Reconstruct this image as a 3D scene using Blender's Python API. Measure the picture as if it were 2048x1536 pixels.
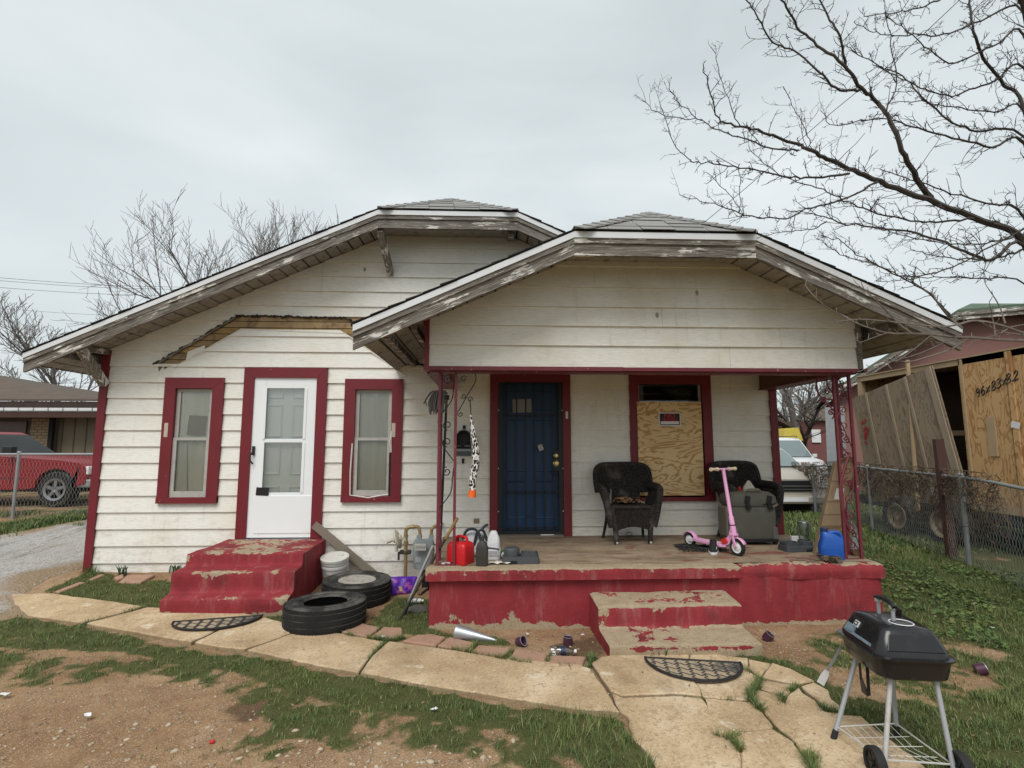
import bpy, bmesh, math, random
import numpy as np
from mathutils import Vector, Matrix, noise as mnoise
random.seed(7); rng = np.random.default_rng(7)
SC = bpy.context.scene; COL = SC.collection
for o in list(bpy.data.objects): bpy.data.objects.remove(o)
R = math.radians

# ------------------------------------------------------------------ camera
F_PX, YAW, PITCH, EYE = 1050.0, R(2.4), R(6.52), 1.60      # focal length in px of a 2048 px wide frame
cam = bpy.data.cameras.new('camera'); camo = bpy.data.objects.new('camera', cam); COL.objects.link(camo)
cam.sensor_width = 36.0; cam.lens = 36.0 * F_PX / 2048.0; cam.clip_start = .05; cam.clip_end = 900
camo.location = (0, 0, EYE); camo.rotation_euler = (R(90) + PITCH, 0, -YAW)
SC.camera = camo

# ------------------------------------------------------------------ sky (overcast) and sun
wd = bpy.data.worlds.new('World'); SC.world = wd; wd.use_nodes = True
wt = wd.node_tree; wt.nodes.clear()
wo = wt.nodes.new('ShaderNodeOutputWorld'); bg = wt.nodes.new('ShaderNodeBackground')
sky = wt.nodes.new('ShaderNodeTexSky'); sky.sky_type = 'NISHITA'; sky.sun_disc = False
SUN_EL, SUN_AZ = R(54), R(197)
sky.sun_elevation = SUN_EL; sky.sun_rotation = SUN_AZ; sky.dust_density = 4.0
tc = wt.nodes.new('ShaderNodeTexCoord')
mp = wt.nodes.new('ShaderNodeMapping'); mp.inputs['Scale'].default_value = (1.0, 1.0, 2.6)
n1 = wt.nodes.new('ShaderNodeTexNoise'); n1.inputs['Scale'].default_value = 1.5; n1.inputs['Detail'].default_value = 5; n1.inputs['Roughness'].default_value = .45; n1.inputs['Distortion'].default_value = .5
cr = wt.nodes.new('ShaderNodeValToRGB')
cr.color_ramp.elements[0].position = .30; cr.color_ramp.elements[0].color = (3.70, 4.12, 4.22, 1)
cr.color_ramp.elements[1].position = .68; cr.color_ramp.elements[1].color = (5.25, 5.62, 5.72, 1)
mx = wt.nodes.new('ShaderNodeMix'); mx.data_type = 'RGBA'; mx.inputs['Factor'].default_value = .93
wt.links.new(tc.outputs['Generated'], mp.inputs['Vector']); wt.links.new(mp.outputs[0], n1.inputs['Vector'])
wt.links.new(n1.outputs['Fac'], cr.inputs['Fac'])
wt.links.new(sky.outputs[0], mx.inputs['A']); wt.links.new(cr.outputs[0], mx.inputs['B'])
wt.links.new(mx.outputs['Result'], bg.inputs['Color']); bg.inputs['Strength'].default_value = .10
wt.links.new(bg.outputs[0], wo.inputs['Surface'])
sl = bpy.data.lights.new('sun', 'SUN'); sl.energy = 1.5; sl.angle = R(34); sl.color = (1.0, .975, .94)
so = bpy.data.objects.new('sun', sl); COL.objects.link(so)
so.rotation_euler = (R(90) - SUN_EL, 0, R(180) - SUN_AZ); so.location = (-3, -6, 12)

SC.render.engine = 'CYCLES'
SC.view_settings.view_transform = 'Standard'; SC.view_settings.look = 'None'
SC.view_settings.exposure = .70; SC.view_settings.gamma = 1.0; SC.view_settings.use_curve_mapping = False
SC.render.resolution_x = 1024; SC.render.resolution_y = 768

# ------------------------------------------------------------------ measuring helpers: a pixel of the 2048 px photo -> a point of the place
_sy, _cy, _sp, _cp = math.sin(YAW), math.cos(YAW), math.sin(PITCH), math.cos(PITCH)
FW = np.array([_sy * _cp, _cy * _cp, _sp]); RT = np.array([_cy, -_sy, 0.]); UP = np.cross(RT, FW); CAM = np.array([0, 0, EYE])
def ray(px, py): return FW * F_PX + RT * (px - 1024) + UP * (768 - py)
def W(px, py, Y): d = ray(px, py); return CAM + d * (Y / d[1])         # on the upright plane y = Y
def G(px, py, Z): d = ray(px, py); return CAM + d * ((Z - EYE) / d[2])  # on the level plane z = Z
def WXP(px, py, X): d = ray(px, py); return CAM + d * (X / d[0])
def S(t):
    t = np.clip(t, 0, 1); return t * t * (3 - 2 * t)
_hash = rng.random((256, 256))
def vnoise(x, y, s):
    x = np.asarray(x, float) * s; y = np.asarray(y, float) * s
    xi = np.floor(x).astype(int); yi = np.floor(y).astype(int); fx = S(x - xi); fy = S(y - yi)
    h = lambda a, b: _hash[a & 255, b & 255]
    return (h(xi, yi) * (1 - fx) + h(xi + 1, yi) * fx) * (1 - fy) + (h(xi, yi + 1) * (1 - fx) + h(xi + 1, yi + 1) * fx) * fy
def fbm(x, y, s, o=4):
    t = 0; a = .5
    for k in range(o): t = t + a * vnoise(np.asarray(x) + 17.3 * k, np.asarray(y) - 9.1 * k, s * 2 ** k); a *= .5
    return t / (1 - .5 ** o)
def zg(x, y):                                                            # height of the ground
    x = np.asarray(x, float); y = np.asarray(y, float)
    return (-.07 + .17 * S((y - 5.0) / 1.6) * S((-x - 1.3) / 2.2) + .08 * S((x - 3.) / 2.5) * S((y - 5.) / 1.8)
            + .13 * S((y - 7) / 3.2) * S((-x - 3) / 3) - .05 * S((3.4 - y) / 2.5) - .12 * S((y - 10) / 4) * S((x - 4) / 3))
def ghe(x, y, grassy=None):                                            # the same ground with its lumps
    x = np.asarray(x, float); y = np.asarray(y, float)
    return zg(x, y) + (fbm(x, y, 1.7, 4) - .5) * .035 + (fbm(x, y, 14, 3) - .5) * .012 + (0 if grassy is None else .012 * grassy)
def GG(px, py, dz=0.):
    z = 0.
    for _ in range(6):
        p = G(px, py, z + dz); z = float(zg(p[0], p[1]))
    return np.array([p[0], p[1], z + dz])
# ------------------------------------------------------------------ mesh and object helpers
def rotm(ax, a): return np.array(Matrix.Rotation(a, 3, ax))
class MB:
    def __init__(s): s.v = []; s.f = []; s.n = 0
    def add(s, V, Fs):
        b = s.n; V = np.asarray(V, float).reshape(-1, 3); s.v.append(V); s.n += len(V)
        s.f.extend([tuple(i + b for i in f) for f in Fs]); return s
    def hexa(s, P): return s.add(P, [(0, 3, 2, 1), (4, 5, 6, 7), (0, 1, 5, 4), (1, 2, 6, 5), (2, 3, 7, 6), (3, 0, 4, 7)])
    def box(s, x0, x1, y0, y1, z0, z1):
        return s.hexa([(x0, y0, z0), (x1, y0, z0), (x1, y1, z0), (x0, y1, z0), (x0, y0, z1), (x1, y0, z1), (x1, y1, z1), (x0, y1, z1)])
    def obox(s, c, size, M=None):
        h = np.array(size) / 2; P = np.array([(-1, -1, -1), (1, -1, -1), (1, 1, -1), (-1, 1, -1), (-1, -1, 1), (1, -1, 1), (1, 1, 1), (-1, 1, 1)]) * h
        if M is not None: P = P @ np.asarray(M).T
        return s.hexa(P + np.array(c))
    def bar(s, a, b, w, h=None, up=(0, 0, 1)):                           # a squared bar from a to b
        a = np.array(a, float); b = np.array(b, float); h = h or w; d = b - a; L = np.linalg.norm(d); d = d / L
        u = np.array(up, float)
        if abs(d @ u) > .97: u = np.array((0, 1., 0))
        r = np.cross(d, u); r /= np.linalg.norm(r); u = np.cross(r, d)
        return s.obox((a + b) / 2, (w, L, h), np.stack([r, d, u], 1))
    def tube(s, pts, r, n=6, cap=True):
        P = np.asarray(pts, float); m = len(P); r = np.broadcast_to(np.asarray(r, float), (m,))
        T = np.gradient(P, axis=0); T /= (np.linalg.norm(T, axis=1, keepdims=True) + 1e-9)
        u = np.array((0, 0, 1.)) if abs(T[0][2]) < .9 else np.array((1., 0, 0))
        a = np.linspace(0, 2 * math.pi, n, endpoint=False); ca, sa = np.cos(a)[:, None], np.sin(a)[:, None]
        V = np.empty((m, n, 3))
        for i in range(m):
            x = np.cross(T[i], u); x /= (np.linalg.norm(x) + 1e-9); u = np.cross(x, T[i])
            V[i] = P[i] + r[i] * (ca * x + sa * u)
        Fs = [(i * n + j, i * n + (j + 1) % n, (i + 1) * n + (j + 1) % n, (i + 1) * n + j) for i in range(m - 1) for j in range(n)]
        if cap: Fs += [tuple(range(n))[::-1], tuple((m - 1) * n + j for j in range(n))]
        return s.add(V, Fs)
    def loft(s, rings, cap=True, closed=True):                           # rings of equal length
        m = len(rings); n = len(rings[0]); V = np.concatenate([np.asarray(q, float) for q in rings])
        k = n if closed else n - 1
        Fs = [(i * n + j, i * n + (j + 1) % n, (i + 1) * n + (j + 1) % n, (i + 1) * n + j) for i in range(m - 1) for j in range(k)]
        if cap: Fs += [tuple(range(n))[::-1], tuple((m - 1) * n + j for j in range(n))]
        return s.add(V, Fs)
    def lathe(s, prof, n=24, c=(0, 0, 0), M=None, closed=False, cap=True):         # profile of (radius, height) about local z
        a = np.linspace(0, 2 * math.pi, n, endpoint=False); rings = []
        for (r, z) in prof:
            q = np.stack([r * np.cos(a), r * np.sin(a), np.full(n, z)], 1)
            if M is not None: q = q @ np.asarray(M).T
            rings.append(q + np.array(c))
        m = len(prof); V = np.concatenate(rings)
        Fs = [(i * n + j, i * n + (j + 1) % n, ((i + 1) % m) * n + (j + 1) % n, ((i + 1) % m) * n + j) for i in range(m if closed else m - 1) for j in range(n)]
        if cap and not closed:
            if prof[0][0] > 1e-4: Fs.append(tuple(range(n))[::-1])
            if prof[-1][0] > 1e-4: Fs.append(tuple((m - 1) * n + j for j in range(n)))
        return s.add(V, Fs)
    def prism(s, poly, ext):
        P = np.asarray(poly, float); n = len(P); Q = P + np.array(ext, float)
        return s.add(np.concatenate([P, Q]), [tuple(range(n))[::-1], tuple(range(n, 2 * n))] + [(i, (i + 1) % n, n + (i + 1) % n, n + i) for i in range(n)])
    def xz(s, poly, y0, y1): return s.prism([(x, y0, z) for x, z in poly], (0, y1 - y0, 0))
    def ball(s, c, r, n=8, m=6, sc=(1, 1, 1)):
        prof = [(math.sin(math.pi * i / m) * r, -math.cos(math.pi * i / m) * r) for i in range(m + 1)]
        return s.lathe([(max(a, 1e-4), b) for a, b in prof], n, c, np.diag(sc))
    def build(s, name, mat, parent=None, smooth=False, world=True, bevel=0, kind=None, attrs=None, fixn=True, label=None, sub=0):
        me = bpy.data.meshes.new(name); V = np.concatenate(s.v) if s.v else np.zeros((0, 3))
        if parent is not None and world: V = V - np.array(origin(parent))
        me.from_pydata(V.tolist(), [], s.f)
        if fixn:
            bm = bmesh.new(); bm.from_mesh(me); bmesh.ops.recalc_face_normals(bm, faces=bm.faces); bm.to_mesh(me); bm.free()
        if attrs:
            for k, a in attrs.items():
                at = me.attributes.new(k, 'FLOAT', 'POINT'); at.data.foreach_set('value', np.asarray(a, np.float32))
        if smooth: me.polygons.foreach_set('use_smooth', [True] * len(me.polygons))
        me.materials.append(mat); me.update()
        o = bpy.data.objects.new(name, me); COL.objects.link(o)
        if parent is not None: o.parent = parent
        if bevel:
            b = o.modifiers.new('bevel', 'BEVEL'); b.width = bevel; b.segments = 2; b.limit_method = 'ANGLE'; b.angle_limit = R(40)
        if sub:
            b = o.modifiers.new('sub', 'SUBSURF'); b.levels = sub; b.render_levels = sub
        if smooth and not sub and hasattr(me, 'set_sharp_from_angle'): me.set_sharp_from_angle(angle=R(42))
        if kind: o['kind'] = kind
        if label: o['label'] = label
        return o
def origin(o):
    v = Vector((0, 0, 0))
    while o is not None: v += o.location; o = o.parent
    return v
def tag(o, label=None, cat=None, group=None, kind=None):
    if label: o['label'] = label
    if cat: o['category'] = cat
    if group: o['group'] = group
    if kind: o['kind'] = kind
    return o
def thing(name, label, cat, loc=(0, 0, 0), rz=0., group=None):
    o = bpy.data.objects.new(name, None); COL.objects.link(o); o.empty_display_size = .1
    o.location = loc; o.rotation_euler = (0, 0, rz); return tag(o, label, cat, group)
def copy_tree(o, parent=None):
    c = o.copy(); COL.objects.link(c)
    if parent is not None: c.parent = parent
    for ch in o.children: copy_tree(ch, c)
    return c
def rrect(w, h, r, z, n=4, cx=0., cy=0.):                               # rounded rectangle ring
    out = []
    for (sx, sy, a0) in ((1, 1, 0), (-1, 1, 90), (-1, -1, 180), (1, -1, 270)):
        for k in range(n + 1):
            a = R(a0 + 90 * k / n); out.append((cx + sx * (w / 2 - r) + r * math.cos(a), cy + sy * (h / 2 - r) + r * math.sin(a), z))
    return out
def spiral(c, r0, turns, a0, n=18, e1=(1, 0, 0), e2=(0, 0, 1)):
    c = np.array(c, float); e1 = np.array(e1, float); e2 = np.array(e2, float); P = []
    for i in range(n + 1):
        t = i / n; a = a0 + turns * 2 * math.pi * t; r = r0 * (1 - .78 * t); P.append(c + r * (math.cos(a) * e1 + math.sin(a) * e2))
    return P
def smoothline(P, k=5):                                                 # Catmull-Rom through points
    P = np.asarray(P, float); Q = np.concatenate([[2 * P[0] - P[1]], P, [2 * P[-1] - P[-2]]]); out = []
    for i in range(1, len(Q) - 2):
        for j in range(k):
            t = j / k; a, b, c, d = Q[i - 1], Q[i], Q[i + 1], Q[i + 2]
            out.append(.5 * (2 * b + (c - a) * t + (2 * a - 5 * b + 4 * c - d) * t * t + (3 * b - a - 3 * c + d) * t ** 3))
    out.append(P[-1]); return np.array(out)

# ------------------------------------------------------------------ material helpers
class NT:
    def __init__(s, name):
        s.m = bpy.data.materials.new(name); s.m.use_nodes = True; s.t = s.m.node_tree; s.t.nodes.clear()
        s.out = s.t.nodes.new('ShaderNodeOutputMaterial'); s.p = s.t.nodes.new('ShaderNodeBsdfPrincipled')
        s.t.links.new(s.p.outputs[0], s.out.inputs[0]); s.tc = s.t.nodes.new('ShaderNodeTexCoord')
    def L(s, a, b): s.t.links.new(a, b)
    def put(s, sock, v):
        if hasattr(v, 'is_output'): s.L(v, sock)
        elif isinstance(v, (tuple, list)) and len(v) == 3 and sock.type == 'RGBA': sock.default_value = (*v, 1)
        else: sock.default_value = v
    def vec(s, scale=(1, 1, 1), rot=(0, 0, 0), src='Object', loc=(0, 0, 0)):
        o = s.tc.outputs[src]
        if any(rot):                                                     # turn first, then stretch
            q = s.t.nodes.new('ShaderNodeMapping'); s.L(o, q.inputs['Vector']); q.inputs['Rotation'].default_value = rot; o = q.outputs[0]
        n = s.t.nodes.new('ShaderNodeMapping'); s.L(o, n.inputs['Vector'])
        n.inputs['Scale'].default_value = scale; n.inputs['Location'].default_value = loc; return n.outputs[0]
    def noise(s, v, sc=5, det=4, ro=.55, dist=0.):
        n = s.t.nodes.new('ShaderNodeTexNoise'); s.L(v, n.inputs['Vector'])
        for k, x in (('Scale', sc), ('Detail', det), ('Roughness', ro), ('Distortion', dist)): n.inputs[k].default_value = x
        return n.outputs['Fac']
    def vor(s, v, sc=20, feat='F1', out='Distance', rnd=1.):
        n = s.t.nodes.new('ShaderNodeTexVoronoi'); n.feature = feat; s.L(v, n.inputs['Vector']); n.inputs['Scale'].default_value = sc; n.inputs['Randomness'].default_value = rnd; return n.outputs[out]
    def ramp(s, f, stops):
        n = s.t.nodes.new('ShaderNodeValToRGB'); s.L(f, n.inputs[0]); e = n.color_ramp.elements
        while len(e) < len(stops): e.new(.5)
        for q, (p, c) in zip(e, stops): q.position = p; q.color = (*c, 1) if isinstance(c, (tuple, list)) else (c, c, c, 1)
        return n.outputs[0]
    def mix(s, f, a, b, mode='MIX'):
        n = s.t.nodes.new('ShaderNodeMix'); n.data_type = 'RGBA'; n.blend_type = mode
        s.put(n.inputs['Factor'], f); s.put(n.inputs['A'], a); s.put(n.inputs['B'], b); return n.outputs['Result']
    def math(s, op, a, b=0., c=0., clamp=False):
        n = s.t.nodes.new('ShaderNodeMath'); n.operation = op; n.use_clamp = clamp
        s.put(n.inputs[0], a); s.put(n.inputs[1], b); s.put(n.inputs[2], c); return n.outputs[0]
    def attr(s, name):
        n = s.t.nodes.new('ShaderNodeAttribute'); n.attribute_name = name; return n.outputs['Fac']
    def bump(s, h, strength=.3, dist=.01):
        n = s.t.nodes.new('ShaderNodeBump'); s.L(h, n.inputs['Height']); n.inputs['Strength'].default_value = strength; n.inputs['Distance'].default_value = dist
        s.L(n.outputs[0], s.p.inputs['Normal']); return n.outputs[0]
    def set(s, col=None, rough=None, metal=None, spec=None):
        if col is not None: s.put(s.p.inputs['Base Color'], col)
        if rough is not None: s.put(s.p.inputs['Roughness'], rough)
        if metal is not None: s.put(s.p.inputs['Metallic'], metal)
        if spec is not None: s.put(s.p.inputs['Specular IOR Level'], spec)
        return s
    def sstep(s, f, a, b):                                                # 0 below a, 1 above b
        n = s.t.nodes.new('ShaderNodeMapRange'); n.interpolation_type = 'SMOOTHSTEP'; s.L(f, n.inputs['Value'])
        n.inputs['From Min'].default_value = a; n.inputs['From Max'].default_value = b; return n.outputs[0]
def mul(c, k): return tuple(min(1, x * k) for x in c)
def simple(name, col, rough=.7, metal=0., var=.18, sc=6, bump=.15, bsc=60, bd=.004, dust=None, dustamt=.5, spec=.4):
    t = NT(name); v = t.vec(); c = t.mix(t.noise(v, sc, 5), mul(col, 1 - var), mul(col, 1 + var))
    if dust: c = t.mix(t.sstep(t.noise(t.vec(loc=(3, 1, 7)), sc * 1.7, 6, .65), 1 - dustamt - .12, 1 - dustamt + .18), c, dust)
    t.set(c, rough, metal, spec)
    if bump: t.bump(t.noise(v, bsc, 3), bump, bd)
    return t.m

def m_siding(name, base=(.83, .81, .75), yel=(.76, .72, .62)):
    t = NT(name); v = t.vec((1, 1, 1))
    g = t.noise(t.vec((2.2, 8, 42)), 5.5, 5, .62, .6)                     # embossed wood grain along the board
    c = t.mix(t.sstep(t.noise(v, 1.1, 4, .6), .42, .72), base, yel)
    c = t.mix(t.math('MULTIPLY', t.sstep(g, .45, .60), .30), c, mul(base, .52))
    sm = t.noise(t.vec((3, 3, 9), loc=(4, 2, 1)), 2.3, 6, .7)
    c = t.mix(t.math('MULTIPLY', t.sstep(sm, .60, .76), .45), c, (.33, .32, .29))   # smudges
    sz = t.t.nodes.new('ShaderNodeSeparateXYZ'); t.L(t.tc.outputs['Object'], sz.inputs[0])
    mud = t.math('MULTIPLY', t.sstep(t.math('SUBTRACT', t.noise(t.vec((1.4, 1, 2.2), loc=(1, 0, 3)), 3.4, 7, .7), t.math('MULTIPLY', sz.outputs['Z'], .22)), .38, .66), .46)
    c = t.mix(mud, c, (.30, .235, .16))                                   # splashed earth low on the wall
    mk = t.vor(t.vec((1, 1, .6), loc=(.2, 0, .4)), 1.9); c = t.mix(t.math('MULTIPLY', t.sstep(mk, .045, .02), .8), c, (.16, .13, .10))   # scrapes and nail marks
    st = t.noise(t.vec((9, 9, .8), loc=(6, 1, 2)), 1.6, 5, .6); c = t.mix(t.math('MULTIPLY', t.sstep(st, .58, .75), .28), c, (.42, .38, .30))      # run-off streaks
    t.set(c, .62, 0, .3); t.bump(g, .45, .008); return t.m
def m_paint_red(name, base=(.155, .013, .020), chips=.0):
    t = NT(name); v = t.vec(); c = t.mix(t.noise(v, 4, 4), mul(base, .82), mul(base, 1.2))
    f = t.sstep(t.noise(t.vec(loc=(5, 5, 5)), 22, 5, .6), .70 - chips, .74 - chips); c = t.mix(f, c, (.50, .40, .36))
    t.set(c, .48, 0, .4); t.bump(t.noise(t.vec((1, 1, 1)), 45, 4), .16, .004); return t.m
def m_weathered(name, rot=0., paint=.5, dark=1.):
    t = NT(name); v = t.vec((1.0, 6, 1), (0, rot, 0))
    st = t.vec((1.6, 9, 34), (0, rot, 0)); g = t.noise(st, 3.2, 7, .7, .8)
    c = t.ramp(g, [(.32, mul((.028, .023, .019), dark)), (.5, mul((.17, .15, .128), dark)), (.70, mul((.36, .335, .30), dark))])
    pm = t.math('ADD', t.math('MULTIPLY', t.noise(t.vec((1.0, 5, 4.2), (0, rot, 0), loc=(1.3, 0, 2)), 2.2, 7, .68, .3), .75), t.math('MULTIPLY', g, .25))
    f = t.sstep(pm, .62 - .16 * paint, .645 - .16 * paint); c = t.mix(f, c, t.mix(t.noise(v, 9, 4), (.52, .49, .43), (.78, .76, .71)))
    t.set(c, .85, 0, .2); t.bump(t.math('ADD', g, t.math('MULTIPLY', f, .25)), .5, .012); return t.m
def m_concrete_red(name):
    # red floor paint over tan concrete; 'wear' on the mesh says how much of the paint is worn through
    t = NT(name); v = t.vec(); w = t.attr('wear')
    n = t.math('ADD', t.math('MULTIPLY', t.noise(v, 4.6, 8, .70), .72), t.math('MULTIPLY', t.noise(t.vec(loc=(3, 7, 1)), 17, 5, .6), .28))
    f = t.sstep(t.math('ADD', n, t.math('SUBTRACT', w, .5)),   .545, .560)
    red = t.mix(t.noise(t.vec((1, 1, .35)), 7, 5, .6), (.165, .016, .021), (.32, .040, .048))
    red = t.mix(t.math('MULTIPLY', t.sstep(t.noise(t.vec((5, 5, .9), loc=(9, 2, 4)), 1.6, 7, .72), .50, .72), .42), red, (.40, .20, .19)); red = t.mix(t.math('MULTIPLY', t.sstep(t.noise(t.vec(loc=(2, 5, 8)), 2.2, 6, .68), .48, .70), .55), red, (.085, .018, .018))
    tan = t.mix(t.noise(v, 11, 6, .7), (.22, .165, .105), (.47, .38, .26)); tan = t.mix(t.sstep(t.noise(v, 70, 3), .56, .7), tan, (.16, .12, .08))
    t.set(t.mix(f, red, tan), .78, 0, .25)
    t.bump(t.math('SUBTRACT', t.math('ADD', t.noise(v, 34, 6, .65), t.math('MULTIPLY', t.noise(v, 9, 3), .8)), t.math('MULTIPLY', f, .35)), .42, .012); return t.m
def m_porchfloor(name):
    t = NT(name); v = t.vec()
    n = t.noise(t.vec((1, 2.2, 1)), 2.6, 7, .66, .4); w = t.attr('wear')
    c = t.ramp(n, [(.30, (.12, .085, .058)), (.48, (.25, .185, .125)), (.70, (.36, .285, .195))])
    f = t.sstep(t.math('ADD', t.noise(t.vec((1.4, 2.6, 1), loc=(2, 8, 0)), 2.7, 6, .62), t.math('SUBTRACT', .5, w)), .585, .635)
    c = t.mix(t.math('MULTIPLY', f, .75), c, (.20, .05, .042)); c = t.mix(t.sstep(t.noise(v, 60, 3), .58, .7), c, (.12, .085, .06))
    t.set(c, .85, 0, .2); t.bump(t.noise(v, 40, 6, .65), .3, .008); return t.m
def m_plywood(name, light, dark, ax='xz', ring=9., sc=1.0, gap=.0):
    # rotary-cut grain: distorted contour bands stretched along the sheet
    t = NT(name); st = {'xz': (.55 * sc, 1, 2.0 * sc), 'zx': (2.0 * sc, 1, .55 * sc), 'zy': (1, 2.2 * sc, .6 * sc)}[ax]
    h = t.noise(t.vec(st), 2.0, 3.5, .5, 1.4)
    w = t.math('FRACT', t.math('MULTIPLY', h, ring)); tri = t.math('ABSOLUTE', t.math('SUBTRACT', t.math('MULTIPLY', w, 2.), 1.))
    f = t.math('MULTIPLY', t.sstep(tri, .50, .86), t.math('ADD', .45, t.math('MULTIPLY', t.noise(t.vec(tuple(q * 3 for q in st)), 2.5, 5, .6), .9), clamp=True)); c = t.mix(f, light, dark)
    kn = t.vor(t.vec(tuple(1.5 * q for q in st), loc=(.3, .1, .45)), 2.4); c = t.mix(t.sstep(kn, .075, .045), c, mul(dark, .3))
    c = t.mix(t.math('MULTIPLY', t.noise(t.vec(), 2.2, 5, .6), .30), c, mul(dark, .6)); t.set(c, .75, 0, .25)
    t.bump(t.noise(t.vec(tuple(q * 14 for q in st)), 3, 4), .15, .003); return t.m
def m_glass(name, tint=(.8, .85, .85), refl=.16, rough=.03):
    t = NT(name); t.t.nodes.remove(t.p); a = t.t.nodes.new('ShaderNodeBsdfTransparent'); a.inputs[0].default_value = (*tint, 1)
    g = t.t.nodes.new('ShaderNodeBsdfGlossy'); g.inputs['Roughness'].default_value = rough; g.inputs[0].default_value = (.9, .95, .95, 1)
    x = t.t.nodes.new('ShaderNodeMixShader'); lw = t.t.nodes.new('ShaderNodeLayerWeight'); lw.inputs[0].default_value = .25
    t.L(t.math('ADD', t.math('MULTIPLY', lw.outputs['Fresnel'], .8), refl, clamp=True), x.inputs[0]); t.L(a.outputs[0], x.inputs[1]); t.L(g.outputs[0], x.inputs[2]); t.L(x.outputs[0], t.out.inputs[0]); return t.m

MT = {}
MT['siding'] = m_siding('white_siding'); MT['siding2'] = m_siding('shaded_porch_siding', (.76, .73, .66), (.64, .59, .47))  # porch gable's shade is put into this darker copy; trim uses it too
MT['red'] = m_paint_red('red_trim_paint'); MT['redmetal'] = m_paint_red('red_iron_paint', (.15, .026, .036), .03)
MT['redbeam'] = m_paint_red('red_beam_paint', (.145, .022, .030), .05)
MT['wl'] = m_weathered('weathered_rake_left', R(24), .50); MT['wr'] = m_weathered('weathered_rake_right', R(-24), .36)
MT['wh'] = m_weathered('weathered_fascia', 0, .55); MT['wv'] = m_weathered('weathered_brace', R(90), .62, 1.2); MT['ws'] = simple('old_soffit_paint', (.33, .305, .26), .85, 0, .2, 6, .3, 50, .006, (.07, .058, .045), .40)
MT['concred'] = m_concrete_red('painted_concrete'); MT['floor'] = m_porchfloor('porch_floor_concrete')
MT['white'] = simple('white_paint', (.80, .82, .83), .38, 0, .04, 3, .05, 40, .002, (.55, .55, .52), .18)
MT['drip'] = simple('white_drip_edge', (.66, .67, .68), .5, 0, .12, 3, .08, 30, .004, (.42, .40, .36), .25)
MT['shedge'] = simple('shingle_edge', (.022, .021, .02), .9); MT['black'] = simple('black_plastic', (.014, .014, .015), .45, 0, .2, 8, .1, 80)
MT['iron'] = simple('black_iron', (.012, .012, .013), .5, 0, .2); MT['steel'] = simple('galvanised_steel', (.42, .44, .46), .42, .75, .15, 10, .1, 50)
MT['greypaint'] = simple('grey_meter_paint', (.25, .285, .285), .5, 0, .12, 9, .1, 50, .003, (.30, .24, .17), .25)
MT['brass'] = simple('rusty_brass_pipe', (.36, .26, .12), .5, .35, .3, 20, .25, 60, .004, (.20, .10, .045), .4)
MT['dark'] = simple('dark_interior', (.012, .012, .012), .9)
MT['glass'] = m_glass('window_glass', (.7, .72, .72), .06); MT['clear'] = m_glass('clear_plastic', (.86, .88, .88), .10, .12)
def m_shingle():
    t = NT('grey_shingle'); v = t.vec(); oi = t.t.nodes.new('ShaderNodeObjectInfo')
    c = t.mix(oi.outputs['Random'], (.27, .265, .255), (.40, .39, .375)); c = t.mix(t.noise(v, 90, 4, .7), mul((.3, .3, .29), .55), c)
    t.set(c, .95, 0, .15); t.bump(t.noise(v, 160, 3), .4, .004); return t.m
MT['shingle'] = m_shingle()
# ------------------------------------------------------------------ ground, drive, path
def gpoly(px): return np.array([GG(x, y)[:2] for x, y in px])
def inpoly(X, Y, P):
    c = np.zeros(X.shape, bool); j = len(P) - 1
    for i in range(len(P)):
        xi, yi = P[i]; xj, yj = P[j]
        c ^= ((yi > Y) != (yj > Y)) & (X < (xj - xi) * (Y - yi) / (yj - yi + 1e-12) + xi); j = i
    return c
def pdist(X, Y, P, closed=True):
    d = np.full(X.shape, 1e9); n = len(P)
    for i in range(n if closed else n - 1):
        a = P[i]; b = P[(i + 1) % n]; ab = b - a; L = ab @ ab + 1e-9
        t = np.clip(((X - a[0]) * ab[0] + (Y - a[1]) * ab[1]) / L, 0, 1)
        d = np.minimum(d, np.hypot(X - a[0] - t * ab[0], Y - a[1] - t * ab[1]))
    return d
def soft(X, Y, P, fe):
    d = pdist(X, Y, P); return S(.5 + np.where(inpoly(X, Y, P), d, -d) / (2 * fe))
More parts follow.
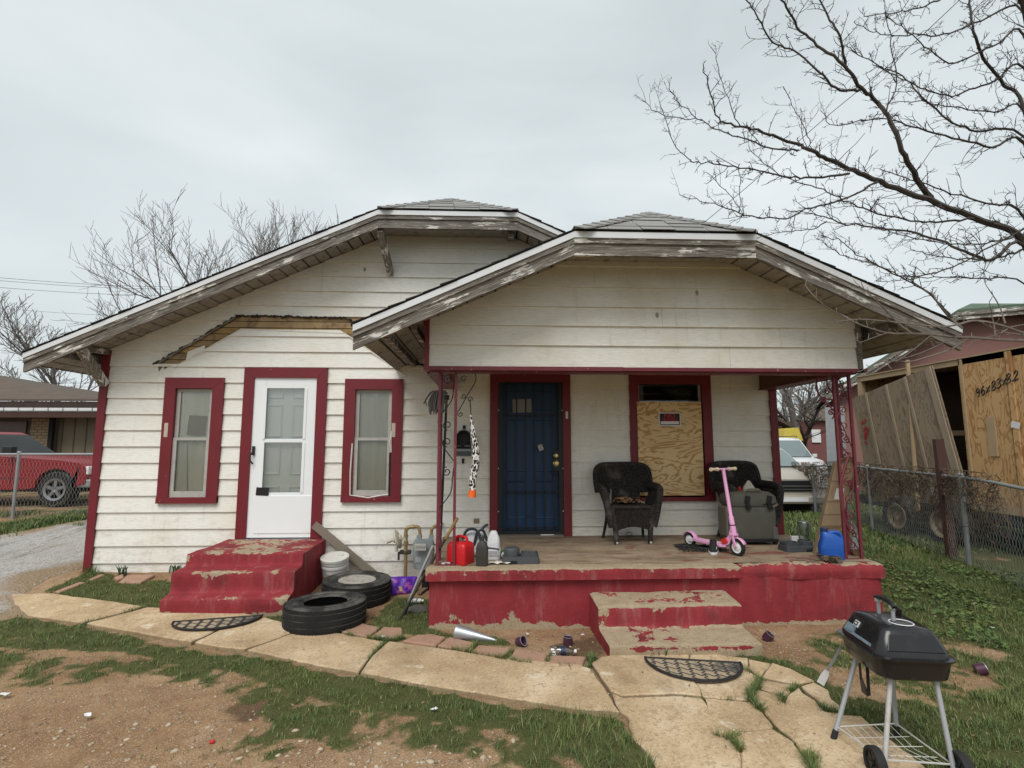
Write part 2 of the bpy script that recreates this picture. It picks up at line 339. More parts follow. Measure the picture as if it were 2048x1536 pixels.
# slabs of the concrete path, measured on the photo
SLABS = [[(-70, 1204), (0, 1193), (100, 1190), (200, 1204), (285, 1217), (165, 1249), (80, 1238), (0, 1226), (-70, 1217)],
 [(175, 1251), (292, 1220), (330, 1222), (440, 1224), (525, 1238), (440, 1262), (382, 1290), (330, 1280), (260, 1267)],
 [(391, 1291), (445, 1264), (531, 1241), (602, 1262), (560, 1280), (490, 1304), (440, 1300)],
 [(496, 1305), (606, 1264), (690, 1273), (766, 1288), (740, 1315), (717, 1350), (640, 1336), (560, 1319)],
 [(724, 1352), (745, 1317), (776, 1290), (860, 1301), (1000, 1321), (1160, 1337), (1180, 1343), (1210, 1386), (1238, 1429), (1150, 1423), (1000, 1399), (850, 1376)],
 [(1184, 1333), (1200, 1322), (1231, 1316), (1290, 1308), (1375, 1308), (1386, 1369), (1399, 1388), (1402, 1399), (1347, 1395), (1296, 1397), (1242, 1399), (1222, 1390)],
 [(1378, 1308), (1494, 1322), (1496, 1347), (1520, 1363), (1515, 1379), (1501, 1392), (1502, 1406), (1413, 1400), (1405, 1398), (1402, 1388), (1389, 1369)],
 [(1497, 1325), (1541, 1334), (1521, 1360), (1500, 1346)], [(1544, 1334), (1580, 1345), (1626, 1369), (1593, 1375), (1524, 1362)],
 [(1524, 1366), (1592, 1378), (1575, 1394), (1562, 1398), (1518, 1381)],
 [(1512, 1384), (1560, 1401), (1569, 1416), (1576, 1398), (1596, 1382), (1602, 1392), (1627, 1408), (1650, 1431), (1676, 1434), (1690, 1440), (1724, 1441), (1745, 1460), (1850, 1545), (1850, 1600), (1645, 1600), (1622, 1533), (1590, 1490), (1551, 1455), (1526, 1426), (1506, 1408)],
 [(1602, 1381), (1626, 1373), (1655, 1389), (1664, 1410), (1678, 1421), (1672, 1431), (1653, 1427), (1631, 1404)],
 [(1224, 1393), (1242, 1402), (1296, 1400), (1347, 1398), (1403, 1402), (1416, 1420), (1402, 1444), (1419, 1421), (1412, 1403), (1503, 1410), (1523, 1429), (1546, 1457), (1541, 1464), (1491, 1470), (1461, 1484), (1467, 1488), (1480, 1509), (1480, 1600), (1350, 1600), (1320, 1550), (1296, 1512), (1266, 1481), (1259, 1440), (1241, 1429)],
 [(1466, 1486), (1492, 1473), (1544, 1467), (1584, 1491), (1616, 1535), (1638, 1600), (1484, 1600), (1483, 1509)]]
SL = [gpoly(p) for p in SLABS]
PAVERS = [[(714, 1250), (760, 1259), (734, 1277), (683, 1269)], [(767, 1258), (804, 1260.5), (804, 1276), (785, 1283), (742, 1278)], [(833, 1274), (865, 1272.5), (891, 1279), (871, 1297.5), (806.5, 1287)],
 [(899, 1279), (950, 1289.5), (934.5, 1308), (875, 1296.5)], [(957, 1295), (1020, 1303), (1003, 1322.5), (938.5, 1311)], [(1031, 1303), (1094, 1313.5), (1087.5, 1334.5), (1019, 1324)],
 [(1104.5, 1316), (1172, 1318.7), (1165, 1336), (1095, 1334.5)], [(255, 1154), (310, 1154), (281, 1168), (236, 1168)], [(228, 1158), (246, 1152), (247, 1159), (233, 1163)], [(105, 1187), (160, 1168), (172, 1169), (118, 1187)], [(176, 1163), (202, 1152), (210, 1153), (186, 1163)]]
PV = [gpoly(p) for p in PAVERS]
GR = [(gpoly(p), fe, k) for p, fe, k in [
 ([(-80, 1222), (0, 1229), (200, 1264), (420, 1310), (600, 1332), (800, 1374), (1000, 1408), (1240, 1440), (1262, 1480), (1300, 1515), (1325, 1560), (1220, 1575), (1120, 1515), (1000, 1462), (860, 1440), (720, 1425), (600, 1395), (470, 1350), (330, 1320), (180, 1300), (-80, 1295)], .07, 1.),
 ([(-80, 1300), (330, 1320), (600, 1390), (860, 1440), (830, 1470), (560, 1462), (420, 1375), (250, 1352), (100, 1372), (-80, 1410)], .12, .62),
 ([(600, 1440), (900, 1440), (1100, 1500), (1180, 1560), (1000, 1560), (900, 1500), (700, 1490)], .12, .50),
 ([(420, 1500), (520, 1480), (560, 1510), (440, 1540)], .1, .45), ([(230, 1540), (330, 1490), (420, 1500), (300, 1560)], .1, .38),
 ([(100, 1180), (160, 1152), (183, 1145), (212, 1150), (235, 1166), (330, 1160), (352, 1172), (326, 1222), (275, 1217), (118, 1194)], .06, 1.),
 ([(520, 1240), (575, 1228), (700, 1252), (740, 1248), (790, 1195), (870, 1200), (868, 1268), (830, 1272), (700, 1252), (600, 1262)], .06, .95),
 ([(860, 1262), (1000, 1278), (1040, 1298), (950, 1292), (890, 1278), (830, 1280)], .06, .8),
 ([(1742, 1085), (1900, 1115), (2200, 1150), (2300, 1600), (1870, 1600), (1850, 1540), (1745, 1460), (1690, 1440), (1664, 1405), (1626, 1368), (1545, 1334), (1470, 1318), (1530, 1312), (1620, 1345), (1700, 1392), (1800, 1410), (1930, 1400), (2010, 1345), (1990, 1302), (1880, 1280), (1800, 1245), (1752, 1165)], .12, 1.),
 ([(1780, 1250), (1960, 1280), (2060, 1330), (1960, 1400), (1800, 1400), (1640, 1340), (1560, 1290), (1640, 1270)], .18, .30),
 ([(-120, 1062), (0, 1052), (120, 1034), (220, 1012), (220, 1048), (100, 1062), (0, 1082), (-120, 1100)], .25, 1.)]]
CRK = [(gpoly(p), w, k) for p, w, k in [
 ([(1496, 1347), (1521, 1364), (1515, 1380), (1502, 1392), (1504, 1408), (1524, 1428), (1549, 1456), (1588, 1490), (1620, 1534), (1640, 1590)], .05, 1.), ([(1549, 1456), (1588, 1490), (1620, 1534)], .10, 1.),
 ([(1597, 1380), (1576, 1396), (1562, 1400)], .05, .9), ([(1602, 1392), (1629, 1407), (1652, 1430), (1676, 1434)], .05, .9), ([(1562, 1400), (1567, 1418), (1560, 1424)], .04, .8),
 ([(1460, 1485), (1480, 1508), (1482, 1580)], .04, .8), ([(1430, 1478), (1462, 1486), (1492, 1472)], .03, .6), ([(1480, 1508), (1520, 1530)], .04, .7), ([(1370, 1400), (1403, 1400)], .03, .7), ([(1440, 1406), (1470, 1408)], .02, .5),
 ([(770, 1289), (742, 1316), (720, 1351)], .025, .5), ([(290, 1218), (230, 1236), (170, 1250)], .035, .5), ([(806, 1280), (785, 1287), (742, 1282), (690, 1274)], .04, .7), ([(870, 1298), (935, 1310), (1003, 1324), (1090, 1336), (1170, 1338)], .03, .6), ([(1098, 1314), (1090, 1336)], .03, .8), ([(1025, 1303), (1006, 1324)], .03, .8), ([(955, 1292), (937, 1310)], .025, .7), ([(762, 1258), (735, 1278)], .025, .7), ([(1170, 1318), (1190, 1322), (1172, 1338)], .06, .7), ([(1225, 1318), (1300, 1311)], .02, .3), ([(1480, 1316), (1530, 1318)], .05, .9)]]
XR = 3.64; ZF = .479
def gmask(X, Y):
    m = np.zeros(X.shape)
    near = (X > -7) & (X < 7.5) & (Y > 1.6) & (Y < 9)
    x, y = X[near], Y[near]; q = np.zeros(x.shape)
    for P, fe, k in GR[:-1]: q = np.maximum(q, k * soft(x, y, P, fe))
    for P, w, k in CRK: q = np.maximum(q, k * S(1.4 - pdist(x, y, P, False) / w))
    m[near] = q
    m = np.maximum(m, .95 * soft(X, Y, GR[-1][0], .25))
    m = np.maximum(m, .9 * S((X - 3.55) / .2) * S((Y - 5.2) / .4))                     # yard beside and behind the house
    m = np.maximum(m, .8 * S((Y - 15.8) / .5)); m = np.maximum(m, .35 * S((-X - 8.6) / .4) * S((Y - 10.2) / .5))
    m = np.maximum(m, .55 * S((1.6 - Y) / 1.5))
    d = soft(X, Y, DRV, .25); m *= 1 - .93 * d
    return m
DRV = np.array([(-5.25, 5.6), (-4.78, 6.35), (-4.85, 16), (-4.9, 30), (-7.0, 30), (-7.1, 13), (-7.25, 10.2), (-7.8, 8.6), (-9.0, 6.6), (-14, 4.2), (-14, 2.5), (-8, 4.6)])
def axis(pts):
    out = []
    for (a, b, st) in pts: out.append(np.arange(a, b - st * .5, st))
    return np.concatenate(out + [[pts[-1][1]]])
gx = axis([(-420, -60, 60), (-60, -14, 4), (-14, -6, .25), (-6, 4.6, .035), (4.6, 9, .14), (9, 24, 1.), (24, 60, 4), (60, 420, 60)])
gy = axis([(-60, -4, 8), (-4, 1.6, .7), (1.6, 7.0, .035), (7, 13, .2), (13, 30, 1), (30, 70, 5), (70, 470, 50)])
GXX, GYY = np.meshgrid(gx, gy); fx, fy = GXX.ravel(), GYY.ravel()
gm = gmask(fx, fy); gn = fbm(fx, fy, 3.2, 4) + .7 * (fbm(fx, fy, 13, 3) - .5)
GRASSY = np.clip(gm * 1.2 + (gn - .5) * 1.9 * (gm > .02), 0, 1)
gz = ghe(fx, fy, GRASSY)
cov = np.zeros(fx.shape, bool)
for P in SL + PV: cov |= inpoly(fx, fy, P)
gz = np.where(cov, zg(fx, fy) - .012, gz)
gz = np.where((fy > 6.62) & (fy < 15.6) & (fx > -4.6) & (fx < 3.6), np.minimum(gz, .0), gz)
nx, ny = len(gx), len(gy)
idx = np.arange(nx * ny).reshape(ny, nx)
quads = np.stack([idx[:-1, :-1], idx[:-1, 1:], idx[1:, 1:], idx[1:, :-1]], -1).reshape(-1, 4)
def fastmesh(name, V, F, mat, attrs=None, smooth=True, parent=None):
    F = np.asarray(F, np.int32); k = F.shape[1]; me = bpy.data.meshes.new(name)
    me.vertices.add(len(V)); me.vertices.foreach_set('co', np.asarray(V, np.float32).ravel())
    me.loops.add(F.size); me.loops.foreach_set('vertex_index', F.ravel())
    me.polygons.add(len(F)); me.polygons.foreach_set('loop_start', np.arange(0, F.size, k, dtype=np.int32)); me.polygons.foreach_set('loop_total', np.full(len(F), k, np.int32))
    me.update(calc_edges=True); me.validate()
    if smooth: me.polygons.foreach_set('use_smooth', np.ones(len(F), bool))
    for kk, a in (attrs or {}).items():
        at = me.attributes.new(kk, 'FLOAT', 'POINT'); at.data.foreach_set('value', np.asarray(a, np.float32))
    me.materials.append(mat); o = bpy.data.objects.new(name, me); COL.objects.link(o)
    if parent is not None: o.parent = parent
    return o
def m_ground():
    t = NT('dirt_ground'); v = t.vec(); g = t.attr('grassy'); dp = t.attr('damp')
    n1 = t.noise(v, 1.3, 6, .62); n2 = t.noise(v, 9, 6, .7); n3 = t.noise(v, 60, 4, .65)
    c = t.ramp(n1, [(.30, (.195, .108, .055)), (.50, (.285, .175, .095)), (.70, (.38, .26, .155))])
    c = t.mix(t.math('MULTIPLY', t.sstep(n2, .40, .72), .55), c, (.145, .085, .048)); c = t.mix(t.math('MULTIPLY', t.sstep(n3, .52, .7), .5), c, (.44, .36, .26))
    c = t.mix(t.math('MULTIPLY', t.sstep(t.vor(v, 70), .26, .16), t.sstep(t.noise(v, 3.1, 4), .38, .56)), c, t.mix(t.noise(v, 20, 2), (.30, .22, .15), (.60, .52, .42))); c = t.mix(t.math('MULTIPLY', t.sstep(t.vor(t.vec(loc=(3, 3, 0)), 130), .25, .15), .7), c, (.50, .42, .32))
    c = t.mix(t.math('MULTIPLY', t.sstep(t.math('ADD', dp, t.math('MULTIPLY', n2, .5)), .6, 1.0), .75), c, (.075, .045, .028))
    und = t.mix(n2, (.040, .055, .016), (.110, .105, .045)); c = t.mix(t.sstep(t.math('ADD', g, t.math('MULTIPLY', t.math('SUBTRACT', n2, .5), .7)), .30, .70), c, und)
    t.set(c, .95, 0, .1); t.bump(t.math('ADD', t.math('ADD', n2, t.math('MULTIPLY', n3, .6)), t.math('MULTIPLY', t.sstep(t.vor(v, 55), .3, .1), .7)), .55, .02); return t.m
damp = soft(fx, fy, gpoly([(440, 1420), (520, 1390), (610, 1375), (620, 1400), (560, 1425), (480, 1450)]), .12)
damp = np.maximum(damp, .75 * soft(fx, fy, gpoly([(1090, 1290), (1200, 1265), (1225, 1310), (1180, 1325), (1120, 1318)]), .1))
ground = fastmesh('ground', np.stack([fx, fy, gz], 1), quads, m_ground(), {'grassy': GRASSY, 'damp': damp}); ground['kind'] = 'structure'
# gravel drive at the left of the house
def m_gravel():
    t = NT('gravel_drive'); v = t.vec(); n = t.noise(v, 1.1, 6, .6); k = t.vor(v, 32, out='Color')
    c = t.mix(n, (.33, .305, .28), (.47, .445, .415)); c = t.mix(.45, c, t.mix(k, (.14, .13, .12), (.62, .6, .57)), 'MIX')
    tr = t.noise(t.vec((1.6, .22, 1), (0, 0, R(-6))), 1.4, 5, .6); c = t.mix(t.math('MULTIPLY', t.sstep(tr, .55, .68), .7), c, (.12, .105, .09))
    c = t.mix(t.sstep(t.attr('edge'), .25, .9), t.mix(n, (.24, .165, .10), (.34, .26, .18)), c)
    t.set(c, .95, 0, .1); t.bump(t.math('ADD', t.vor(v, 32), t.noise(v, 60, 4)), .7, .025); return t.m
dv = []; de = []; nu, nv_ = 60, 110
DL = smoothline([(-5.6, 4.5), (-8.8, 6.3), (-8.2, 7.6), (-7.5, 9.3), (-7.2, 11), (-7.1, 18), (-7., 34)], 20); DR = smoothline([(-4.3, 5.4), (-4.85, 6.0), (-4.86, 6.9), (-4.86, 9.2), (-4.86, 11), (-4.86, 18), (-4.9, 34)], 20)
DL = DL[np.linspace(0, len(DL) - 1, nv_).astype(int)]; DR = DR[np.linspace(0, len(DR) - 1, nv_).astype(int)]
for j in range(nv_):
    for i in range(nu):
        u = i / (nu - 1); p = DL[j] * (1 - u) + DR[j] * u; dv.append((p[0], p[1], 0)); e = min(u, 1 - u) * 5; de.append(min(1, e, j / 9))
dv = np.array(dv); jit = fbm(dv[:, 0], dv[:, 1], 2.5, 3)
dv[:, 2] = zg(dv[:, 0], dv[:, 1]) + .006 + .024 * S(np.array(de) * 3) + (fbm(dv[:, 0], dv[:, 1], 9, 3) - .5) * .012 - .03 * (np.array(de) < .08)
ii = np.arange(nu * nv_).reshape(nv_, nu); dq = np.stack([ii[:-1, :-1], ii[:-1, 1:], ii[1:, 1:], ii[1:, :-1]], -1).reshape(-1, 4)
drive = fastmesh('gravel_driveway', dv, dq, m_gravel(), {'edge': np.clip(np.array(de) + (jit - .5) * 1.3, 0, 1)}); drive['kind'] = 'structure'
# concrete path of broken slabs
def m_path():
    t = NT('tan_concrete'); v = t.vec(); n = t.noise(v, 1.6, 6, .62); n2 = t.noise(v, 13, 7, .72)
    c = t.ramp(n, [(.30, (.27, .18, .098)), (.44, (.43, .31, .185)), (.56, (.52, .39, .245)), (.70, (.62, .50, .35))])
    c = t.mix(t.math('MULTIPLY', t.sstep(n2, .52, .62), .50), c, (.30, .205, .115)); c = t.mix(t.math('MULTIPLY', t.sstep(t.noise(v, 48, 3, .75), .54, .64), .60), c, (.24, .165, .095)); c = t.mix(t.math('MULTIPLY', t.sstep(t.noise(t.vec(loc=(5, 9, 0)), 62, 3, .75), .56, .66), .55), c, (.70, .60, .45))
    c = t.mix(t.sstep(t.noise(t.vec(loc=(7, 3, 0)), 4.2, 6, .66), .60, .72), c, (.62, .53, .39)); c = t.mix(t.sstep(t.vor(v, 5.5), .035, .02), c, (.09, .06, .04))
    sp = t.noise(t.vec(loc=(11, 4, 0)), .9, 7, .72); c = t.mix(t.math('MULTIPLY', t.sstep(sp, .52, .64), .42), c, (.23, .165, .10))
    w = t.attr('wear'); c = t.mix(t.math('MULTIPLY', t.sstep(t.math('ADD', w, t.math('MULTIPLY', n2, .4)), .72, 1.1), .6), c, (.17, .125, .075))
    t.set(c, .9, 0, .15); t.bump(t.math('ADD', n2, t.math('MULTIPLY', t.noise(v, 70, 5, .7), .6)), .38, .012); return t.m
def m_paver():
    t = NT('pink_paver'); v = t.vec(); n = t.noise(v, 7, 6, .65); c = t.mix(n, (.27, .15, .10), (.44, .27, .19)); c = t.mix(t.sstep(t.noise(v, 60, 4), .5, .68), c, (.36, .27, .20))
    t.set(c, .9, 0, .15); t.bump(t.noise(v, 50, 5, .7), .4, .008); return t.m
MT['path'] = m_path(); MT['paver'] = m_paver()
def slab(name, P, up, down, mat, parent, step=.045, jit=.012, tilt=(0, 0), grow=0.):
    E = []; n = len(P)
    if grow:
        a_ = sum(P[i][0] * P[(i + 1) % n][1] - P[(i + 1) % n][0] * P[i][1] for i in range(n)); sg = 1 if a_ > 0 else -1; P2 = []
        for i in range(n):
            d0 = P[i] - P[i - 1]; d1 = P[(i + 1) % n] - P[i]; d0 = d0 / np.linalg.norm(d0); d1 = d1 / np.linalg.norm(d1); nn = np.array((d0[1] + d1[1], -d0[0] - d1[0])); nn /= (np.linalg.norm(nn) + 1e-9); P2.append(P[i] + sg * nn * grow)
        P = np.array(P2)
    for i in range(n):
        a, b = P[i], P[(i + 1) % n]; k = max(1, int(np.linalg.norm(b - a) / step)); E += [a + (b - a) * j / k for j in range(k)]
    E = np.array(E); c = E.mean(0)
    E = E + (np.stack([fbm(E[:, 0], E[:, 1], 11, 3), fbm(E[:, 0] + 40, E[:, 1], 11, 3)], 1) - .5) * 2 * jit
    C_ = P.mean(0); ins = E + (c - E) / (np.linalg.norm(c - E, axis=1, keepdims=True) + 1e-6) * .010
    zt = zg(E[:, 0], E[:, 1]) + up + (E[:, 0] - c[0]) * tilt[0] + (E[:, 1] - c[1]) * tilt[1]; mb = MB()
    r0 = np.column_stack([E, zt - down]); r1 = np.column_stack([E, zt - .009]); r2 = np.column_stack([ins, zt])
    m = len(E); V = np.concatenate([r0, r1, r2]); Fs = [(i, (i + 1) % m, m + (i + 1) % m, m + i) for i in range(m)] + [(m + i, m + (i + 1) % m, 2 * m + (i + 1) % m, 2 * m + i) for i in range(m)]
    mb.add(V, Fs + [tuple(range(2 * m, 3 * m))]); return mb.build(name, mat, parent, attrs={'wear': np.concatenate([np.ones(m), np.full(m, .8), np.full(m, .35)])})
path = thing('path', None, None, (-.5, 4, 0)); path['kind'] = 'structure'
for i, P in enumerate(SL): slab('slab', P, .022 + .004 * ((i * 7) % 3), .07, MT['path'], path, grow=.004, jit=.010, tilt=(random.uniform(-.004, .004), random.uniform(-.006, .006)))
for i, P in enumerate(PV): slab('paver', P, .024, .05, MT['paver'], path, jit=.006, tilt=(random.uniform(-.03, .03), random.uniform(-.03, .03)))
def on_path(X, Y, grow=0.):
    c = np.zeros(X.shape, bool)
    for P in SL + PV: c |= inpoly(X, Y, P)
    return c
# ------------------------------------------------------------------ the house
YW, YB, XL = 6.6, 5.0, -4.72
house = thing('house', 'white clapboard bungalow with dark red trim, clipped front gables and a covered concrete porch', 'house', (-.54, YW, 0))
MC, MK0, MK1, MZK, MS, MXE, MY = -.515, -1.353, .323, 4.40, .452, -5.27, 6.10         # main roof: centre, kinks, kink height, slope, eave, fascia plane
PC, PK0, PK1, PZK, PS, PXE, PYF = 1.55, .745, 2.40, 3.50, .452, -1.18, 4.50
MZE = MZK - MS * (MK0 - MXE); PZE = PZK - PS * (PK0 - PXE); PXR = 4.25; PZR = PZK - PS * (PXR - PK1); MXR = 4.23; MZR = MZK - MS * (MXR - MK1)
def mtop(x): return MZK + MS * (min(x - MK0, MK1 - x)) if not (MK0 < x < MK1) else MZK + MS * min(x - MK0, MK1 - x)
def clipz(poly, a, b, c):                                               # keep a*x + b*z <= c
    out = []
    for i in range(len(poly)):
        p, q = poly[i], poly[(i + 1) % len(poly)]; fp = a * p[0] + b * p[1] - c; fq = a * q[0] + b * q[1] - c
        if fp <= 0: out.append(p)
        if fp * fq < 0: t = fp / (fp - fq); out.append((p[0] + (q[0] - p[0]) * t, p[1] + (q[1] - p[1]) * t))
    return out
OPEN = [(-3.975, -3.27, .90, 2.41), (-3.03, -2.02, .40, 2.54), (-1.80, -1.085, .905, 2.405), (0., 1.012, .40, 2.475), (1.765, 2.815, .90, 2.475)]   # windows and doors with their casings
# scar of the lost entry roof: outer edge and inner edge of bare sheathing
_w = lambda px, py: (float(W(px, py, YW)[0]), float(W(px, py, YW)[2]))
SO = [_w(312, 728), _w(478, 632), _w(690, 637), _w(735, 655), _w(850, 735)]; SI = [_w(350, 735), _w(484, 659), _w(690, 667), _w(812, 752)]
def xat(a, b, z): return a[0] + (b[0] - a[0]) * (z - a[1]) / (b[1] - a[1])
pieces = {}
PITCH_S = .1955; Z0 = .0075
def yface(z, zb, zt): return YW - .005 - .021 * (zt - z) / (zt - zb)
def board_poly(mb, poly, zb, zt, base=YW):
    V = [(x, yface(z, zb, zt) - YW + base, z) for x, z in poly]; n = len(V); Q = [(x, base, z) for x, z in poly]
    mb.add(V + Q, [tuple(range(n)), tuple(range(n, 2 * n))[::-1]] + [(i, (i + 1) % n, n + (i + 1) % n, n + i) for i in range(n)])
wall = MB()
for (x0, x1, z0, z1) in [(XL + .02, -3.9, -.2, 4.6), (-3.9, -3.34, -.2, 1.0), (-3.9, -3.34, 2.3, 4.6), (-3.34, -2.93, -.2, 4.6), (-2.93, -2.12, -.2, .46), (-2.93, -2.12, 2.45, 4.6), (-2.12, -1.72, -.2, 4.6), (-1.72, -1.16, -.2, 1.0), (-1.72, -1.16, 2.32, 4.6),
                         (-1.16, .09, -.2, 4.6), (.09, .92, -.2, .47), (.09, .92, 2.39, 4.6), (.92, 1.85, -.2, 4.6), (1.85, 2.72, -.2, .97), (1.85, 2.72, 2.36, 4.6), (2.72, XR - .02, -.2, 4.6)]:
    p = [(x0, z0), (x1, z0), (x1, z1), (x0, z1)]; p = clipz(p, -MS, 1, MZK - MS * MK0 - .15); p = clipz(p, MS, 1, MZK + MS * MK1 - .15)
    if len(p) > 2: wall.xz(p, YW + .001, YW + .12)
MT['sheath'] = simple('old_sheathing', (.30, .22, .115), .85, 0, .3, 5, .3, 40)
fw = wall.build('front_wall', MT['dark'], house)
sd = MB(); sd.box(XL + .03, XL + .15, YW + .12, 15.4, -.2, 2.7); sd.box(XR - .15, XR - .03, YW + .12, 15.4, -.2, 2.6); sd.box(XL + .03, XR - .03, 15.4, 15.5, -.2, 3.0); sd.box(XL + .15, XR - .15, YW + .14, 15.4, .30, .36)
sd.build('side_wall', MT['siding'], house)
# main wall boards, course by course
for r in range(0, 24):
    zb, zt = Z0 + r * PITCH_S, Z0 + (r + 1) * PITCH_S
    if r == 0: zb = -.14
    crit = sorted({zb, zt} | {z for o in OPEN for z in o[2:] if zb + .004 < z < zt - .004} | {z for z in (SO[0][1], SO[1][1], SI[0][1], SI[1][1]) if zb + .004 < z < zt - .004})
    frag = []
    for za, zc in zip(crit[:-1], crit[1:]):
        zm = (za + zc) / 2; spans = [((XL, XL), (XR, XR))]
        if SO[0][1] < zm < SO[1][1]:
            lo = lambda z: xat(SO[0], SO[1], z); ro = lambda z: min(xat(SO[3], SO[4], z), 9)
            spans = [((XL, XL), (lo(za), lo(zc))), ((max(ro(za), -1.2), max(ro(zc), -1.2)), (XR, XR))]
            if SI[0][1] < zm < SI[1][1]: spans.append(((xat(SI[0], SI[1], za), xat(SI[0], SI[1], zc)), (xat(SI[2], SI[3], za), xat(SI[2], SI[3], zc))))
        hol = sorted((o[0], o[1]) for o in OPEN if o[2] - .002 < zm < o[3] + .002); res = []
        for (l0, l1), (r0, r1) in spans:
            cl = (l0, l1)
            for (h0, h1) in hol:
                if h1 < min(cl) or h0 > max(r0, r1): continue
                if h0 > min(cl): res.append((cl, (h0, h0)))
                cl = (h1, h1)
            if min(r0, r1) > min(cl): res.append((cl, (r0, r1)))
        for (l, q) in res: frag.append([za, zc, l, q])
    # joined pieces of one course make one board
    par = list(range(len(frag)))
    def find(i):
        while par[i] != i: i = par[i]
        return i
    for i in range(len(frag)):
        for j in range(i):
            a, b = frag[i], frag[j]
            if abs(a[0] - b[1]) < 1e-6 and min(a[3][0], b[3][1]) - max(a[2][0], b[2][1]) > .01: par[find(i)] = find(j)
    groups = {}
    for i, f in enumerate(frag): groups.setdefault(find(i), []).append(f)
    for g in groups.values():
        mb = MB()
        for za, zc, l, q in g:
            poly = [(l[0], za), (q[0], za), (q[1], zc), (l[1], zc)]
            poly = clipz(poly, -MS, 1, MZK - MS * MK0 - .135); poly = clipz(poly, MS, 1, MZK + MS * MK1 - .135)
            if len(poly) > 2 and max(p[0] for p in poly) - min(p[0] for p in poly) > .01: board_poly(mb, poly, zb, zt)
        if mb.n: mb.build('siding_board', MT['siding2'] if False else MT['siding'], fw)
# bare sheathing in the scar
zz = SI[0][1] - .06; k = 0
while zz < SO[1][1] + .02:
    z1 = zz + .082; poly = [(SO[0][0] - .25, zz), (-.55, zz), (-.55, z1 - .009), (SO[0][0] - .25, z1 - .009)]
    a, b = SO[0], SO[1]; sl = (b[1] - a[1]) / (b[0] - a[0]); poly = clipz(poly, -sl, 1, a[1] - sl * a[0]); poly = clipz(poly, 0, 1, SO[1][1])
    if len(poly) > 2:
        m_ = simple('bare_board_%d' % k if False else 'bare_board', mul((.33, .225, .12) if k % 3 else (.40, .27, .10), random.uniform(.8, 1.2)), .85, 0, .45, 5, .4, 50, .006, (.10, .065, .038), .42)
        MB().xz(poly, YW - .0008 - .0025 * (k % 2), YW + .001).build('sheathing_board', m_, fw)
    zz = z1; k += 1
tar = MB()
for a, b in zip(SO[:-1], SO[1:]):
    n = int(np.hypot(b[0] - a[0], b[1] - a[1]) / .035)
    for i in range(n):
        t = i / n; x = a[0] + (b[0] - a[0]) * t; z = a[1] + (b[1] - a[1]) * t; L_ = random.uniform(.03, .07)
        tar.obox((x, YW - .022, z + random.uniform(-.008, .010)), (L_, random.uniform(.01, .03), random.uniform(.008, .024)), rotm('Y', -math.atan2(b[1] - a[1], b[0] - a[0]) + random.uniform(-.45, .45)))
tar.build('torn_tar_edge', simple('tar', (.03, .024, .018), .9, 0, .6, 25, .5, 60), house)
for a, b in zip(SI[:-1], SI[1:]): MB().bar((a[0], YW - .016, a[1]), (b[0], YW - .016, b[1]), .014, .018, (0, 1, 0)).build('siding_trim', MT['siding2'], house)
MB().bar((SO[0][0] + .05, YW - .03, SO[0][1] + .01), (SO[1][0] - .03, YW - .03, SO[1][1] - .03), .02, .02, (0, 1, 0)).build('torn_flashing', MT['wl'], house)
MB().xz([_w(377, 704), _w(411, 691), _w(411, 705), _w(372, 727)], YW - .018, YW - .010).build('siding_scrap', MT['siding'], house)
for i in range(3): MB().xz([_w(316 + i * 13, 726 + 3 * i), _w(330 + i * 12, 727 + 2 * i), _w(319 + i * 11, 744 - 5 * i)], YW - .012, YW - .006).build('splinter', MT['wh'], house)
MB().box(XL - .035, XL + .055, YW - .045, YW + .10, -.12, mtop(XL) - .13).build('corner_trim', MT['red'], house)
MB().box(XR - .06, XR + .03, YW - .044, YW + .10, -.1, 2.62).build('corner_trim', MT['red'], house)
MB().box(XL - .0, XR, YW - .024, YW + .002, -.20, -.135).build('base_skirt', simple('dirty_skirt', (.05, .04, .03), .95), house)

# ------------------------------------------------------------------ windows and doors of the front
def casing(part, o, w, y0=YW - .050, y1=YW + .02, bot=True, mat=None, sill=None):
    x0, x1, z0, z1 = o; mat = mat or MT['red']
    MB().xz([(x0, z0), (x0 + w, z0), (x0 + w, z1 - w), (x0, z1)], y0, y1).build('casing_board', mat, part)
    MB().xz([(x1, z0), (x1, z1), (x1 - w, z1 - w), (x1 - w, z0)], y0, y1).build('casing_board', mat, part)
    MB().xz([(x0, z1), (x0 + w, z1 - w), (x1 - w, z1 - w), (x1, z1)], y0 - .002, y1).build('casing_board', mat, part)
    if bot: MB().box(x0 - .0, x1 + .0, y0 - .012, y1, z0 - .005, z0 + (sill or .065)).build('sill', mat, part)
def part(name, parent): o = bpy.data.objects.new(name, None); COL.objects.link(o); o.parent = parent; return o
MT['sash'] = simple('grey_sash_paint', (.40, .385, .35), .7, 0, .22, 8, .25, 60, .004, (.25, .23, .2), .35)
def m_cloth(name, a, b):
    t = NT(name); f = t.noise(t.vec((5, 1, .8)), 2, 5, .6, .5); t.set(t.mix(f, a, b), .9, 0, .1); t.bump(f, .5, .03); return t.m
MT['curt1'] = m_cloth('dusty_curtain', (.46, .44, .40), (.74, .72, .67)); MT['curt2'] = m_cloth('screen_cloth', (.46, .45, .42), (.60, .585, .55))
MT['dirtyglass'] = m_glass('dusty_glass', (.90, .90, .87), .06, .15)
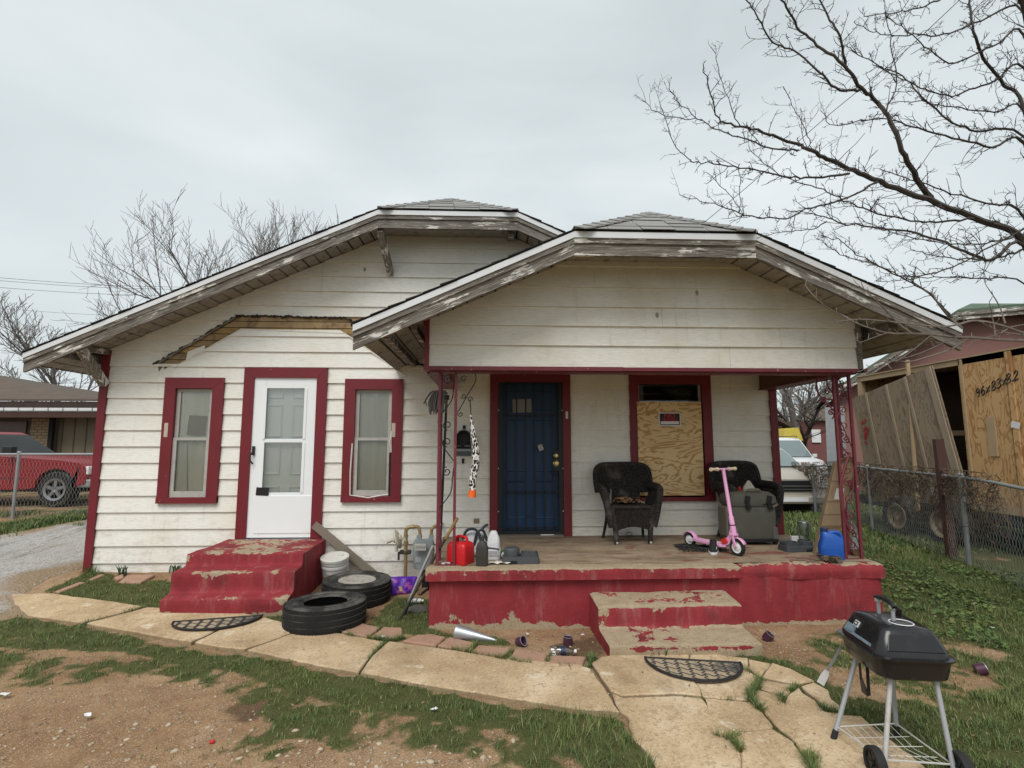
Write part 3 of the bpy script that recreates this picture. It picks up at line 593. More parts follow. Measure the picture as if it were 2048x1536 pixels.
def sash_window(o, cm, torn):
    x0, x1, z0, z1 = o; w = part('window', house); casing(w, o, .132)
    a0, a1, b0, b1 = x0 + .132, x1 - .132, z0 + .06, z1 - .135; mid = b0 + (b1 - b0) * .53; y = YW - .026
    for nm, c0, c1, yy in (('upper_sash', mid - .02, b1, y + .020), ('lower_sash', b0, mid + .022, y)):
        m = MB(); t = .046
        m.box(a0, a0 + t, yy, yy + .03, c0, c1); m.box(a1 - t, a1, yy, yy + .03, c0, c1); m.box(a0 + t, a1 - t, yy + .001, yy + .03, c0, c0 + (.075 if nm[0] == 'l' else .03)); m.box(a0 + t, a1 - t, yy + .001, yy + .03, c1 - .035, c1); m.build(nm, MT['sash'], w)
        MB().box(a0 + t, a1 - t, yy + .014, yy + .018, c0 + .03, c1 - .03).build('pane', MT['dirtyglass'], w)
    n = 40; xs = np.linspace(a0, a1, n); f = np.sin(xs * 45) * .008 + np.sin(xs * 19 + 1) * .012; V = [(x, y + .052 + q * .5, z) for z in (b0, b1) for x, q in zip(xs, f)]
    MB().add(V, [(i, i + 1, n + i + 1, n + i) for i in range(n - 1)]).build('curtain', cm, w, smooth=True)
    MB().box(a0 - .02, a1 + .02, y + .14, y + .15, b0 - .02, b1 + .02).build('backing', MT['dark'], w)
    return w, (a0, a1, b0, b1, mid)
wn, (a0, a1, b0, b1, mid) = sash_window(OPEN[0], MT['curt1'], 0); wn['label'] = 'narrow window left of the storm door, pale curtain and a cardboard patch inside'
MB().obox(((a0 + a1) / 2 + .03, YW + .018, mid + .17), (.22, .004, .24), rotm('Y', .06)).build('cardboard_patch', simple('brown_card', (.24, .20, .155), .9), wn)
MB().xz([(a0 + .05, b0 + .07), (a0 + .19, b0 + .07), (a0 + .15, mid - .05), (a0 + .08, mid - .02)], YW + .010, YW + .012).build('curtain_fold', MT['curt2'], wn)
wn, (a0, a1, b0, b1, mid) = sash_window(OPEN[2], MT['curt2'], 1); wn['label'] = 'narrow window right of the storm door with its screen frame bent loose'
MT['oldwhite'] = simple('old_white_metal', (.60, .58, .54), .6, 0, .2, 20, .2)
MB().tube([(a0 - .015, YW - .05, mid - .05), (a0 - .025, YW - .06, b0 + .3), (a0 - .02, YW - .06, b0 + .02), (a0 + .2, YW - .06, b0 - .012), (a1 - .01, YW - .06, b0 + .03)], .009, 5).build('loose_screen_frame', MT['oldwhite'], wn)
MB().tube([(a1 + .01, YW - .05, mid + .10), (a1 - .005, YW - .055, mid - .02), (a1 + .012, YW - .055, mid - .16)], [.008, .016, .006], 5).build('loose_screen_frame', MT['oldwhite'], wn)
MB().tube([(a1 - .005, YW - .05, mid - .16), (a1 - .005, YW - .05, b0 + .01)], .012, 5).build('black_gap_strip', MT['black'], wn)
MT['barewood'] = simple('bare_chip', (.48, .40, .33), .85, 0, .25, 30, .3, 80)
for (px, py) in ((332, 860), (787, 860)):
    p = W(px, py, YW - .05); MB().obox((p[0], YW - .048, p[2]), (.045, .010, .17)).build('shutter_hinge_scar', MT['barewood'], house)
# storm door
sdoor = part('storm_door', house); casing(sdoor, (-3.03, -2.02, .47, 2.54), .125, bot=False)
x0, x1, zb, zt = -2.925, -2.125, .475, 2.44; y = YW - .03
fr = MB(); fr.box(x0 - .022, x0, y - .005, YW + .02, zb, zt + .03); fr.box(x1, x1 + .022, y - .005, YW + .02, zb, zt + .03); fr.box(x0, x1, y - .004, YW + .02, zt, zt + .03); fr.build('door_frame', MT['white'], sdoor)
gx0, gx1, gz0, gz1, gm_ = x0 + .165, x1 - .155, 1.015, 2.285, 1.64
lf = MB(); lf.box(x0 + .003, gx0, y, y + .035, zb + .01, zt - .004); lf.box(gx1, x1 - .003, y, y + .035, zb + .01, zt - .004); lf.box(gx0, gx1, y + .001, y + .035, zb + .01, gz0); lf.box(gx0, gx1, y + .001, y + .035, gz1, zt - .004); lf.box(gx0, gx1, y + .002, y + .035, gm_ - .022, gm_ + .022); lf.build('door_leaf', MT['white'], sdoor, bevel=.003)
for (z0, z1) in ((gz0, gm_ - .022), (gm_ + .022, gz1)):
    MB().box(gx0 - .02, gx0 + .012, y - .008, y + .002, z0, z1).build('glass_stop', MT['white'], sdoor); MB().box(gx1 - .012, gx1 + .02, y - .008, y + .002, z0, z1).build('glass_stop', MT['white'], sdoor)
    MB().box(gx0, gx1, y + .012, y + .016, z0, z1).build('pane', m_glass('scratched_glass', (.95, .95, .94), .12, .22), sdoor)
kp = MB(); kp.box(x0 + .10, x1 - .02, y - .006, y + .001, zb + .06, .98); kp.build('kick_panel', MT['white'], sdoor, bevel=.004)
hd = MB(); hd.obox((x0 + .055, y - .014, 1.52), (.03, .02, .11)); hd.tube([(x0 + .05, y - .02, 1.50), (x0 + .035, y - .055, 1.46), (x0 + .04, y - .055, 1.40), (x0 + .06, y - .02, 1.36)], .010, 6); hd.build('handle', MT['black'], sdoor, bevel=.003)
MB().obox((x0 + .185, y - .008, 1.03), (.15, .004, .095), rotm('Y', .06)).build('black_tape', MT['black'], sdoor)
hg = MB()
for z in (.75, 1.25, 1.75, 2.2): hg.obox((x1 + .006, y - .009, z), (.02, .012, .07))
hg.build('hinge', MT['steel'], sdoor, kind='stuff')
MT['indoor'] = simple('grey_inner_door', (.74, .755, .74), .55, 0, .05)
ind = MB(); ind.box(x0 - .02, x1 + .02, YW + .05, YW + .09, zb - .02, zt + .02); idr = ind.build('inner_door', MT['indoor'], sdoor)
for (u0, u1) in ((.10, .36), (.46, .72)):
    for (v0, v1) in ((.12, .62), (.74, 1.12), (1.2, 1.62), (1.68, 1.86)):
        m = MB(); a, b, c, d = x0 + u0, x0 + u1, zb + v0, zb + v1; Y_ = YW + .05
        m.loft([[(a, Y_ + .004, c), (b, Y_ + .004, c), (b, Y_ + .004, d), (a, Y_ + .004, d)], [(a + .018, Y_ - .022, c + .018), (b - .018, Y_ - .022, c + .018), (b - .018, Y_ - .022, d - .018), (a + .018, Y_ - .022, d - .018)], [(a + .04, Y_ - .006, c + .04), (b - .04, Y_ - .006, c + .04), (b - .04, Y_ - .006, d - .04), (a + .04, Y_ - .006, d - .04)]]).build('door_panel', MT['indoor'], sdoor)
MB().box(-2.99, -2.06, YW - .05, YW + .1, .435, .474).build('threshold', MT['steel'], sdoor)
# blue door behind a black security door
fdoor = part('front_door', house); casing(fdoor, (0., 1.012, .48, 2.475), .098, bot=False)
MT['blue'] = simple('blue_door_paint', (.012, .046, .115), .5, 0, .25, 4, .12, 50, .003, (.008, .018, .042), .35)
x0, x1, zb, zt = .10, .912, .53, 2.38
MB().box(x0, x1, YW + .04, YW + .08, zb, zt).build('door_leaf', MT['blue'], fdoor)
for (u0, u1) in ((.10, .36), (.45, .71)):
    for (v0, v1) in ((.14, .62), (.72, 1.38), (1.48, 1.74)):
        m = MB(); a, b, c, d = x0 + u0, x0 + u1, zb + v0, zb + v1; Y_ = YW + .04
        m.loft([[(a, Y_ + .005, c), (b, Y_ + .005, c), (b, Y_ + .005, d), (a, Y_ + .005, d)], [(a + .014, Y_ - .006, c + .014), (b - .014, Y_ - .006, c + .014), (b - .014, Y_ - .006, d - .014), (a + .014, Y_ - .006, d - .014)], [(a + .035, Y_ - .002, c + .035), (b - .035, Y_ - .002, c + .035), (b - .035, Y_ - .002, d - .035), (a + .035, Y_ - .002, d - .035)]]).build('door_panel', MT['blue'], fdoor)
for z, r in ((1.455, .026), (1.36, .032)):
    MB().lathe([(.001, -.06), (r * .8, -.058), (r, -.04), (r * .5, -.02), (r * 1.1, -.008), (r * 1.1, 0)], 14, (x1 - .075, YW + .038, z), rotm('X', R(-90))).build('door_knob', simple('brass_knob', (.55, .42, .16), .28, .9, .08), fdoor, smooth=True)
MB().obox(((x0 + x1) / 2 - .10, YW + .034, 2.08), (.24, .004, .17), rotm('Y', -.03)).build('notice_paper', simple('grey_paper', (.28, .28, .26), .9), fdoor)
sec = part('security_door', house); y = YW - .02
m = MB(); m.box(.10, .155, y - .02, y + .02, .50, 2.42); m.box(.857, .912, y - .02, y + .02, .50, 2.42); m.box(.155, .857, y - .019, y + .02, 2.36, 2.42); m.box(.155, .857, y - .019, y + .02, .50, .545); m.build('door_frame', MT['iron'], sec)
for i in range(6):
    x = .155 + .702 * (i + .55) / 6.1; MB().box(x - .009, x + .009, y - .009, y + .009, .545, 2.36).build('bar', MT['iron'], sec)
for z in (1.955, 1.01, .575): MB().box(.155, .857, y - .009, y + .009, z - .007, z + .007).build('rail', MT['iron'], sec)
m = MB(); m.box(.79, .856, y - .024, y + .024, 1.27, 1.52); m.build('lock_box', MT['iron'], sec)
for z, r in ((1.455, .025), (1.36, .032)): MB().lathe([(.001, -.05), (r * .8, -.048), (r, -.03), (r * .6, -.012), (r * 1.2, 0)], 14, (.823, y - .024, z), rotm('X', R(-90))).build('lock_cylinder', simple('brass_lock', (.60, .47, .20), .3, .85, .08), sec, smooth=True)
MB().tube(spiral((.80, y - .04, 1.235), .04, 1.0, 1.2, 14), .008, 5).build('door_pull', MT['iron'], sec)
sc_ = MB()
for x in (.107, .905):
    for z in (.78, 1.30, 2.02): sc_.ball((x, y - .022, z), .008, 6, 4)
for x in (.26, .70): sc_.ball((x, y - .022, 2.40), .007, 6, 4)
sc_.build('screw', MT['drip'], sec, kind='stuff')
hk = W(1081, 895, y); MB().obox((hk[0], y - .012, hk[2]), (.06, .012, .075), rotm('Y', -.4)).build('rag', simple('grey_rag', (.35, .35, .34), .9), sec)
MB().box(.12, .90, YW - .12, YW + .03, ZF + .001, .505).build('door_step', simple('grey_wood_step', (.17, .14, .105), .9, 0, .25, 5, .3), fdoor)
MB().box(.62, .78, YW - .11, YW - .09, .505, .512).build('white_strip', MT['white'], fdoor)
MB().obox((.962, YW - .053, 1.96), (.03, .012, .09)).build('door_bell', MT['oldwhite'], fdoor)
# boarded window
bw = part('boarded_window', house); o = OPEN[4]; casing(bw, o, .115)
m = MB(); m.box(o[0] + .115, o[1] - .115, YW + .012, YW + .05, 2.09, 2.13); m.box(o[0] + .115, o[0] + .14, YW + .012, YW + .05, 1.0, 2.36); m.box(o[1] - .14, o[1] - .115, YW + .012, YW + .05, 1.0, 2.36); m.build('sash', MT['sash'], bw)
MB().box(o[0] + .14, o[1] - .14, YW + .026, YW + .03, 2.13, 2.36).build('pane', MT['glass'], bw)
m = MB(); m.box(1.80, 1.98, YW + .09, YW + .1, 2.1, 2.38); m.build('curtain', MT['curt1'], bw)
MB().ball((2.50, YW + .12, 2.24), .13, 10, 6, (1, .5, .8)).build('stored_toy', simple('dull_green_cloth', (.09, .11, .04), .9), bw)
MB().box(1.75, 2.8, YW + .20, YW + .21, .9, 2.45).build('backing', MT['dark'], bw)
MT['ply'] = m_plywood('bright_plywood', (.80, .60, .33), (.50, .27, .10), 'xz', 9, 1.0)
xa, xb = float(W(1274, 900, YW)[0]), float(W(1402, 900, YW)[0])
MB().box(xa, xb, YW - .062, YW - .046, .945, 2.13).build('plywood_sheet', MT['ply'], bw)

# ------------------------------------------------------------------ roofs
def rake(parent, name, mat, x0, z0, x1, z1, o0, o1, y0, y1): return MB().xz([(x0, z0 - o1), (x1, z1 - o1), (x1, z1 - o0), (x0, z0 - o0)], y0, y1).build(name, mat, parent)
def roof(name, xe0, ze0, k0, k1, zk, xe1, ze1, sl, yf, run, yback, soff, lab, wallx0, wallx1, ywall, eave_l, eave_r, right=True):
    rf = part(name, house); rf['label'] = lab; c = (k0 + k1) / 2; zr = zk + sl * (k1 - k0) / 2; t = .022
    def slope(P): # thick slab
        m = MB(); m.prism(P, (0, 0, -t)); m.build('shingle_slope', MT['shedge'], rf)
    slope([(xe0 - .02, yf - .025, ze0), (k0, yf - .025, zk + .003), (c, yf + run, zr), (c, yback, zr), (xe0 - .02, yback, ze0)])
    slope([(k1, yf - .025, zk + .003), (xe1 + .02, yf - .025, ze1), (xe1 + .02, yback, ze1), (c, yback, zr), (c, yf + run, zr)])
    m = MB(); m.prism([(k0, yf - .025, zk + .0), (k1, yf - .025, zk + .0), (c, yf + run, zr - .002)], (0, 0, -t)); m.build('hip_slope', MT['shedge'], rf)
    # shingle courses of the clipped end, then the caps on both hips
    L_ = math.hypot(run, zr - zk); e1 = np.array((1., 0, 0)); e2 = np.array((0, run / L_, (zr - zk) / L_)); nn = np.cross(e1, e2); o0 = np.array((c, yf - .03, zk + .012)); hw = (k1 - k0) / 2
    rows = 6; ex = L_ / rows
    for r in range(rows):
        half = hw * (1 - r / rows); x = -half - (.15 if r % 2 else 0)
        while x < half:
            w = .305; a, b = max(x, -half), min(x + w - .006, half); 
            if b - a > .03:
                s0 = r * ex - .015; s1 = (r + 1) * ex + .02; lift = .007; sk = (s1 - s0) / L_ * hw; ta, tb = (max(a, -(hw * (1 - s1 / L_)) - .02), min(b, hw * (1 - s1 / L_) + .02))
                if tb < ta: ta = tb = (ta + tb) / 2
                P = [o0 + e1 * a + e2 * s0 + nn * lift, o0 + e1 * b + e2 * s0 + nn * lift, o0 + e1 * tb + e2 * s1 + nn * .001, o0 + e1 * ta + e2 * s1 + nn * .001]
                dx = random.uniform(-.004, .006); m = MB(); m.prism([p + nn * (dx if q < 2 else 0) for q, p in enumerate(P)], -nn * .006); m.build('shingle', MT['shingle'], rf)
            x += w
    for sgn in (-1, 1):
        A = np.array((c + sgn * hw, yf - .03, zk + .02)); B = np.array((c, yf + run, zr + .02)); d = B - A; n = 9; LL = np.linalg.norm(d); d /= LL; sd_ = np.cross(d, (0, 0, 1)); sd_ /= np.linalg.norm(sd_); up = np.cross(sd_, d)
        for i in range(n):
            p = A + d * LL * i / n; q = A + d * (LL * (i + 1) / n + .03); wd_ = .115
            m = MB(); m.loft([[p - sd_ * wd_ + up * -.042, p + up * .016, p + sd_ * wd_ + up * -.042, p + sd_ * wd_ + up * -.052, p + up * .006, p - sd_ * wd_ + up * -.052], [q - sd_ * wd_ + up * -.054, q + up * .004, q + sd_ * wd_ + up * -.054, q + sd_ * wd_ + up * -.064, q - up * .006, q - sd_ * wd_ + up * -.064]]); m.build('shingle', MT['shingle'], rf)
    # stepped butt ends of the courses along the rakes
    for (xa_, za_, xb_, zb_) in ((xe0, ze0, k0, zk), (xe1, ze1, k1, zk)):
        n = int(abs(xb_ - xa_) / .14); m = MB()
        for i in range(n):
            t0, t1 = i / n, (i + 1) / n; p0 = (xa_ + (xb_ - xa_) * t0, za_ + (zb_ - za_) * t0); p1 = (xa_ + (xb_ - xa_) * t1, za_ + (zb_ - za_) * t1); d0 = random.uniform(.010, .018)
            m.xz([(p0[0], p0[1] + .001), (p1[0], p1[1] + .001), (p1[0], p1[1] + .004), (p0[0], p0[1] + d0)], yf - .035 - random.uniform(0, .012), yf + .5)
        m.build('course_edge', MT['shedge'], rf)
    # white drip edge, wood band and rake board
    segs = [(xe0, ze0, k0, zk, MT['wl']), (k0, zk, k1, zk, MT['wh']), (k1, zk, xe1, ze1, MT['wr'])]
    for (xa_, za_, xb_, zb_, mt) in segs:
        rake(rf, 'drip_edge', MT['drip'], xa_, za_, xb_, zb_, .014, .070, yf - .030, yf + .02)
        rake(rf, 'crown_board', mt, xa_, za_, xb_, zb_, .062, .118, yf - .020, yf + .03)
        rake(rf, 'rake_board', mt, xa_, za_, xb_, zb_, .108, .225, yf - .004, yf + .032)
    # soffit: roof decking boards seen from below, running front to back
    for (xa_, za_, xb_, zb_, eave) in ((xe0, ze0, k0, zk, eave_l), (xe1, ze1, k1, zk, eave_r)):
        n = int(abs(xb_ - xa_) / .135); s_ = 1 if xb_ > xa_ else -1
        for i in range(n):
            t0, t1 = i / n, (i + 1) / n - .13 / n; p0 = (xa_ + (xb_ - xa_) * t0, za_ + (zb_ - za_) * t0); p1 = (xa_ + (xb_ - xa_) * t1, za_ + (zb_ - za_) * t1); dz = soff + random.uniform(-.004, .004)
            out = (p1[0] < wallx0) if s_ > 0 else (p1[0] > wallx1); yb = eave if out else ywall + .01
            MB().xz([(p0[0], p0[1] - dz), (p1[0], p1[1] - dz), (p1[0], p1[1] - dz + .018), (p0[0], p0[1] - dz + .018)], yf + .033, yb).build('soffit_board', MT['ws'], rf)
    n = max(2, int((k1 - k0) / .28))
    MB().xz([(k0, zk - soff), (k1, zk - soff), (k1, zk - soff + .015), (k0, zk - soff + .015)], yf + .033, ywall + .03).build('soffit_board', MT['ws'], rf)
    return rf
mroof = roof('main_roof', MXE, MZE, MK0, MK1, MZK, MXR, MZR, MS, MY, .50, 15.9, .128, 'taller gable roof at the left, clipped at its front end', XL, XR, YW, 9.5, 9.)
proof = roof('porch_roof', PXE, PZE, PK0, PK1, PZK, PXR, PZR, PS, PYF, .45, YW, .105, 'lower gable roof over the porch, clipped at its front end', -.62, 3.66, YB, YW, YW + .0)
def roofback():
    m = MB(); m.prism([(MXE, MY + .03, MZE - .02), (MXE, 15.8, MZE - .02), (MXE, 15.8, MZE - .13), (MXE, MY + .03, MZE - .13)], (.02, 0, 0)); m.build('eave_fascia', MT['wh'], mroof)
    m = MB(); m.prism([(PXE, PYF + .03, PZE - .02), (PXE, YW, PZE - .02), (PXE, YW, PZE - .10), (PXE, PYF + .03, PZE - .10)], (.02, 0, 0)); m.build('eave_fascia', MT['wh'], proof)
    m = MB(); m.prism([(PXR, PYF + .03, PZR - .02), (PXR, YW, PZR - .02), (PXR, YW, PZR - .10), (PXR, PYF + .03, PZR - .10)], (-.02, 0, 0)); m.build('eave_fascia', MT['wh'], proof)
roofback()
# rafter tails, purlin ends and knee braces
def zsl(x, xe, ze, s): return ze + s * abs(x - xe)
for x in (MXE + .40,):
    z = zsl(x, MXE, MZE, MS) - .13; MB().box(x - .03, x + .05, MY + .05, YW + 1.2, z - .10, z).build('purlin_end', MT['wh'], mroof)
for x in (PXE + .22, PXE + .45): z = zsl(x, PXE, PZE, PS) - .11; MB().box(x - .02, x + .03, PYF + .30 + .1 * (x > -.9), YW, z - .055, z).build('purlin_end', MT['wh'], proof)
x = PXR - .42; z = PZR + PS * .42 - .11; MB().box(x - .04, x + .04, PYF + .25, YW, z - .09, z).build('purlin_end', MT['wh'], proof)
def brace(a, b, horiz=None, w=.085):
    br = MB(); br.bar(a, b, w, w * .95); kb = br.build('knee_brace', MT['wv'], house)
    if horiz: MB().bar(horiz[0], horiz[1], .065, .06).build('brace_arm', MT['wh'], kb)
zc = zsl(XL, MXE, MZE, MS) - .13
brace((XL - .01, MY + .06, zc - .03), (XL + .03, YW - .05, W(228, 770, YW)[2]), ((XL - .0, MY + .05, zc - .045), (XL + .02, YW + .0, zc - .03)))
for px, pyb in ((782, 552), (1017, 492)):
    p = W(px, pyb, YW - .03); tx = p[0] - .04; zt_ = mtop(min(max(tx, MK0), MK1)) - .22
    if px < 900: brace((p[0] - .06, MY + .04, MZK - .24), (p[0], YW - .04, p[2] + .02), None, .075)
    else: brace((p[0] + .02, MY + .10, MZK - .20), (p[0] + .02, YW - .04, p[2] + .1), None, .075)

# ------------------------------------------------------------------ porch gable, beams, posts, floor
pg = part('porch_gable', house)
gw = MB(); p = [(-.585, 2.36), (3.62, 2.36), (3.62, 4), (-.585, 4)]; p = clipz(p, -PS, 1, PZK - PS * PK0 - .14); p = clipz(p, PS, 1, PZK + PS * PK1 - .14); p = clipz(p, 0, 1, PZK - .0); gw.xz(p, YB + .004, YB + .10); gw.build('gable_core', MT['wh'], pg)
edges = [2.335] + [float(W(1280, y, YB)[2]) for y in (693, 654, 616, 577, 534.6)] + [3.55]
cuts = {0: [1455], 1: [1557], 2: [1323], 3: [], 4: [1190], 5: []}
for r, (zb, zt) in enumerate(zip(edges[:-1], edges[1:])):
    xs = [-.585] + [float(W(c, 640, YB)[0]) for c in cuts[r]] + [3.625]
    for a, b in zip(xs[:-1], xs[1:]):
        poly = [(a + .0012, zb), (b - .0012, zb), (b - .0012, zt), (a + .0012, zt)]; poly = clipz(poly, -PS, 1, PZK - PS * PK0 - .108); poly = clipz(poly, PS, 1, PZK + PS * PK1 - .108)
        if len(poly) > 2: mb = MB(); board_poly(mb, poly, zb, zt, YB); mb.build('siding_board', MT['siding2'], pg)
MB().box(-.625, -.583, YB - .042, YB + .10, 2.30, zsl(-.6, PXE, PZE, PS) - .10).build('corner_trim', MT['red'], pg)
MB().box(3.624, 3.665, YB - .042, YB + .10, 2.30, zsl(-.6, PXE, PZE, PS) - .10).build('corner_trim', MT['wr'], pg)
MB().box(-.63, 1.28, YB - .046, YB + .002, 2.298, 2.336).build('beam_lip', MT['redbeam'], pg); MB().box(1.283, 3.70, YB - .042, YB + .002, 2.300, 2.334).build('beam_lip', MT['redbeam'], pg)
MB().box(-.58, 3.62, YB + .002, YB + .14, 2.285, 2.36).build('front_beam', MT['redbeam'], pg)
MB().box(-.62, -.42, YB + .14, YW - .03, 2.285, 2.44).build('side_beam', MT['redbeam'], pg)
MT['brownbeam'] = simple('stained_beam', (.11, .052, .03), .7, 0, .3, 4, .2)
MB().box(3.46, 3.64, YB + .14, YW - .03, 2.300, 2.475).build('side_beam', MT['brownbeam'], pg); MB().box(3.44, 3.66, YB + .142, YW - .028, 2.284, 2.3005).build('side_beam', MT['redbeam'], pg)
MT['ceil'] = simple('porch_ceiling_paint', (.48, .46, .41), .8, 0, .1, 4, .1)
for i in range(9):
    a = -.42 + 3.88 * i / 9; MB().box(a + .003, a + 3.88 / 9 - .003, YB + .14, YW - .02, 2.50, 2.52).build('ceiling_board', MT['ceil'], pg)
def iron_post(lab, xb, yb, xi, ydir):
    # three bars set in an L around the corner, with scroll work between the front pair
    ps = part('porch_post', house); ps['label'] = lab; t = .0125
    for (x, y) in ((xb, yb), (xi, yb), (xb, yb + .19)): MB().box(x - t, x + t, y - t, y + t, ZF, 2.285).build('bar', MT['redmetal'], ps)
    x0, x1 = min(xb, xi) + t, max(xb, xi) - t; w = x1 - x0; m = MB(); r = .0055
    zs = ZF + .10
    def loop(z, side):
        c = (x0 + w * .5, yb, z); m.tube(spiral(c, .047, 1.35, R(90) if side > 0 else R(-90), 16, (side, 0, 0)), r, 5)
    for k in range(4):
        z = ZF + .20 + k * .44; s = 1 if k % 2 else -1
        if xb < 0 and k == 0: continue
        xa, xb_ = (x0, x1) if s > 0 else (x1, x0)
        m.tube(smoothline([(xa, yb, z - .12), (x0 + w * (.5 + .28 * s), yb, z + .02), (xb_ - s * .01, yb, z + .16), (xb_, yb, z + .26)], 4), r, 5); loop(z + .22, s)
        if xb > 0: loop(z - .06, -s); loop(z + .10, s)
        elif k == 2: loop(z + .06, s)
    m.build('scroll_work', MT['redmetal'] if xb > 0 else MT['iron'], ps, smooth=True, kind='stuff')
    m = MB()
    for k in range(4 if xb > 0 else 0):
        z = ZF + .26 + k * .47; m.tube(smoothline([(xb, yb + t, z - .13), (xb, yb + .10, z + .03), (xb, yb + .19 - t, z + .18)], 4), r, 5); m.tube(spiral((xb, yb + .09, z - .04), .045, 1.3, 0, 14, (0, 1, 0)), r, 5)
    
    if m.n: m.build('side_scroll_work', MT['redmetal'], ps, smooth=True, kind='stuff')
    MB().box(min(xb, xi) - .02, max(xb, xi) + .02, yb - .02, yb + .02, ZF, ZF + .006).build('base_plate', MT['redmetal'], ps)
    return ps
pl_ = iron_post('red iron corner post at the left end of the porch', -.485, 5.07, -.33, 1)
pr_ = iron_post('red iron corner post with heavy scrolls at the right end of the porch', 3.655, 5.17, 3.495, 1)
# scroll brackets up under the beams
def P3(px, py, Y): return W(px, py, Y)
m = MB()
m.tube(smoothline([P3(x, y, 5.08) for x, y in ((916, 824), (928, 803), (938, 785), (950, 765), (951, 750), (942, 739), (930, 738.5), (920, 746))], 5), .005, 5)
for c, r0, tn, a in (((927, 792), .028, 1.2, R(200)), ((940, 799), .030, 1.2, R(-20)), ((921, 828), .028, 1.2, R(150)), ((928, 758), .035, 1.1, R(30))): m.tube(spiral(P3(*c, 5.08), r0, tn, a, 16), .0045, 5)
m.build('scroll_bracket', MT['iron'], pl_, smooth=True, kind='stuff')
m = MB()
for pts in ([(1661, 823), (1668, 830), (1664, 838)], [(1635, 752), (1632, 775), (1640, 792), (1655, 808), (1668, 822)], [(1632, 756), (1640, 745), (1652, 752), (1655, 770), (1668, 790)], [(1668, 800), (1645, 798), (1636, 805)]): m.tube(smoothline([P3(x, y, 5.2) for x, y in pts], 5), .008, 5)
for c, r0 in (((1662, 825), .03), ((1646, 758), .035), ((1648, 800), .03), ((1655, 783), .03), ((1683, 772), .035), ((1682, 868), .05), ((1685, 917), .045), ((1704, 969), .05)): m.tube(spiral(P3(*c, 5.2), r0, 1.3, R(40), 16), .007, 5)
m.build('scroll_bracket', MT['redmetal'], pr_, smooth=True, kind='stuff')
MB().tube(smoothline([P3(x, y, 5.16) for x, y in ((1700, 905), (1688, 940), (1680, 985), (1690, 1040), (1700, 1060))], 5), .012, 5).build('loose_iron_strap', MT['redmetal'], pr_)

# painted concrete, lumpy and chipped: a profile in (y, z) swept along x
def sweep_block(name, parent, prof, x0, x1, mat, wearf, amp=.006, step=.035, rad=.018, capL=True, capR=True, seed=0, taper=None, side_wear=.25):
    # prof: open polyline front-bottom -> top -> back; rounded corners
    P = [np.array(p, float) for p in prof]; out = [P[0]]
    for i in range(1, len(P) - 1):
        a, b, c = P[i - 1], P[i], P[i + 1]; d0 = (a - b) / np.linalg.norm(a - b); d1 = (c - b) / np.linalg.norm(c - b); r = min(rad, .4 * np.linalg.norm(a - b), .4 * np.linalg.norm(c - b))
        for t in (0, .5, 1): out.append((1 - t) ** 2 * (b + d0 * r) + 2 * t * (1 - t) * b + t * t * (b + d1 * r))
    out.append(P[-1]); Q = []
    for a, b in zip(out[:-1], out[1:]):
        k = max(1, int(np.linalg.norm(b - a) / step)); Q += [a + (b - a) * j / k for j in range(k)]
    Q.append(out[-1]); Q = np.array(Q); T = np.gradient(Q, axis=0); T /= np.linalg.norm(T, axis=1, keepdims=True); N = np.stack([-T[:, 1], T[:, 0]], 1)
    nx_ = max(3, int((x1 - x0) / step)); xs = np.linspace(x0, x1, nx_); V = []; we = []
    for i, x in enumerate(xs):
        for q, n in zip(Q, N):
            xx = x if taper is None else taper(x, q[0], q[1])
            d = (mnoise.fractal(Vector((xx * 2.2 + seed, q[0] * 2.2, q[1] * 2.2)), .9, 2.1, 5) ) * amp
            ed = min(i, nx_ - 1 - i); rr = 0.012 if ed == 0 else 0
            V.append((xx, q[0] + n[0] * (d - rr), q[1] + n[1] * (d - rr))); we.append(wearf(xx, q[0], q[1], n, min(abs(x - x0), abs(x - x1))))
    m = len(Q); mb = MB(); Fs = [(i * m + j, (i + 1) * m + j, (i + 1) * m + j + 1, i * m + j + 1) for i in range(nx_ - 1) for j in range(m - 1)]
    zb = min(p[1] for p in prof); yb = max(p[0] for p in prof)
    for e, on in ((0, capL), (nx_ - 1, capR)):
        if on:
            b = len(V); sgn = -1 if e == 0 else 1
            for j in range(m): v = V[e * m + j]; V.append((v[0] + sgn * .001, v[1] + .004, v[2] - .006)); we.append(side_wear)
            V.append((xs[e] if taper is None else taper(xs[e], yb, zb), yb, zb)); we.append(side_wear)
            Fs.append(tuple(range(b, b + m + 1)))
            Fs += [(e * m + j, e * m + j + 1, b + j + 1, b + j) for j in range(m - 1)]
    mb.add(V, Fs); o = mb.build(name, mat, parent, smooth=True, attrs={'wear': we}); return o
def wear_steps(edges_, topw=.62, facew=.34, base=None):
    def f(x, y, z, n, dx):
        if z > .40 and len(edges_) == 3 and n[1] > .5: return .49 + .10 * (1 - abs(x + 2.55) / .6)
        up = n[1]; w = facew + (topw - facew) * S((up - .3) / .5)
        for (ey, ez) in edges_:
            d = math.hypot(y - ey, (z - ez) * (1.0 if z > ez else .9)); w += (.02 + .16 * float(fbm(x * 1.0 + ez * 9, y, 4.0, 2)) ** 2 * 2) * max(0, 1 - d / .10)
        if base is not None: w += .34 * max(0, 1 - (z - base) / .08)
        w += .10 * max(0, 1 - dx / .10); return w
    return f
lst = thing('concrete_steps', 'three red painted concrete steps up to the white storm door', 'steps', (-2.52, 5.95, -.02))
PRL = [(5.415, -.10), (5.40, .105), (5.56, .135), (5.56, .325), (5.79, .345), (5.79, .462), (YW - .03, .470)]
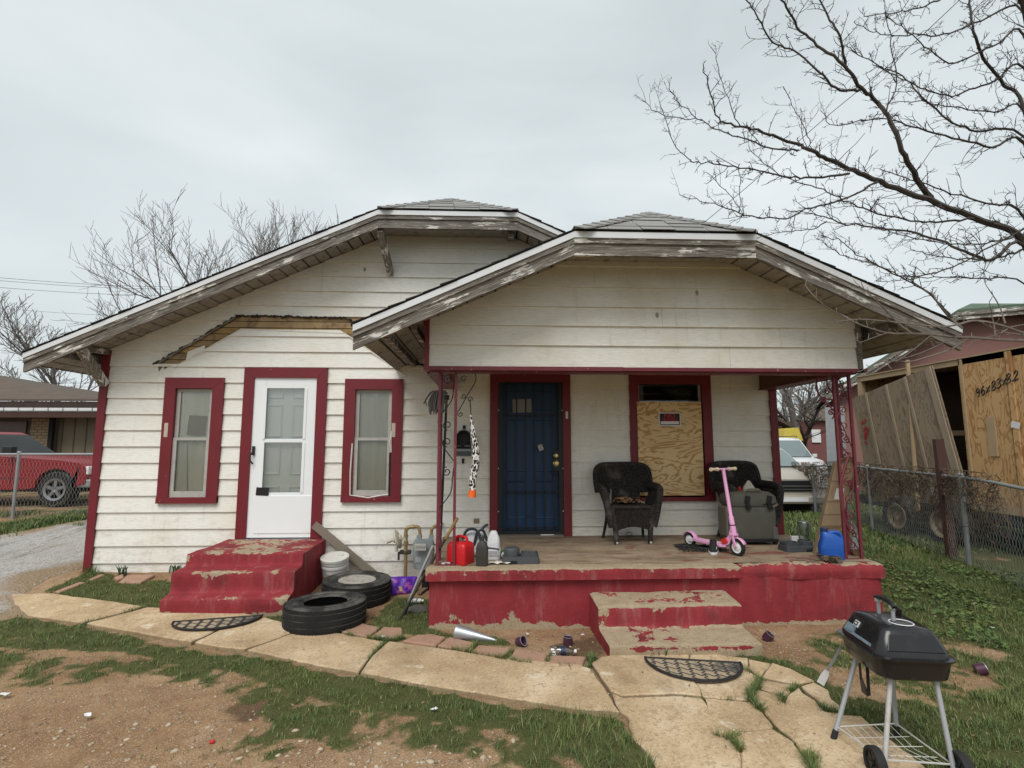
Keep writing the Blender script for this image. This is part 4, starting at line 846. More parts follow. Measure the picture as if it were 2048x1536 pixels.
sweep_block('stair_block', lst, PRL, -3.16, -1.965, MT['concred'], wear_steps([(5.40, .115), (5.56, .325), (5.79, .462)], .405, .35, -.07), .012, .03, .03, taper=lambda x, y, z: -2.53 + (x + 2.53) * (1 + .06 * (5.9 - y)) if x < -2.53 else x, seed=3)
rst = thing('concrete_steps', 'two worn red and tan concrete steps up to the porch', 'steps', (1.55, 4.6, -.03))
PRR = [(4.285, -.14), (4.27, .030), (4.62, .052), (4.625, .225), (4.965, .25)]
sweep_block('stair_block', rst, PRR, .945, 2.165, MT['concred'], wear_steps([(4.27, .03), (4.62, .225)], .60, .375, -.06), .010, .03, .022, taper=lambda x, y, z: 1.55 + (x - 1.55) * (1 + .06 * (y - 4.3)), seed=9)
porch = part('porch_slab', house)
def wlip(x, y, z, n, dx): return .415 + .30 * S((n[1] - .5) / .4) + .12 * S((z - ZF + .03) / .02) + .10 * max(0, 1 - dx / .2)
def wface(x, y, z, n, dx): return .325 + .22 * math.exp(-((x - .22 - .25 * (z - .1)) / .09) ** 2 - ((z - .06) / .14) ** 2) + .25 * max(0, 1 - (z + .06) / .06) + .16 * max(0, 1 - (z + .03) / .20) * (1 if x < .6 else .3)
sweep_block('slab_edge', porch, [(4.915, .372), (4.91, ZF - .004), (5.06, ZF + .001)], -.575, 2.33, MT['concred'], wlip, .006, .03, .016, seed=1)
sweep_block('broken_slab_edge', porch, [(4.965, .345), (4.955, .42), (4.985, ZF - .01), (5.06, ZF + .001)], 2.33, 3.73, MT['concred'], lambda x, y, z, n, dx: .41 + .17 * S((n[1] - .6) / .3), .022, .025, .03, seed=5)
sweep_block('porch_face', porch, [(4.985, -.16), (4.975, .15), (4.975, .40), (5.03, .41)], -.545, 3.70, MT['concred'], wface, .005, .05, .008, seed=2)
sweep_block('porch_core', porch, [(5.0, -.16), (5.0, ZF - .02), (6.55, ZF - .02)], -.53, 3.68, MT['concred'], lambda *a: .3, .0, .3, .01)
fl = MB(); nx_, ny_ = 90, 40; X_ = np.linspace(-.56, 3.70, nx_); Y_ = np.linspace(5.055, YW + .1, ny_); V = [(x, y, ZF + .0015 + .004 * (float(vnoise(x, y, 3)) - .5)) for y in Y_ for x in X_]; w_ = [(.50 if v[0] > 1.3 and v[1] < 5.9 else .56) + .08 * S((5.35 - v[1]) / .4) - .08 * S((v[0] - 1.5) / 1.5) * (1 if v[1] < 5.9 else .6) for v in V]
fl.add(V, [(j * nx_ + i, j * nx_ + i + 1, (j + 1) * nx_ + i + 1, (j + 1) * nx_ + i) for j in range(ny_ - 1) for i in range(nx_ - 1)]); fl.build('porch_floor', MT['floor'], porch, smooth=True, attrs={'wear': w_})
# scuffs and hardware on the front
p = W(953, 1042, YW - .02); MB().obox((p[0], YW - .022, p[2]), (.07, .006, .06)).build('wall_outlet_scar', simple('scar_wood', (.25, .20, .13), .9, 0, .5, 60), house)
# ------------------------------------------------------------------ things on the porch
def loc_on(px, py, z): p = G(px, py, z); return (float(p[0]), float(p[1]), z)
def m_wicker():
    t = NT('dark_wicker'); v = t.vec(); n = t.noise(v, 10, 5); c = t.mix(n, (.038, .030, .027), (.095, .080, .071)); wv = t.vor(t.vec((60, 60, 110)), 1.0)
    c = t.mix(t.sstep(wv, .25, .6), c, (.010, .008, .008)); c = t.mix(t.sstep(t.noise(t.vec(loc=(5, 1, 2)), 5, 5), .55, .75), c, (.105, .088, .078)); t.set(c, .75, 0, .3); t.bump(wv, .8, .008); return t.m
MT['wicker'] = m_wicker(); MT['chipped'] = simple('chipped_pale_wood', (.42, .39, .34), .9)
def wicker_chair(lab, loc, rz):
    c = thing('wicker_chair', lab, 'chair', loc, rz, 'dark wicker armchairs on the porch'); mt = MT['wicker']; B = lambda m, n, **k: m.build(n, mt, c, world=False, **k)
    # faces -y; seat .42 high
    s = MB(); s.loft([rrect(.50, .36, .05, .40, 4, 0, -.05), rrect(.52, .38, .05, .42, 4, 0, -.05), rrect(.50, .36, .05, .44, 4, 0, -.05)]); B(s, 'seat', smooth=True)
    # reclined back: rounded sheet with a thick rolled rim and upright stakes
    def bk(u, v): # u across -1..1, v up 0..1
        h = .42 + .50 * v; y = .08 + .115 * v; return np.array((u, y, h))
    out = []; hw = .30
    for (x, h) in [(-.17, .0), (-.20, .30), (-.36, .31), (-.375, .60), (-.36, .86), (-.29, .97), (-.14, 1.0), (.14, 1.0), (.29, .97), (.36, .86), (.375, .60), (.36, .31), (.20, .30), (.17, .0)]: out.append(bk(x, h))
    out = np.array(out); pn = MB(); nrm = np.array((0, .95, -.30)) * .012; pn.prism(out - nrm, 2 * nrm); B(pn, 'back_panel')
    rim = smoothline(out[2:12], 4); m = MB(); m.tube(rim, .034, 8); B(m, 'back_rim', smooth=True)
    st = MB()
    for i in range(27):
        x = -.31 + .62 * i / 26; v0 = .02 if abs(x) < .165 else .33; v1 = .96 if abs(x) < .2 else .90; a = bk(x, v0) - (0, .016, 0); b = bk(x, v1) - (0, .016, 0); st.tube([a, b], .0065, 5)
    B(st, 'back_stakes', smooth=True)
    for sg in (-1, 1):
        arm = MB(); pts = smoothline([(sg * .33, .13, .66), (sg * .37, .02, .655), (sg * .375, -.14, .645), (sg * .355, -.235, .60), (sg * .31, -.235, .36), (sg * .27, -.225, .20)], 5); arm.tube(pts, np.linspace(.055, .042, len(pts)), 9); B(arm, 'arm', smooth=True)
        pl = MB(); pl.prism([(sg * .355, -.20, .62), (sg * .345, .10, .63), (sg * .27, .11, .42), (sg * .265, -.20, .42)], (sg * .012, 0, 0)); B(pl, 'arm_panel')
        lg = MB(); lg.tube([(sg * .265, -.225, .44), (sg * .225, -.225, .20), (sg * .215, -.235, .0)], [.040, .036, .028], 9); l_ = B(lg, 'leg', smooth=True)
        MB().ball((sg * .215, -.258, .018), .018, 6, 4).build('worn_foot', MT['chipped'], l_, world=False)
        lg = MB(); lg.tube([(sg * .235, .08, .42), (sg * .245, .14, .2), (sg * .275, .20, .0)], [.022, .020, .018], 8); B(lg, 'leg', smooth=True)
        fr = MB(); fr.tube([(sg * .19, .075, .62), (sg * .20, .06, .44)], [.006, .008], 5); fr.build('broken_stake', MT['chipped'] if sg < 0 else mt, c, world=False)
    ap = MB(); n = 12; up = [(-.26 + .52 * i / n, -.238, .425) for i in range(n + 1)]; dn = [(-.235 + .47 * i / n, -.238, .145 + .055 * math.sin(math.pi * i / n)) for i in range(n + 1)]; ap.prism(up + dn[::-1], (0, .02, 0)); B(ap, 'apron')
    vs = MB()
    for i in range(22): x = -.235 + .47 * i / 21; vs.tube([(x, -.243, .415), (x * .93, -.243, .165 + .05 * math.sin(math.pi * i / 21))], .006, 4)
    B(vs, 'apron_stakes'); m = MB(); m.tube([(-.27, -.24, .43), (.27, -.24, .43)], .022, 8); B(m, 'front_rail', smooth=True)
    return c
p0 = G(1230, 1089, ZF); p1 = G(1303, 1088.6, ZF); pc = (p0 + p1) / 2
ch1 = wicker_chair('dark wicker armchair with dry leaves on its seat, between blue door and boarded window', (float(pc[0]), float(pc[1]) + .235, ZF), R(2))
ch2 = copy_tree(ch1); ch2['label'] = 'dark wicker armchair standing behind the grey suitcase'; ch1.scale = (.90, .95, .95); ch2.scale = (.92, .95, .96); ch2.location = (3.07, 6.33, ZF); ch2.rotation_euler = (0, 0, R(14))
lv = MB()
for i in range(46): lv.obox((random.gauss(0, .07), random.gauss(-.02, .05), .445 + random.uniform(0, .05)), (.05, .03, .003), np.array(Matrix.Rotation(random.uniform(0, 6), 3, 'Z') @ Matrix.Rotation(random.uniform(-.9, .9), 3, 'X')))
ol = lv.build('dry_leaves', simple('dry_leaf', (.34, .19, .10), .9, 0, .4, 30), None); ol.location = (ch1.location[0] - .02, ch1.location[1], ZF); tag(ol, 'brown dry leaves lying on the seat of the lone wicker chair', 'leaves', kind='stuff')

# suitcase
MT['canvas'] = simple('grey_green_canvas', (.095, .092, .072), .9, 0, .22, 5, .3, 120, .003, (.14, .13, .105), .35); MT['canvas2'] = simple('khaki_canvas', (.16, .145, .11), .9, 0, .2, 6, .3, 90)
sx0, sx1 = float(G(1462, 1088, ZF)[0]), float(G(1553, 1088, ZF)[0]); syf = 5.92
su = thing('suitcase', 'battered grey canvas suitcase on wheels in front of the second wicker chair', 'suitcase', ((sx0 + sx1) / 2, syf + .15, ZF)); w2 = (sx1 - sx0) / 2
B = lambda m, n, mt, **k: m.build(n, mt, su, world=False, **k)
b = MB(); b.loft([rrect(2 * w2 - .03, .28, .05, .05), rrect(2 * w2, .31, .06, .09), rrect(2 * w2 + .015, .32, .06, .30), rrect(2 * w2 + .01, .31, .06, .44), rrect(2 * w2 - .02, .28, .06, .47)]); B(b, 'body', MT['canvas'], smooth=True)
b = MB(); b.loft([rrect(2 * w2 + .02, .335, .06, .425), rrect(2 * w2 + .05, .36, .07, .46), rrect(2 * w2 + .03, .34, .08, .53), rrect(2 * w2 - .07, .27, .08, .575), rrect(2 * w2 - .2, .16, .05, .585)]); B(b, 'lid_flap', MT['canvas'], smooth=True)
B(MB().tube(smoothline([(-.10, -.12, .57), (-.06, -.14, .605), (.06, -.14, .605), (.10, -.12, .57)], 5), .014, 6), 'handle', MT['canvas2'], smooth=True)
for x in (-.09, .16):
    b = MB(); b.obox((x, -.185, .50), (.055, .02, .09), rotm('Y', .2)); b.obox((x + .012, -.182, .43), (.045, .02, .07), rotm('Y', -.3)); b.obox((x - .01, -.19, .46), (.02, .03, .12)); B(b, 'buckle', MT['black'], bevel=.006)
B(MB().obox((.21, -.175, .425), (.11, .015, .022), rotm('Y', -.45)), 'strap', MT['canvas2'])
B(MB().obox((.17, -.172, .452), (.16, .012, .02)), 'torn_slit', MT['black'])
b = MB(); b.loft([[(-w2 - .028, y, z) for y, z in ((-.12, .06), (.13, .06), (.13, .42), (-.12, .42))], [(-w2 - .05, y, z) for y, z in ((-.10, .09), (.11, .09), (.11, .40), (-.10, .40))]]); B(b, 'side_pocket', MT['canvas2'], bevel=.01)
B(MB().box(-w2 + .01, w2 - .01, -.185, -.14, .035, .065), 'foot_bar', MT['black'])
for x in (-w2 + .03, w2 - .03):
    B(MB().lathe([(.001, -.018), (.032, -.018), (.036, -.008), (.036, .008), (.032, .018), (.001, .018)], 14, (x, -.14, .036), rotm('Y', R(90))), 'wheel', MT['black'], smooth=True)
    B(MB().obox((x, -.155, .12), (.055, .02, .14)), 'corner_guard', simple('grey_plastic', (.10, .10, .095), .6), bevel=.006)
jk = thing('rag_bundle', 'pale rag and red cap lying on top of the grey suitcase', 'rag', (3.0, 6.06, ZF + .58))
m = MB(); m.loft([rrect(.14, .08, .03, .0), rrect(.13, .07, .03, .04), rrect(.05, .04, .015, .10), rrect(.02, .02, .008, .12)]); m.build('rag', simple('pale_rag', (.42, .38, .33), .9, 0, .3, 20, .5, 30), jk, world=False, smooth=True)
m = MB(); m.lathe([(.02, 0), (.022, .03), (.014, .034), (.012, .05)], 10, (-.11, .0, .0)); m.build('cap', simple('red_cap', (.45, .02, .02), .5), jk, world=False)

# pink kick scooter
fw_ = G(1476, 1112, ZF); rw_ = G(1381, 1092, ZF); dxy = np.array(fw_ - rw_)[:2]; Ls = float(np.hypot(*dxy)); ang = math.atan2(dxy[1], dxy[0])
sc = thing('kick_scooter', 'pink kick scooter with cream grips standing beside the grey suitcase', 'scooter', (float(rw_[0]), float(rw_[1]), ZF), ang)
MT['pink'] = simple('pink_paint', (.70, .34, .55), .35, 0, .06); MT['cream'] = simple('cream_rubber', (.60, .50, .36), .7); MT['whitepl'] = simple('white_plastic', (.70, .70, .70), .45, 0, .05, 5, .05); MT['rubber'] = simple('black_rubber', (.016, .016, .016), .8)
B = lambda m, n, mt, **k: m.build(n, mt, sc, world=False, **k)
RX = rotm('X', R(90))
for x, r in ((0, .072), (Ls, .084)):
    whl = B(MB().lathe([(r * .66, -.018), (r * .92, -.020), (r, -.010), (r, .010), (r * .92, .020), (r * .66, .018)], 26, (x, 0, r), RX, closed=True), 'wheel', MT['rubber'], smooth=True)
    MB().lathe([(.008, -.020), (.02, -.021), (r * .5, -.010), (r * .66, -.017), (r * .70, -.017), (r * .70, .017), (r * .66, .017), (r * .5, .010), (.02, .021), (.008, .020)], 22, (x, 0, r), RX).build('rim', MT['whitepl'], whl, world=False, smooth=True)
dk = MB(); dk.loft([rrect(.07, .034, .012, 0)] * 0 + [[(x, y, z + dz) for y, z in ((-wd / 2, 0), (wd / 2, 0), (wd / 2, .034), (-wd / 2, .034))] for x, wd, dz in ((.06, .075, .072), (.12, .105, .066), (Ls - .18, .105, .060), (Ls - .12, .06, .066))]); B(dk, 'deck', MT['pink'], bevel=.008)
B(MB().obox((Ls / 2 - .03, 0, .0975), (Ls - .34, .085, .004)), 'grip_tape', simple('pale_pink', (.62, .40, .50), .9))
fd = MB(); a = np.linspace(R(15), R(168), 12); fd.loft([[(.090 * math.cos(t), y, .072 + .090 * math.sin(t) + .006 - abs(y) * .25) for y in (-.032, -.012, .012, .032)] for t in a], cap=False, closed=False); ofd = B(fd, 'fender', MT['pink'], smooth=True); sm_ = ofd.modifiers.new('t', 'SOLIDIFY'); sm_.thickness = .006
fk = MB(); fk.bar((0, -.028, .072), (.10, -.036, .085), .01, .03); fk.bar((0, .028, .072), (.10, .036, .085), .01, .03); B(fk, 'rear_fork', MT['whitepl'])
lean = -.075
nk = MB(); nk.loft([[(x, y, z) for y, z in ((-.03, z0), (.03, z0), (.026, z1), (-.026, z1))] for x, z0, z1 in ((Ls - .17, .062, .105), (Ls - .08, .10, .20), (Ls - .055, .16, .30))]); B(nk, 'neck', MT['pink'], bevel=.008)
ff = MB(); ff.bar((Ls, -.030, .084), (Ls - .035, -.030, .20), .012, .030); ff.bar((Ls, .030, .084), (Ls - .035, .030, .20), .012, .030); ff.obox((Ls - .035, 0, .205), (.05, .075, .025)); B(ff, 'front_fork', MT['pink'], bevel=.005)
fd = MB(); a = np.linspace(R(25), R(120), 9); fd.loft([[(Ls + .098 * math.cos(t), y, .084 + .098 * math.sin(t)) for y in (-.024, .024)] for t in a], cap=False, closed=False); ofd = B(fd, 'fender', MT['pink'], smooth=True); sm_ = ofd.modifiers.new('t', 'SOLIDIFY'); sm_.thickness = .006
top = (Ls - .13, 0, .86); B(MB().tube([(Ls - .035, 0, .20), (Ls - .05, 0, .30)], .030, 12), 'head_tube', MT['pink'], smooth=True)
B(MB().tube([(Ls - .05, 0, .30), (Ls - .062, 0, .38), (Ls - .064, 0, .39), top], [.027, .025, .019, .018], 12), 'stem', MT['pink'], smooth=True)
B(MB().tube([(Ls - .049, 0, .293), (Ls - .050, 0, .303)], .0315, 12), 'collar', MT['rubber'])
B(MB().tube([(top[0], -.19, .86), (top[0], .19, .86)], .0105, 8), 'handlebar', MT['pink'], smooth=True)
for s in (-1, 1): B(MB().tube([(top[0], s * .085, .86), (top[0], s * .095, .86), (top[0], s * .10, .86), (top[0], s * .178, .86), (top[0], s * .184, .86), (top[0], s * .196, .86)], [.02, .021, .0155, .016, .021, .019], 10), 'grip', MT['cream'], smooth=True)
B(MB().obox((Ls - .13, -.035, .13), (.07, .015, .05), rotm('Y', -.5)), 'red_tag', simple('red_tag', (.55, .03, .02), .5))

# shoe, net mat, shelf of small porch things
sh = thing('sneaker', 'single black sneaker with white sole on the porch floor in front of the pink scooter', 'shoe', loc_on(1427, 1106, ZF), R(-24))
def oval(w, l, z, yo=0, p=2.4): return [(w / 2 * math.copysign(abs(math.cos(t)) ** (2 / p), math.cos(t)), yo + l / 2 * math.copysign(abs(math.sin(t)) ** (2 / p), math.sin(t)), z) for t in np.linspace(0, 2 * math.pi, 18, endpoint=False)]
m = MB(); m.loft([oval(.088, .27, 0), oval(.098, .285, .012), oval(.096, .28, .030)]); m.build('sole', MT['whitepl'], sh, world=False, smooth=True)
m = MB(); m.loft([oval(.090, .272, .030), oval(.086, .25, .055, .01), oval(.074, .19, .080, .04), oval(.070, .13, .105, .07), oval(.066, .11, .115, .08)], cap=False); m.build('upper', simple('black_mesh', (.015, .015, .016), .8, 0, .3, 40, .4, 200), sh, world=False, smooth=True)
m = MB(); m.loft([oval(.05, .10, .085, .055), oval(.035, .07, .12, .05)]); m.build('tongue', MT['black'], sh, world=False, smooth=True)
m = MB(); m.obox((.02, -.06, .062), (.03, .05, .004), rotm('X', .35)); m.build('side_stripe', MT['whitepl'], sh, world=False)
for k in range(4): MB().tube([(-.025, -.01 + k * .022, .081 + k * .008), (.025, -.002 + k * .022, .081 + k * .008)], .003, 4).build('lace', MT['whitepl'] if k == 0 else MT['black'], sh, world=False)
def net_mat():
    o = thing('net_mat', 'crumpled black mesh mat lying behind the black sneaker', 'mat', loc_on(1402, 1099, ZF)); m = MB()
    for i in range(15):
        x = -.24 + .48 * i / 14; m.tube([(x + .02 * math.sin(y * 20 + i), y, .012 + .016 * abs(math.sin(3 * y * 6 + x * 9))) for y in np.linspace(-.16, .16, 9)], .0055, 4)
    for j in range(11):
        y = -.16 + .32 * j / 10; m.tube([(x, y + .01 * math.sin(x * 25 + j), .012 + .016 * abs(math.sin(3 * y * 6 + x * 9))) for x in np.linspace(-.24, .24, 11)], .0055, 4)
    m.build('mesh', MT['black'], o, world=False)
net_mat()
def feeder(lab, loc, rz, bottle, sx=1):
    f = thing('pet_feeder', lab, 'pet feeder', loc, rz, 'grey plastic pet feeders on the porch'); gp = simple('dark_grey_plastic', (.055, .058, .064), .55, 0, .15, 12, .1)
    m = MB(); m.loft([rrect(.36, .19, .03, 0), rrect(.35, .18, .03, .055), rrect(.335, .165, .03, .060)]); m.build('base', gp, f, world=False, smooth=True)
    m = MB(); r0 = rrect(.165, .155, .03, .060, 4, sx * .085); r1 = rrect(.165, .155, .03, .092, 4, sx * .085); r2 = rrect(.145, .135, .025, .092, 4, sx * .085); r3 = rrect(.125, .115, .02, .03, 4, sx * .085); m.loft([r0, r1, r2, r3]); m.build('bowl', gp, f, world=False, smooth=True)
    m = MB(); m.lathe([(.075, .055), (.078, .12), (.070, .135), (.062, .138)] if not bottle else [(.072, .055), (.072, .10), (.066, .105)], 22, (-sx * .085, 0, 0)); m.build('socket', gp, f, world=False, smooth=True)
    if bottle: m = MB(); m.lathe([(.056, .09), (.062, .20), (.065, .29), (.058, .30), (.054, .295)], 22, (-sx * .085, 0, 0)); m.build('reservoir', m_glass('cloudy_plastic', (.62, .64, .62), .08, .3), f, world=False, smooth=True)
    m = MB(); m.obox((-sx * .07, -.096, .015), (.07, .01, .03)); m.build('foot_gap', MT['dark'], f, world=False)
    return f
feeder('low grey pet feeder without a bottle, near the dark oil bottle', loc_on(1041, 1124, ZF), R(-2), False)
feeder('grey pet feeder with an upright clear bottle beside the leaning cardboard box', loc_on(1596, 1101, ZF), R(4), True, -1)

# cans, jugs and bags at the left post
gc = thing('gas_can', 'red plastic fuel can standing just inside the left porch post', 'fuel can', loc_on(921, 1126, ZF), R(-34)); MT['redpl'] = simple('red_plastic', (.50, .012, .016), .4, 0, .12, 6, .08, 50, .004, (.42, .05, .05), .3)
m = MB(); m.loft([rrect(.205, .17, .02, 0), rrect(.215, .18, .025, .015), rrect(.215, .18, .025, .155), rrect(.20, .165, .03, .185), rrect(.17, .13, .03, .200)]); m.build('body', MT['redpl'], gc, world=False, smooth=True)
m = MB(); m.tube(smoothline([(.075, 0, .19), (.07, 0, .235), (.03, 0, .245), (-.04, 0, .242), (-.065, 0, .19)], 5), [.014] * 21, 8); m.build('handle', MT['redpl'], gc, world=False, smooth=True)
m = MB(); m.lathe([(.026, .19), (.026, .235), (.02, .24)], 14, (-.075, .03, 0)); m.build('cap', MT['black'], gc, world=False)
ob = thing('oil_bottle', 'dark grey plastic oil bottle standing right of the red fuel can', 'bottle', loc_on(964, 1131, ZF), R(-12)); gp2 = simple('grey_brown_plastic', (.040, .036, .032), .5, 0, .3, 9, .15)
m = MB(); m.loft([rrect(.105, .06, .016, 0), rrect(.11, .066, .018, .01), rrect(.11, .066, .018, .16), rrect(.085, .055, .018, .20), rrect(.04, .04, .018, .225), rrect(.034, .034, .016, .235)]); m.build('body', gp2, ob, world=False, smooth=True)
m = MB(); m.lathe([(.022, .233), (.022, .262), (.018, .266)], 14); m.build('cap', gp2, ob, world=False, smooth=True)
bp = thing('white_bag', 'white bag with black straps slumped behind the red fuel can', 'bag', loc_on(952, 1112, ZF), R(8)); wb = simple('white_bag_cloth', (.62, .63, .64), .7, 0, .12, 6, .5, 14, .03, (.30, .31, .33), .25)
m = MB(); m.loft([rrect(.26, .14, .05, 0), rrect(.30, .18, .07, .06), rrect(.28, .17, .07, .15), rrect(.24, .13, .06, .23), rrect(.14, .07, .03, .27)]); m.build('body', wb, bp, world=False, smooth=True, sub=1)
for P_ in ([(-.14, -.04, .18), (-.10, -.09, .27), (-.02, -.10, .275), (.03, -.11, .2), (.03, -.11, .08)], [(-.03, -.08, .12), (.0, -.11, .25), (.06, -.10, .26), (.10, -.10, .16)], [(.04, -.02, .24), (.08, -.02, .29), (.12, -.02, .31)]): MB().tube(smoothline(P_, 5), .014, 6).build('strap', simple('dark_strap', (.03, .035, .045), .7), bp, world=False, smooth=True)
jg = thing('white_jug', 'white plastic jug with a torn label right of the white bag', 'jug', loc_on(987, 1118, ZF), R(-8))
m = MB(); m.loft([rrect(.13, .10, .03, 0), rrect(.14, .11, .035, .02), rrect(.14, .11, .035, .10), rrect(.125, .10, .035, .12), rrect(.13, .105, .035, .14), rrect(.11, .09, .035, .21), rrect(.07, .06, .025, .255), rrect(.05, .05, .02, .27)]); m.build('body', wb, jg, world=False, smooth=True)
m = MB(); m.obox((.005, -.058, .065), (.10, .004, .05)); m.build('label_sticker', simple('grey_label', (.35, .35, .37), .6, 0, .7, 60), jg, world=False)
m = MB(); m.obox((.0, -.057, .112), (.13, .004, .012), rotm('Y', .1)); m.build('band_print', simple('dark_print', (.08, .05, .05), .6), jg, world=False)
gcan = thing('green_can', 'small green can lying with its white lid to the front, beside the grey pet feeder', 'can', loc_on(1009, 1118, ZF + .001), 0)
m = MB(); m.lathe([(.035, 0), (.038, .004), (.038, .10), (.034, .104)], 18, (0, 0, .038), rotm('X', R(-90))); m.build('body', simple('green_tin', (.05, .12, .02), .4), gcan, world=False, smooth=True)
m = MB(); m.lathe([(.03, -.003), (.03, .002)], 18, (-.002, -.001, .038), rotm('X', R(-90))); m.build('lid', MT['whitepl'], gcan, world=False)
m = MB(); m.obox((-.002, -.005, .044), (.022, .001, .006)); m.obox((-.002, -.005, .032), (.026, .001, .006)); m.build('lid_print', MT['canvas'], gcan, world=False)
pp = thing('paper_sheet', 'white paper flyer lying by the green can on the porch edge', 'paper', loc_on(998, 1128, ZF)); m = MB(); n = 7
V = [(-.11 + .22 * i / n, -.035 + .09 * j / 3, .004 + .018 * abs(math.sin(i * 1.1 + j * .5))) for j in range(4) for i in range(n + 1)]; m.add(V, [(j * (n + 1) + i, j * (n + 1) + i + 1, (j + 1) * (n + 1) + i + 1, (j + 1) * (n + 1) + i) for j in range(3) for i in range(n)]); om = m.build('sheet', simple('flyer_paper', (.62, .60, .52), .8, 0, .25, 16), pp, world=False, smooth=True); om.modifiers.new('t', 'SOLIDIFY').thickness = .002
sk = thing('wire_coil', 'loose loop of wire and foil on the floor between the bars of the left post', 'wire', loc_on(893, 1129, ZF)); m = MB(); m.tube([(.06 * math.cos(a), .03 * math.sin(a), .02 + .03 * math.sin(a / 2) ** 2) for a in np.linspace(0, 11, 40)], .003, 4); m.build('wire', MT['redmetal'], sk, world=False); m = MB()
for i in range(7): m.ball((random.uniform(-.05, .05), random.uniform(-.02, .02), .012), .013, 5, 4, (1, .8, .8))
m.build('foil_scrap', simple('foil', (.55, .5, .48), .5, .4), sk, world=False)
# mop upside down behind the left post
def P5(px, py, Y): return W(px, py, Y)
mo = thing('mop', 'string mop leaning upside down behind the left porch post', 'mop', tuple(P5(886, 1128, 5.33)))
m = MB(); m.tube([P5(879, 1118, 5.36), P5(893, 800, 5.32)], .0125, 8); m.build('handle', MT['black'], mo, smooth=True)
m = MB(); m.obox(P5(891, 795, 5.32), (.075, .05, .05)); m.build('head', MT['black'], mo, bevel=.008)
sm = MB(); h0 = P5(890, 787, 5.31)
for i in range(90):
    e = np.array((random.gauss(-.075, .045), random.gauss(-.05, .03), 0)); L_ = random.uniform(.12, .24); sm.tube(smoothline([h0 + (random.uniform(-.03, .03), 0, 0), h0 + e * .7 + (0, 0, .02), h0 + e * 1.1 + (random.uniform(-.01, .01), 0, -.5 * L_), h0 + e * 1.1 + (random.uniform(-.02, .02), 0, -L_ + .02)], 3), .0055, 4)
sm.build('strings', simple('grey_mop_yarn', (.17, .16, .15), .95, 0, .3, 30), mo, smooth=True)
m = MB(); m.tube(smoothline([h0 + (-.05, -.04, -.1), h0 + (-.055, -.05, -.22), h0 + (-.06, -.05, -.30)], 3), .006, 4); m.build('string_end', MT['redmetal'], mo)
# mailbox on the wall, lid hanging open
mb_ = thing('mailbox', 'black wall mailbox with its lid hanging open beside the left porch post', 'mailbox', tuple(W(925, 890, YW - .02)))
mx0, mx1 = float(W(913, 890, YW - .1)[0]), float(W(942, 890, YW - .1)[0]); mzb, mzt = float(W(925, 901, YW - .1)[2]), float(W(925, 860, YW - .1)[2])
cx = (mx0 + mx1) / 2; rw = (mx1 - mx0) / 2 + .004; arch = [(cx - rw, mzb)] + [(cx - rw * math.cos(a), mzt - rw + rw * math.sin(a)) for a in np.linspace(0, math.pi, 13)] + [(cx + rw, mzb)]
arch_i = [(cx + (x - cx) * .84, mzb + .012 + (z - mzb) * .90) for x, z in arch]; m = MB(); yF, yBk = YW - .16, YW - .022
m.loft([[(x, yF, z) for x, z in arch], [(x, yBk, z) for x, z in arch], [(x, yBk - .004, z) for x, z in arch_i], [(x, yF, z) for x, z in arch_i]], cap=False); n = len(arch)
m.add([(x, yF, z) for x, z in arch] + [(x, yF, z) for x, z in arch_i], [(i, (i + 1) % n, n + (i + 1) % n, n + i) for i in range(n)]); m.add([(x, yBk - .003, z) for x, z in arch_i], [tuple(range(n))]); m.build('body', MT['black'], mb_)
m = MB(); m.obox((cx, yF - .035, mzb - .035), (2 * rw + .012, .012, .10), rotm('X', R(-52))); m.build('lid', simple('grey_metal_lid', (.17, .18, .19), .45, .3), mb_, bevel=.012); m = MB(); m.obox((cx, yF - .005, mzb + .006), (2 * rw, .03, .03)); m.build('hinge', MT['greypaint'], mb_)
m = MB(); m.obox((cx, YW - .03, mzt + .035), (.035, .008, .05)); m.obox((cx - .01, YW - .03, mzb - .13), (.03, .008, .06)); m.build('bracket', MT['black'], mb_)
m = MB(); m.obox((cx + .0, yBk - .01, mzb + .08), (.07, .002, .02)); m.obox((cx - .02, yBk - .01, mzb + .055), (.05, .002, .012)); m.build('worn_marking', simple('worn_grey', (.08, .08, .08), .8), mb_)
# spotted sock hanging from the scroll bracket
def m_spots():
    t = NT('spotted_cloth'); d = t.vor(t.vec((60, 60, 38)), 1.0); n = t.noise(t.vec(), 60, 3); f = t.sstep(t.math('ADD', d, t.math('MULTIPLY', n, .35)), .66, .72); t.set(t.mix(f, (.02, .018, .017), (.72, .70, .66)), .9, 0, .1); t.bump(t.noise(t.vec(), 40, 4), .4, .01); return t.m
sk_ = thing('hanging_sock', 'long black and white spotted cloth tube with orange cuff hanging by the mailbox', 'cloth tube', tuple(P5(941, 802, 5.09)))
m = MB(); m.tube([P5(940, 800, 5.085), P5(942, 832, 5.085)], .005, 5); m.build('cord', MT['black'], sk_)
pts = smoothline([P5(x, y, 5.085) for x, y in ((941, 830), (945, 858), (949, 885), (952, 912), (949, 940), (945, 965), (945, 981))], 4); rr = np.interp(np.linspace(0, 1, len(pts)), [0, .12, .3, .5, .7, .9, 1], [.008, .016, .031, .038, .037, .033, .031]); m = MB(); m.tube(pts, rr, 12); m.build('tube', m_spots(), sk_, smooth=True)
m = MB(); a_, b_ = P5(945, 980, 5.085), P5(943.5, 994, 5.085); m.tube([a_, b_], [.034, .038], 12); m.build('cuff', simple('orange_cuff', (.80, .13, .015), .7), sk_, smooth=True)
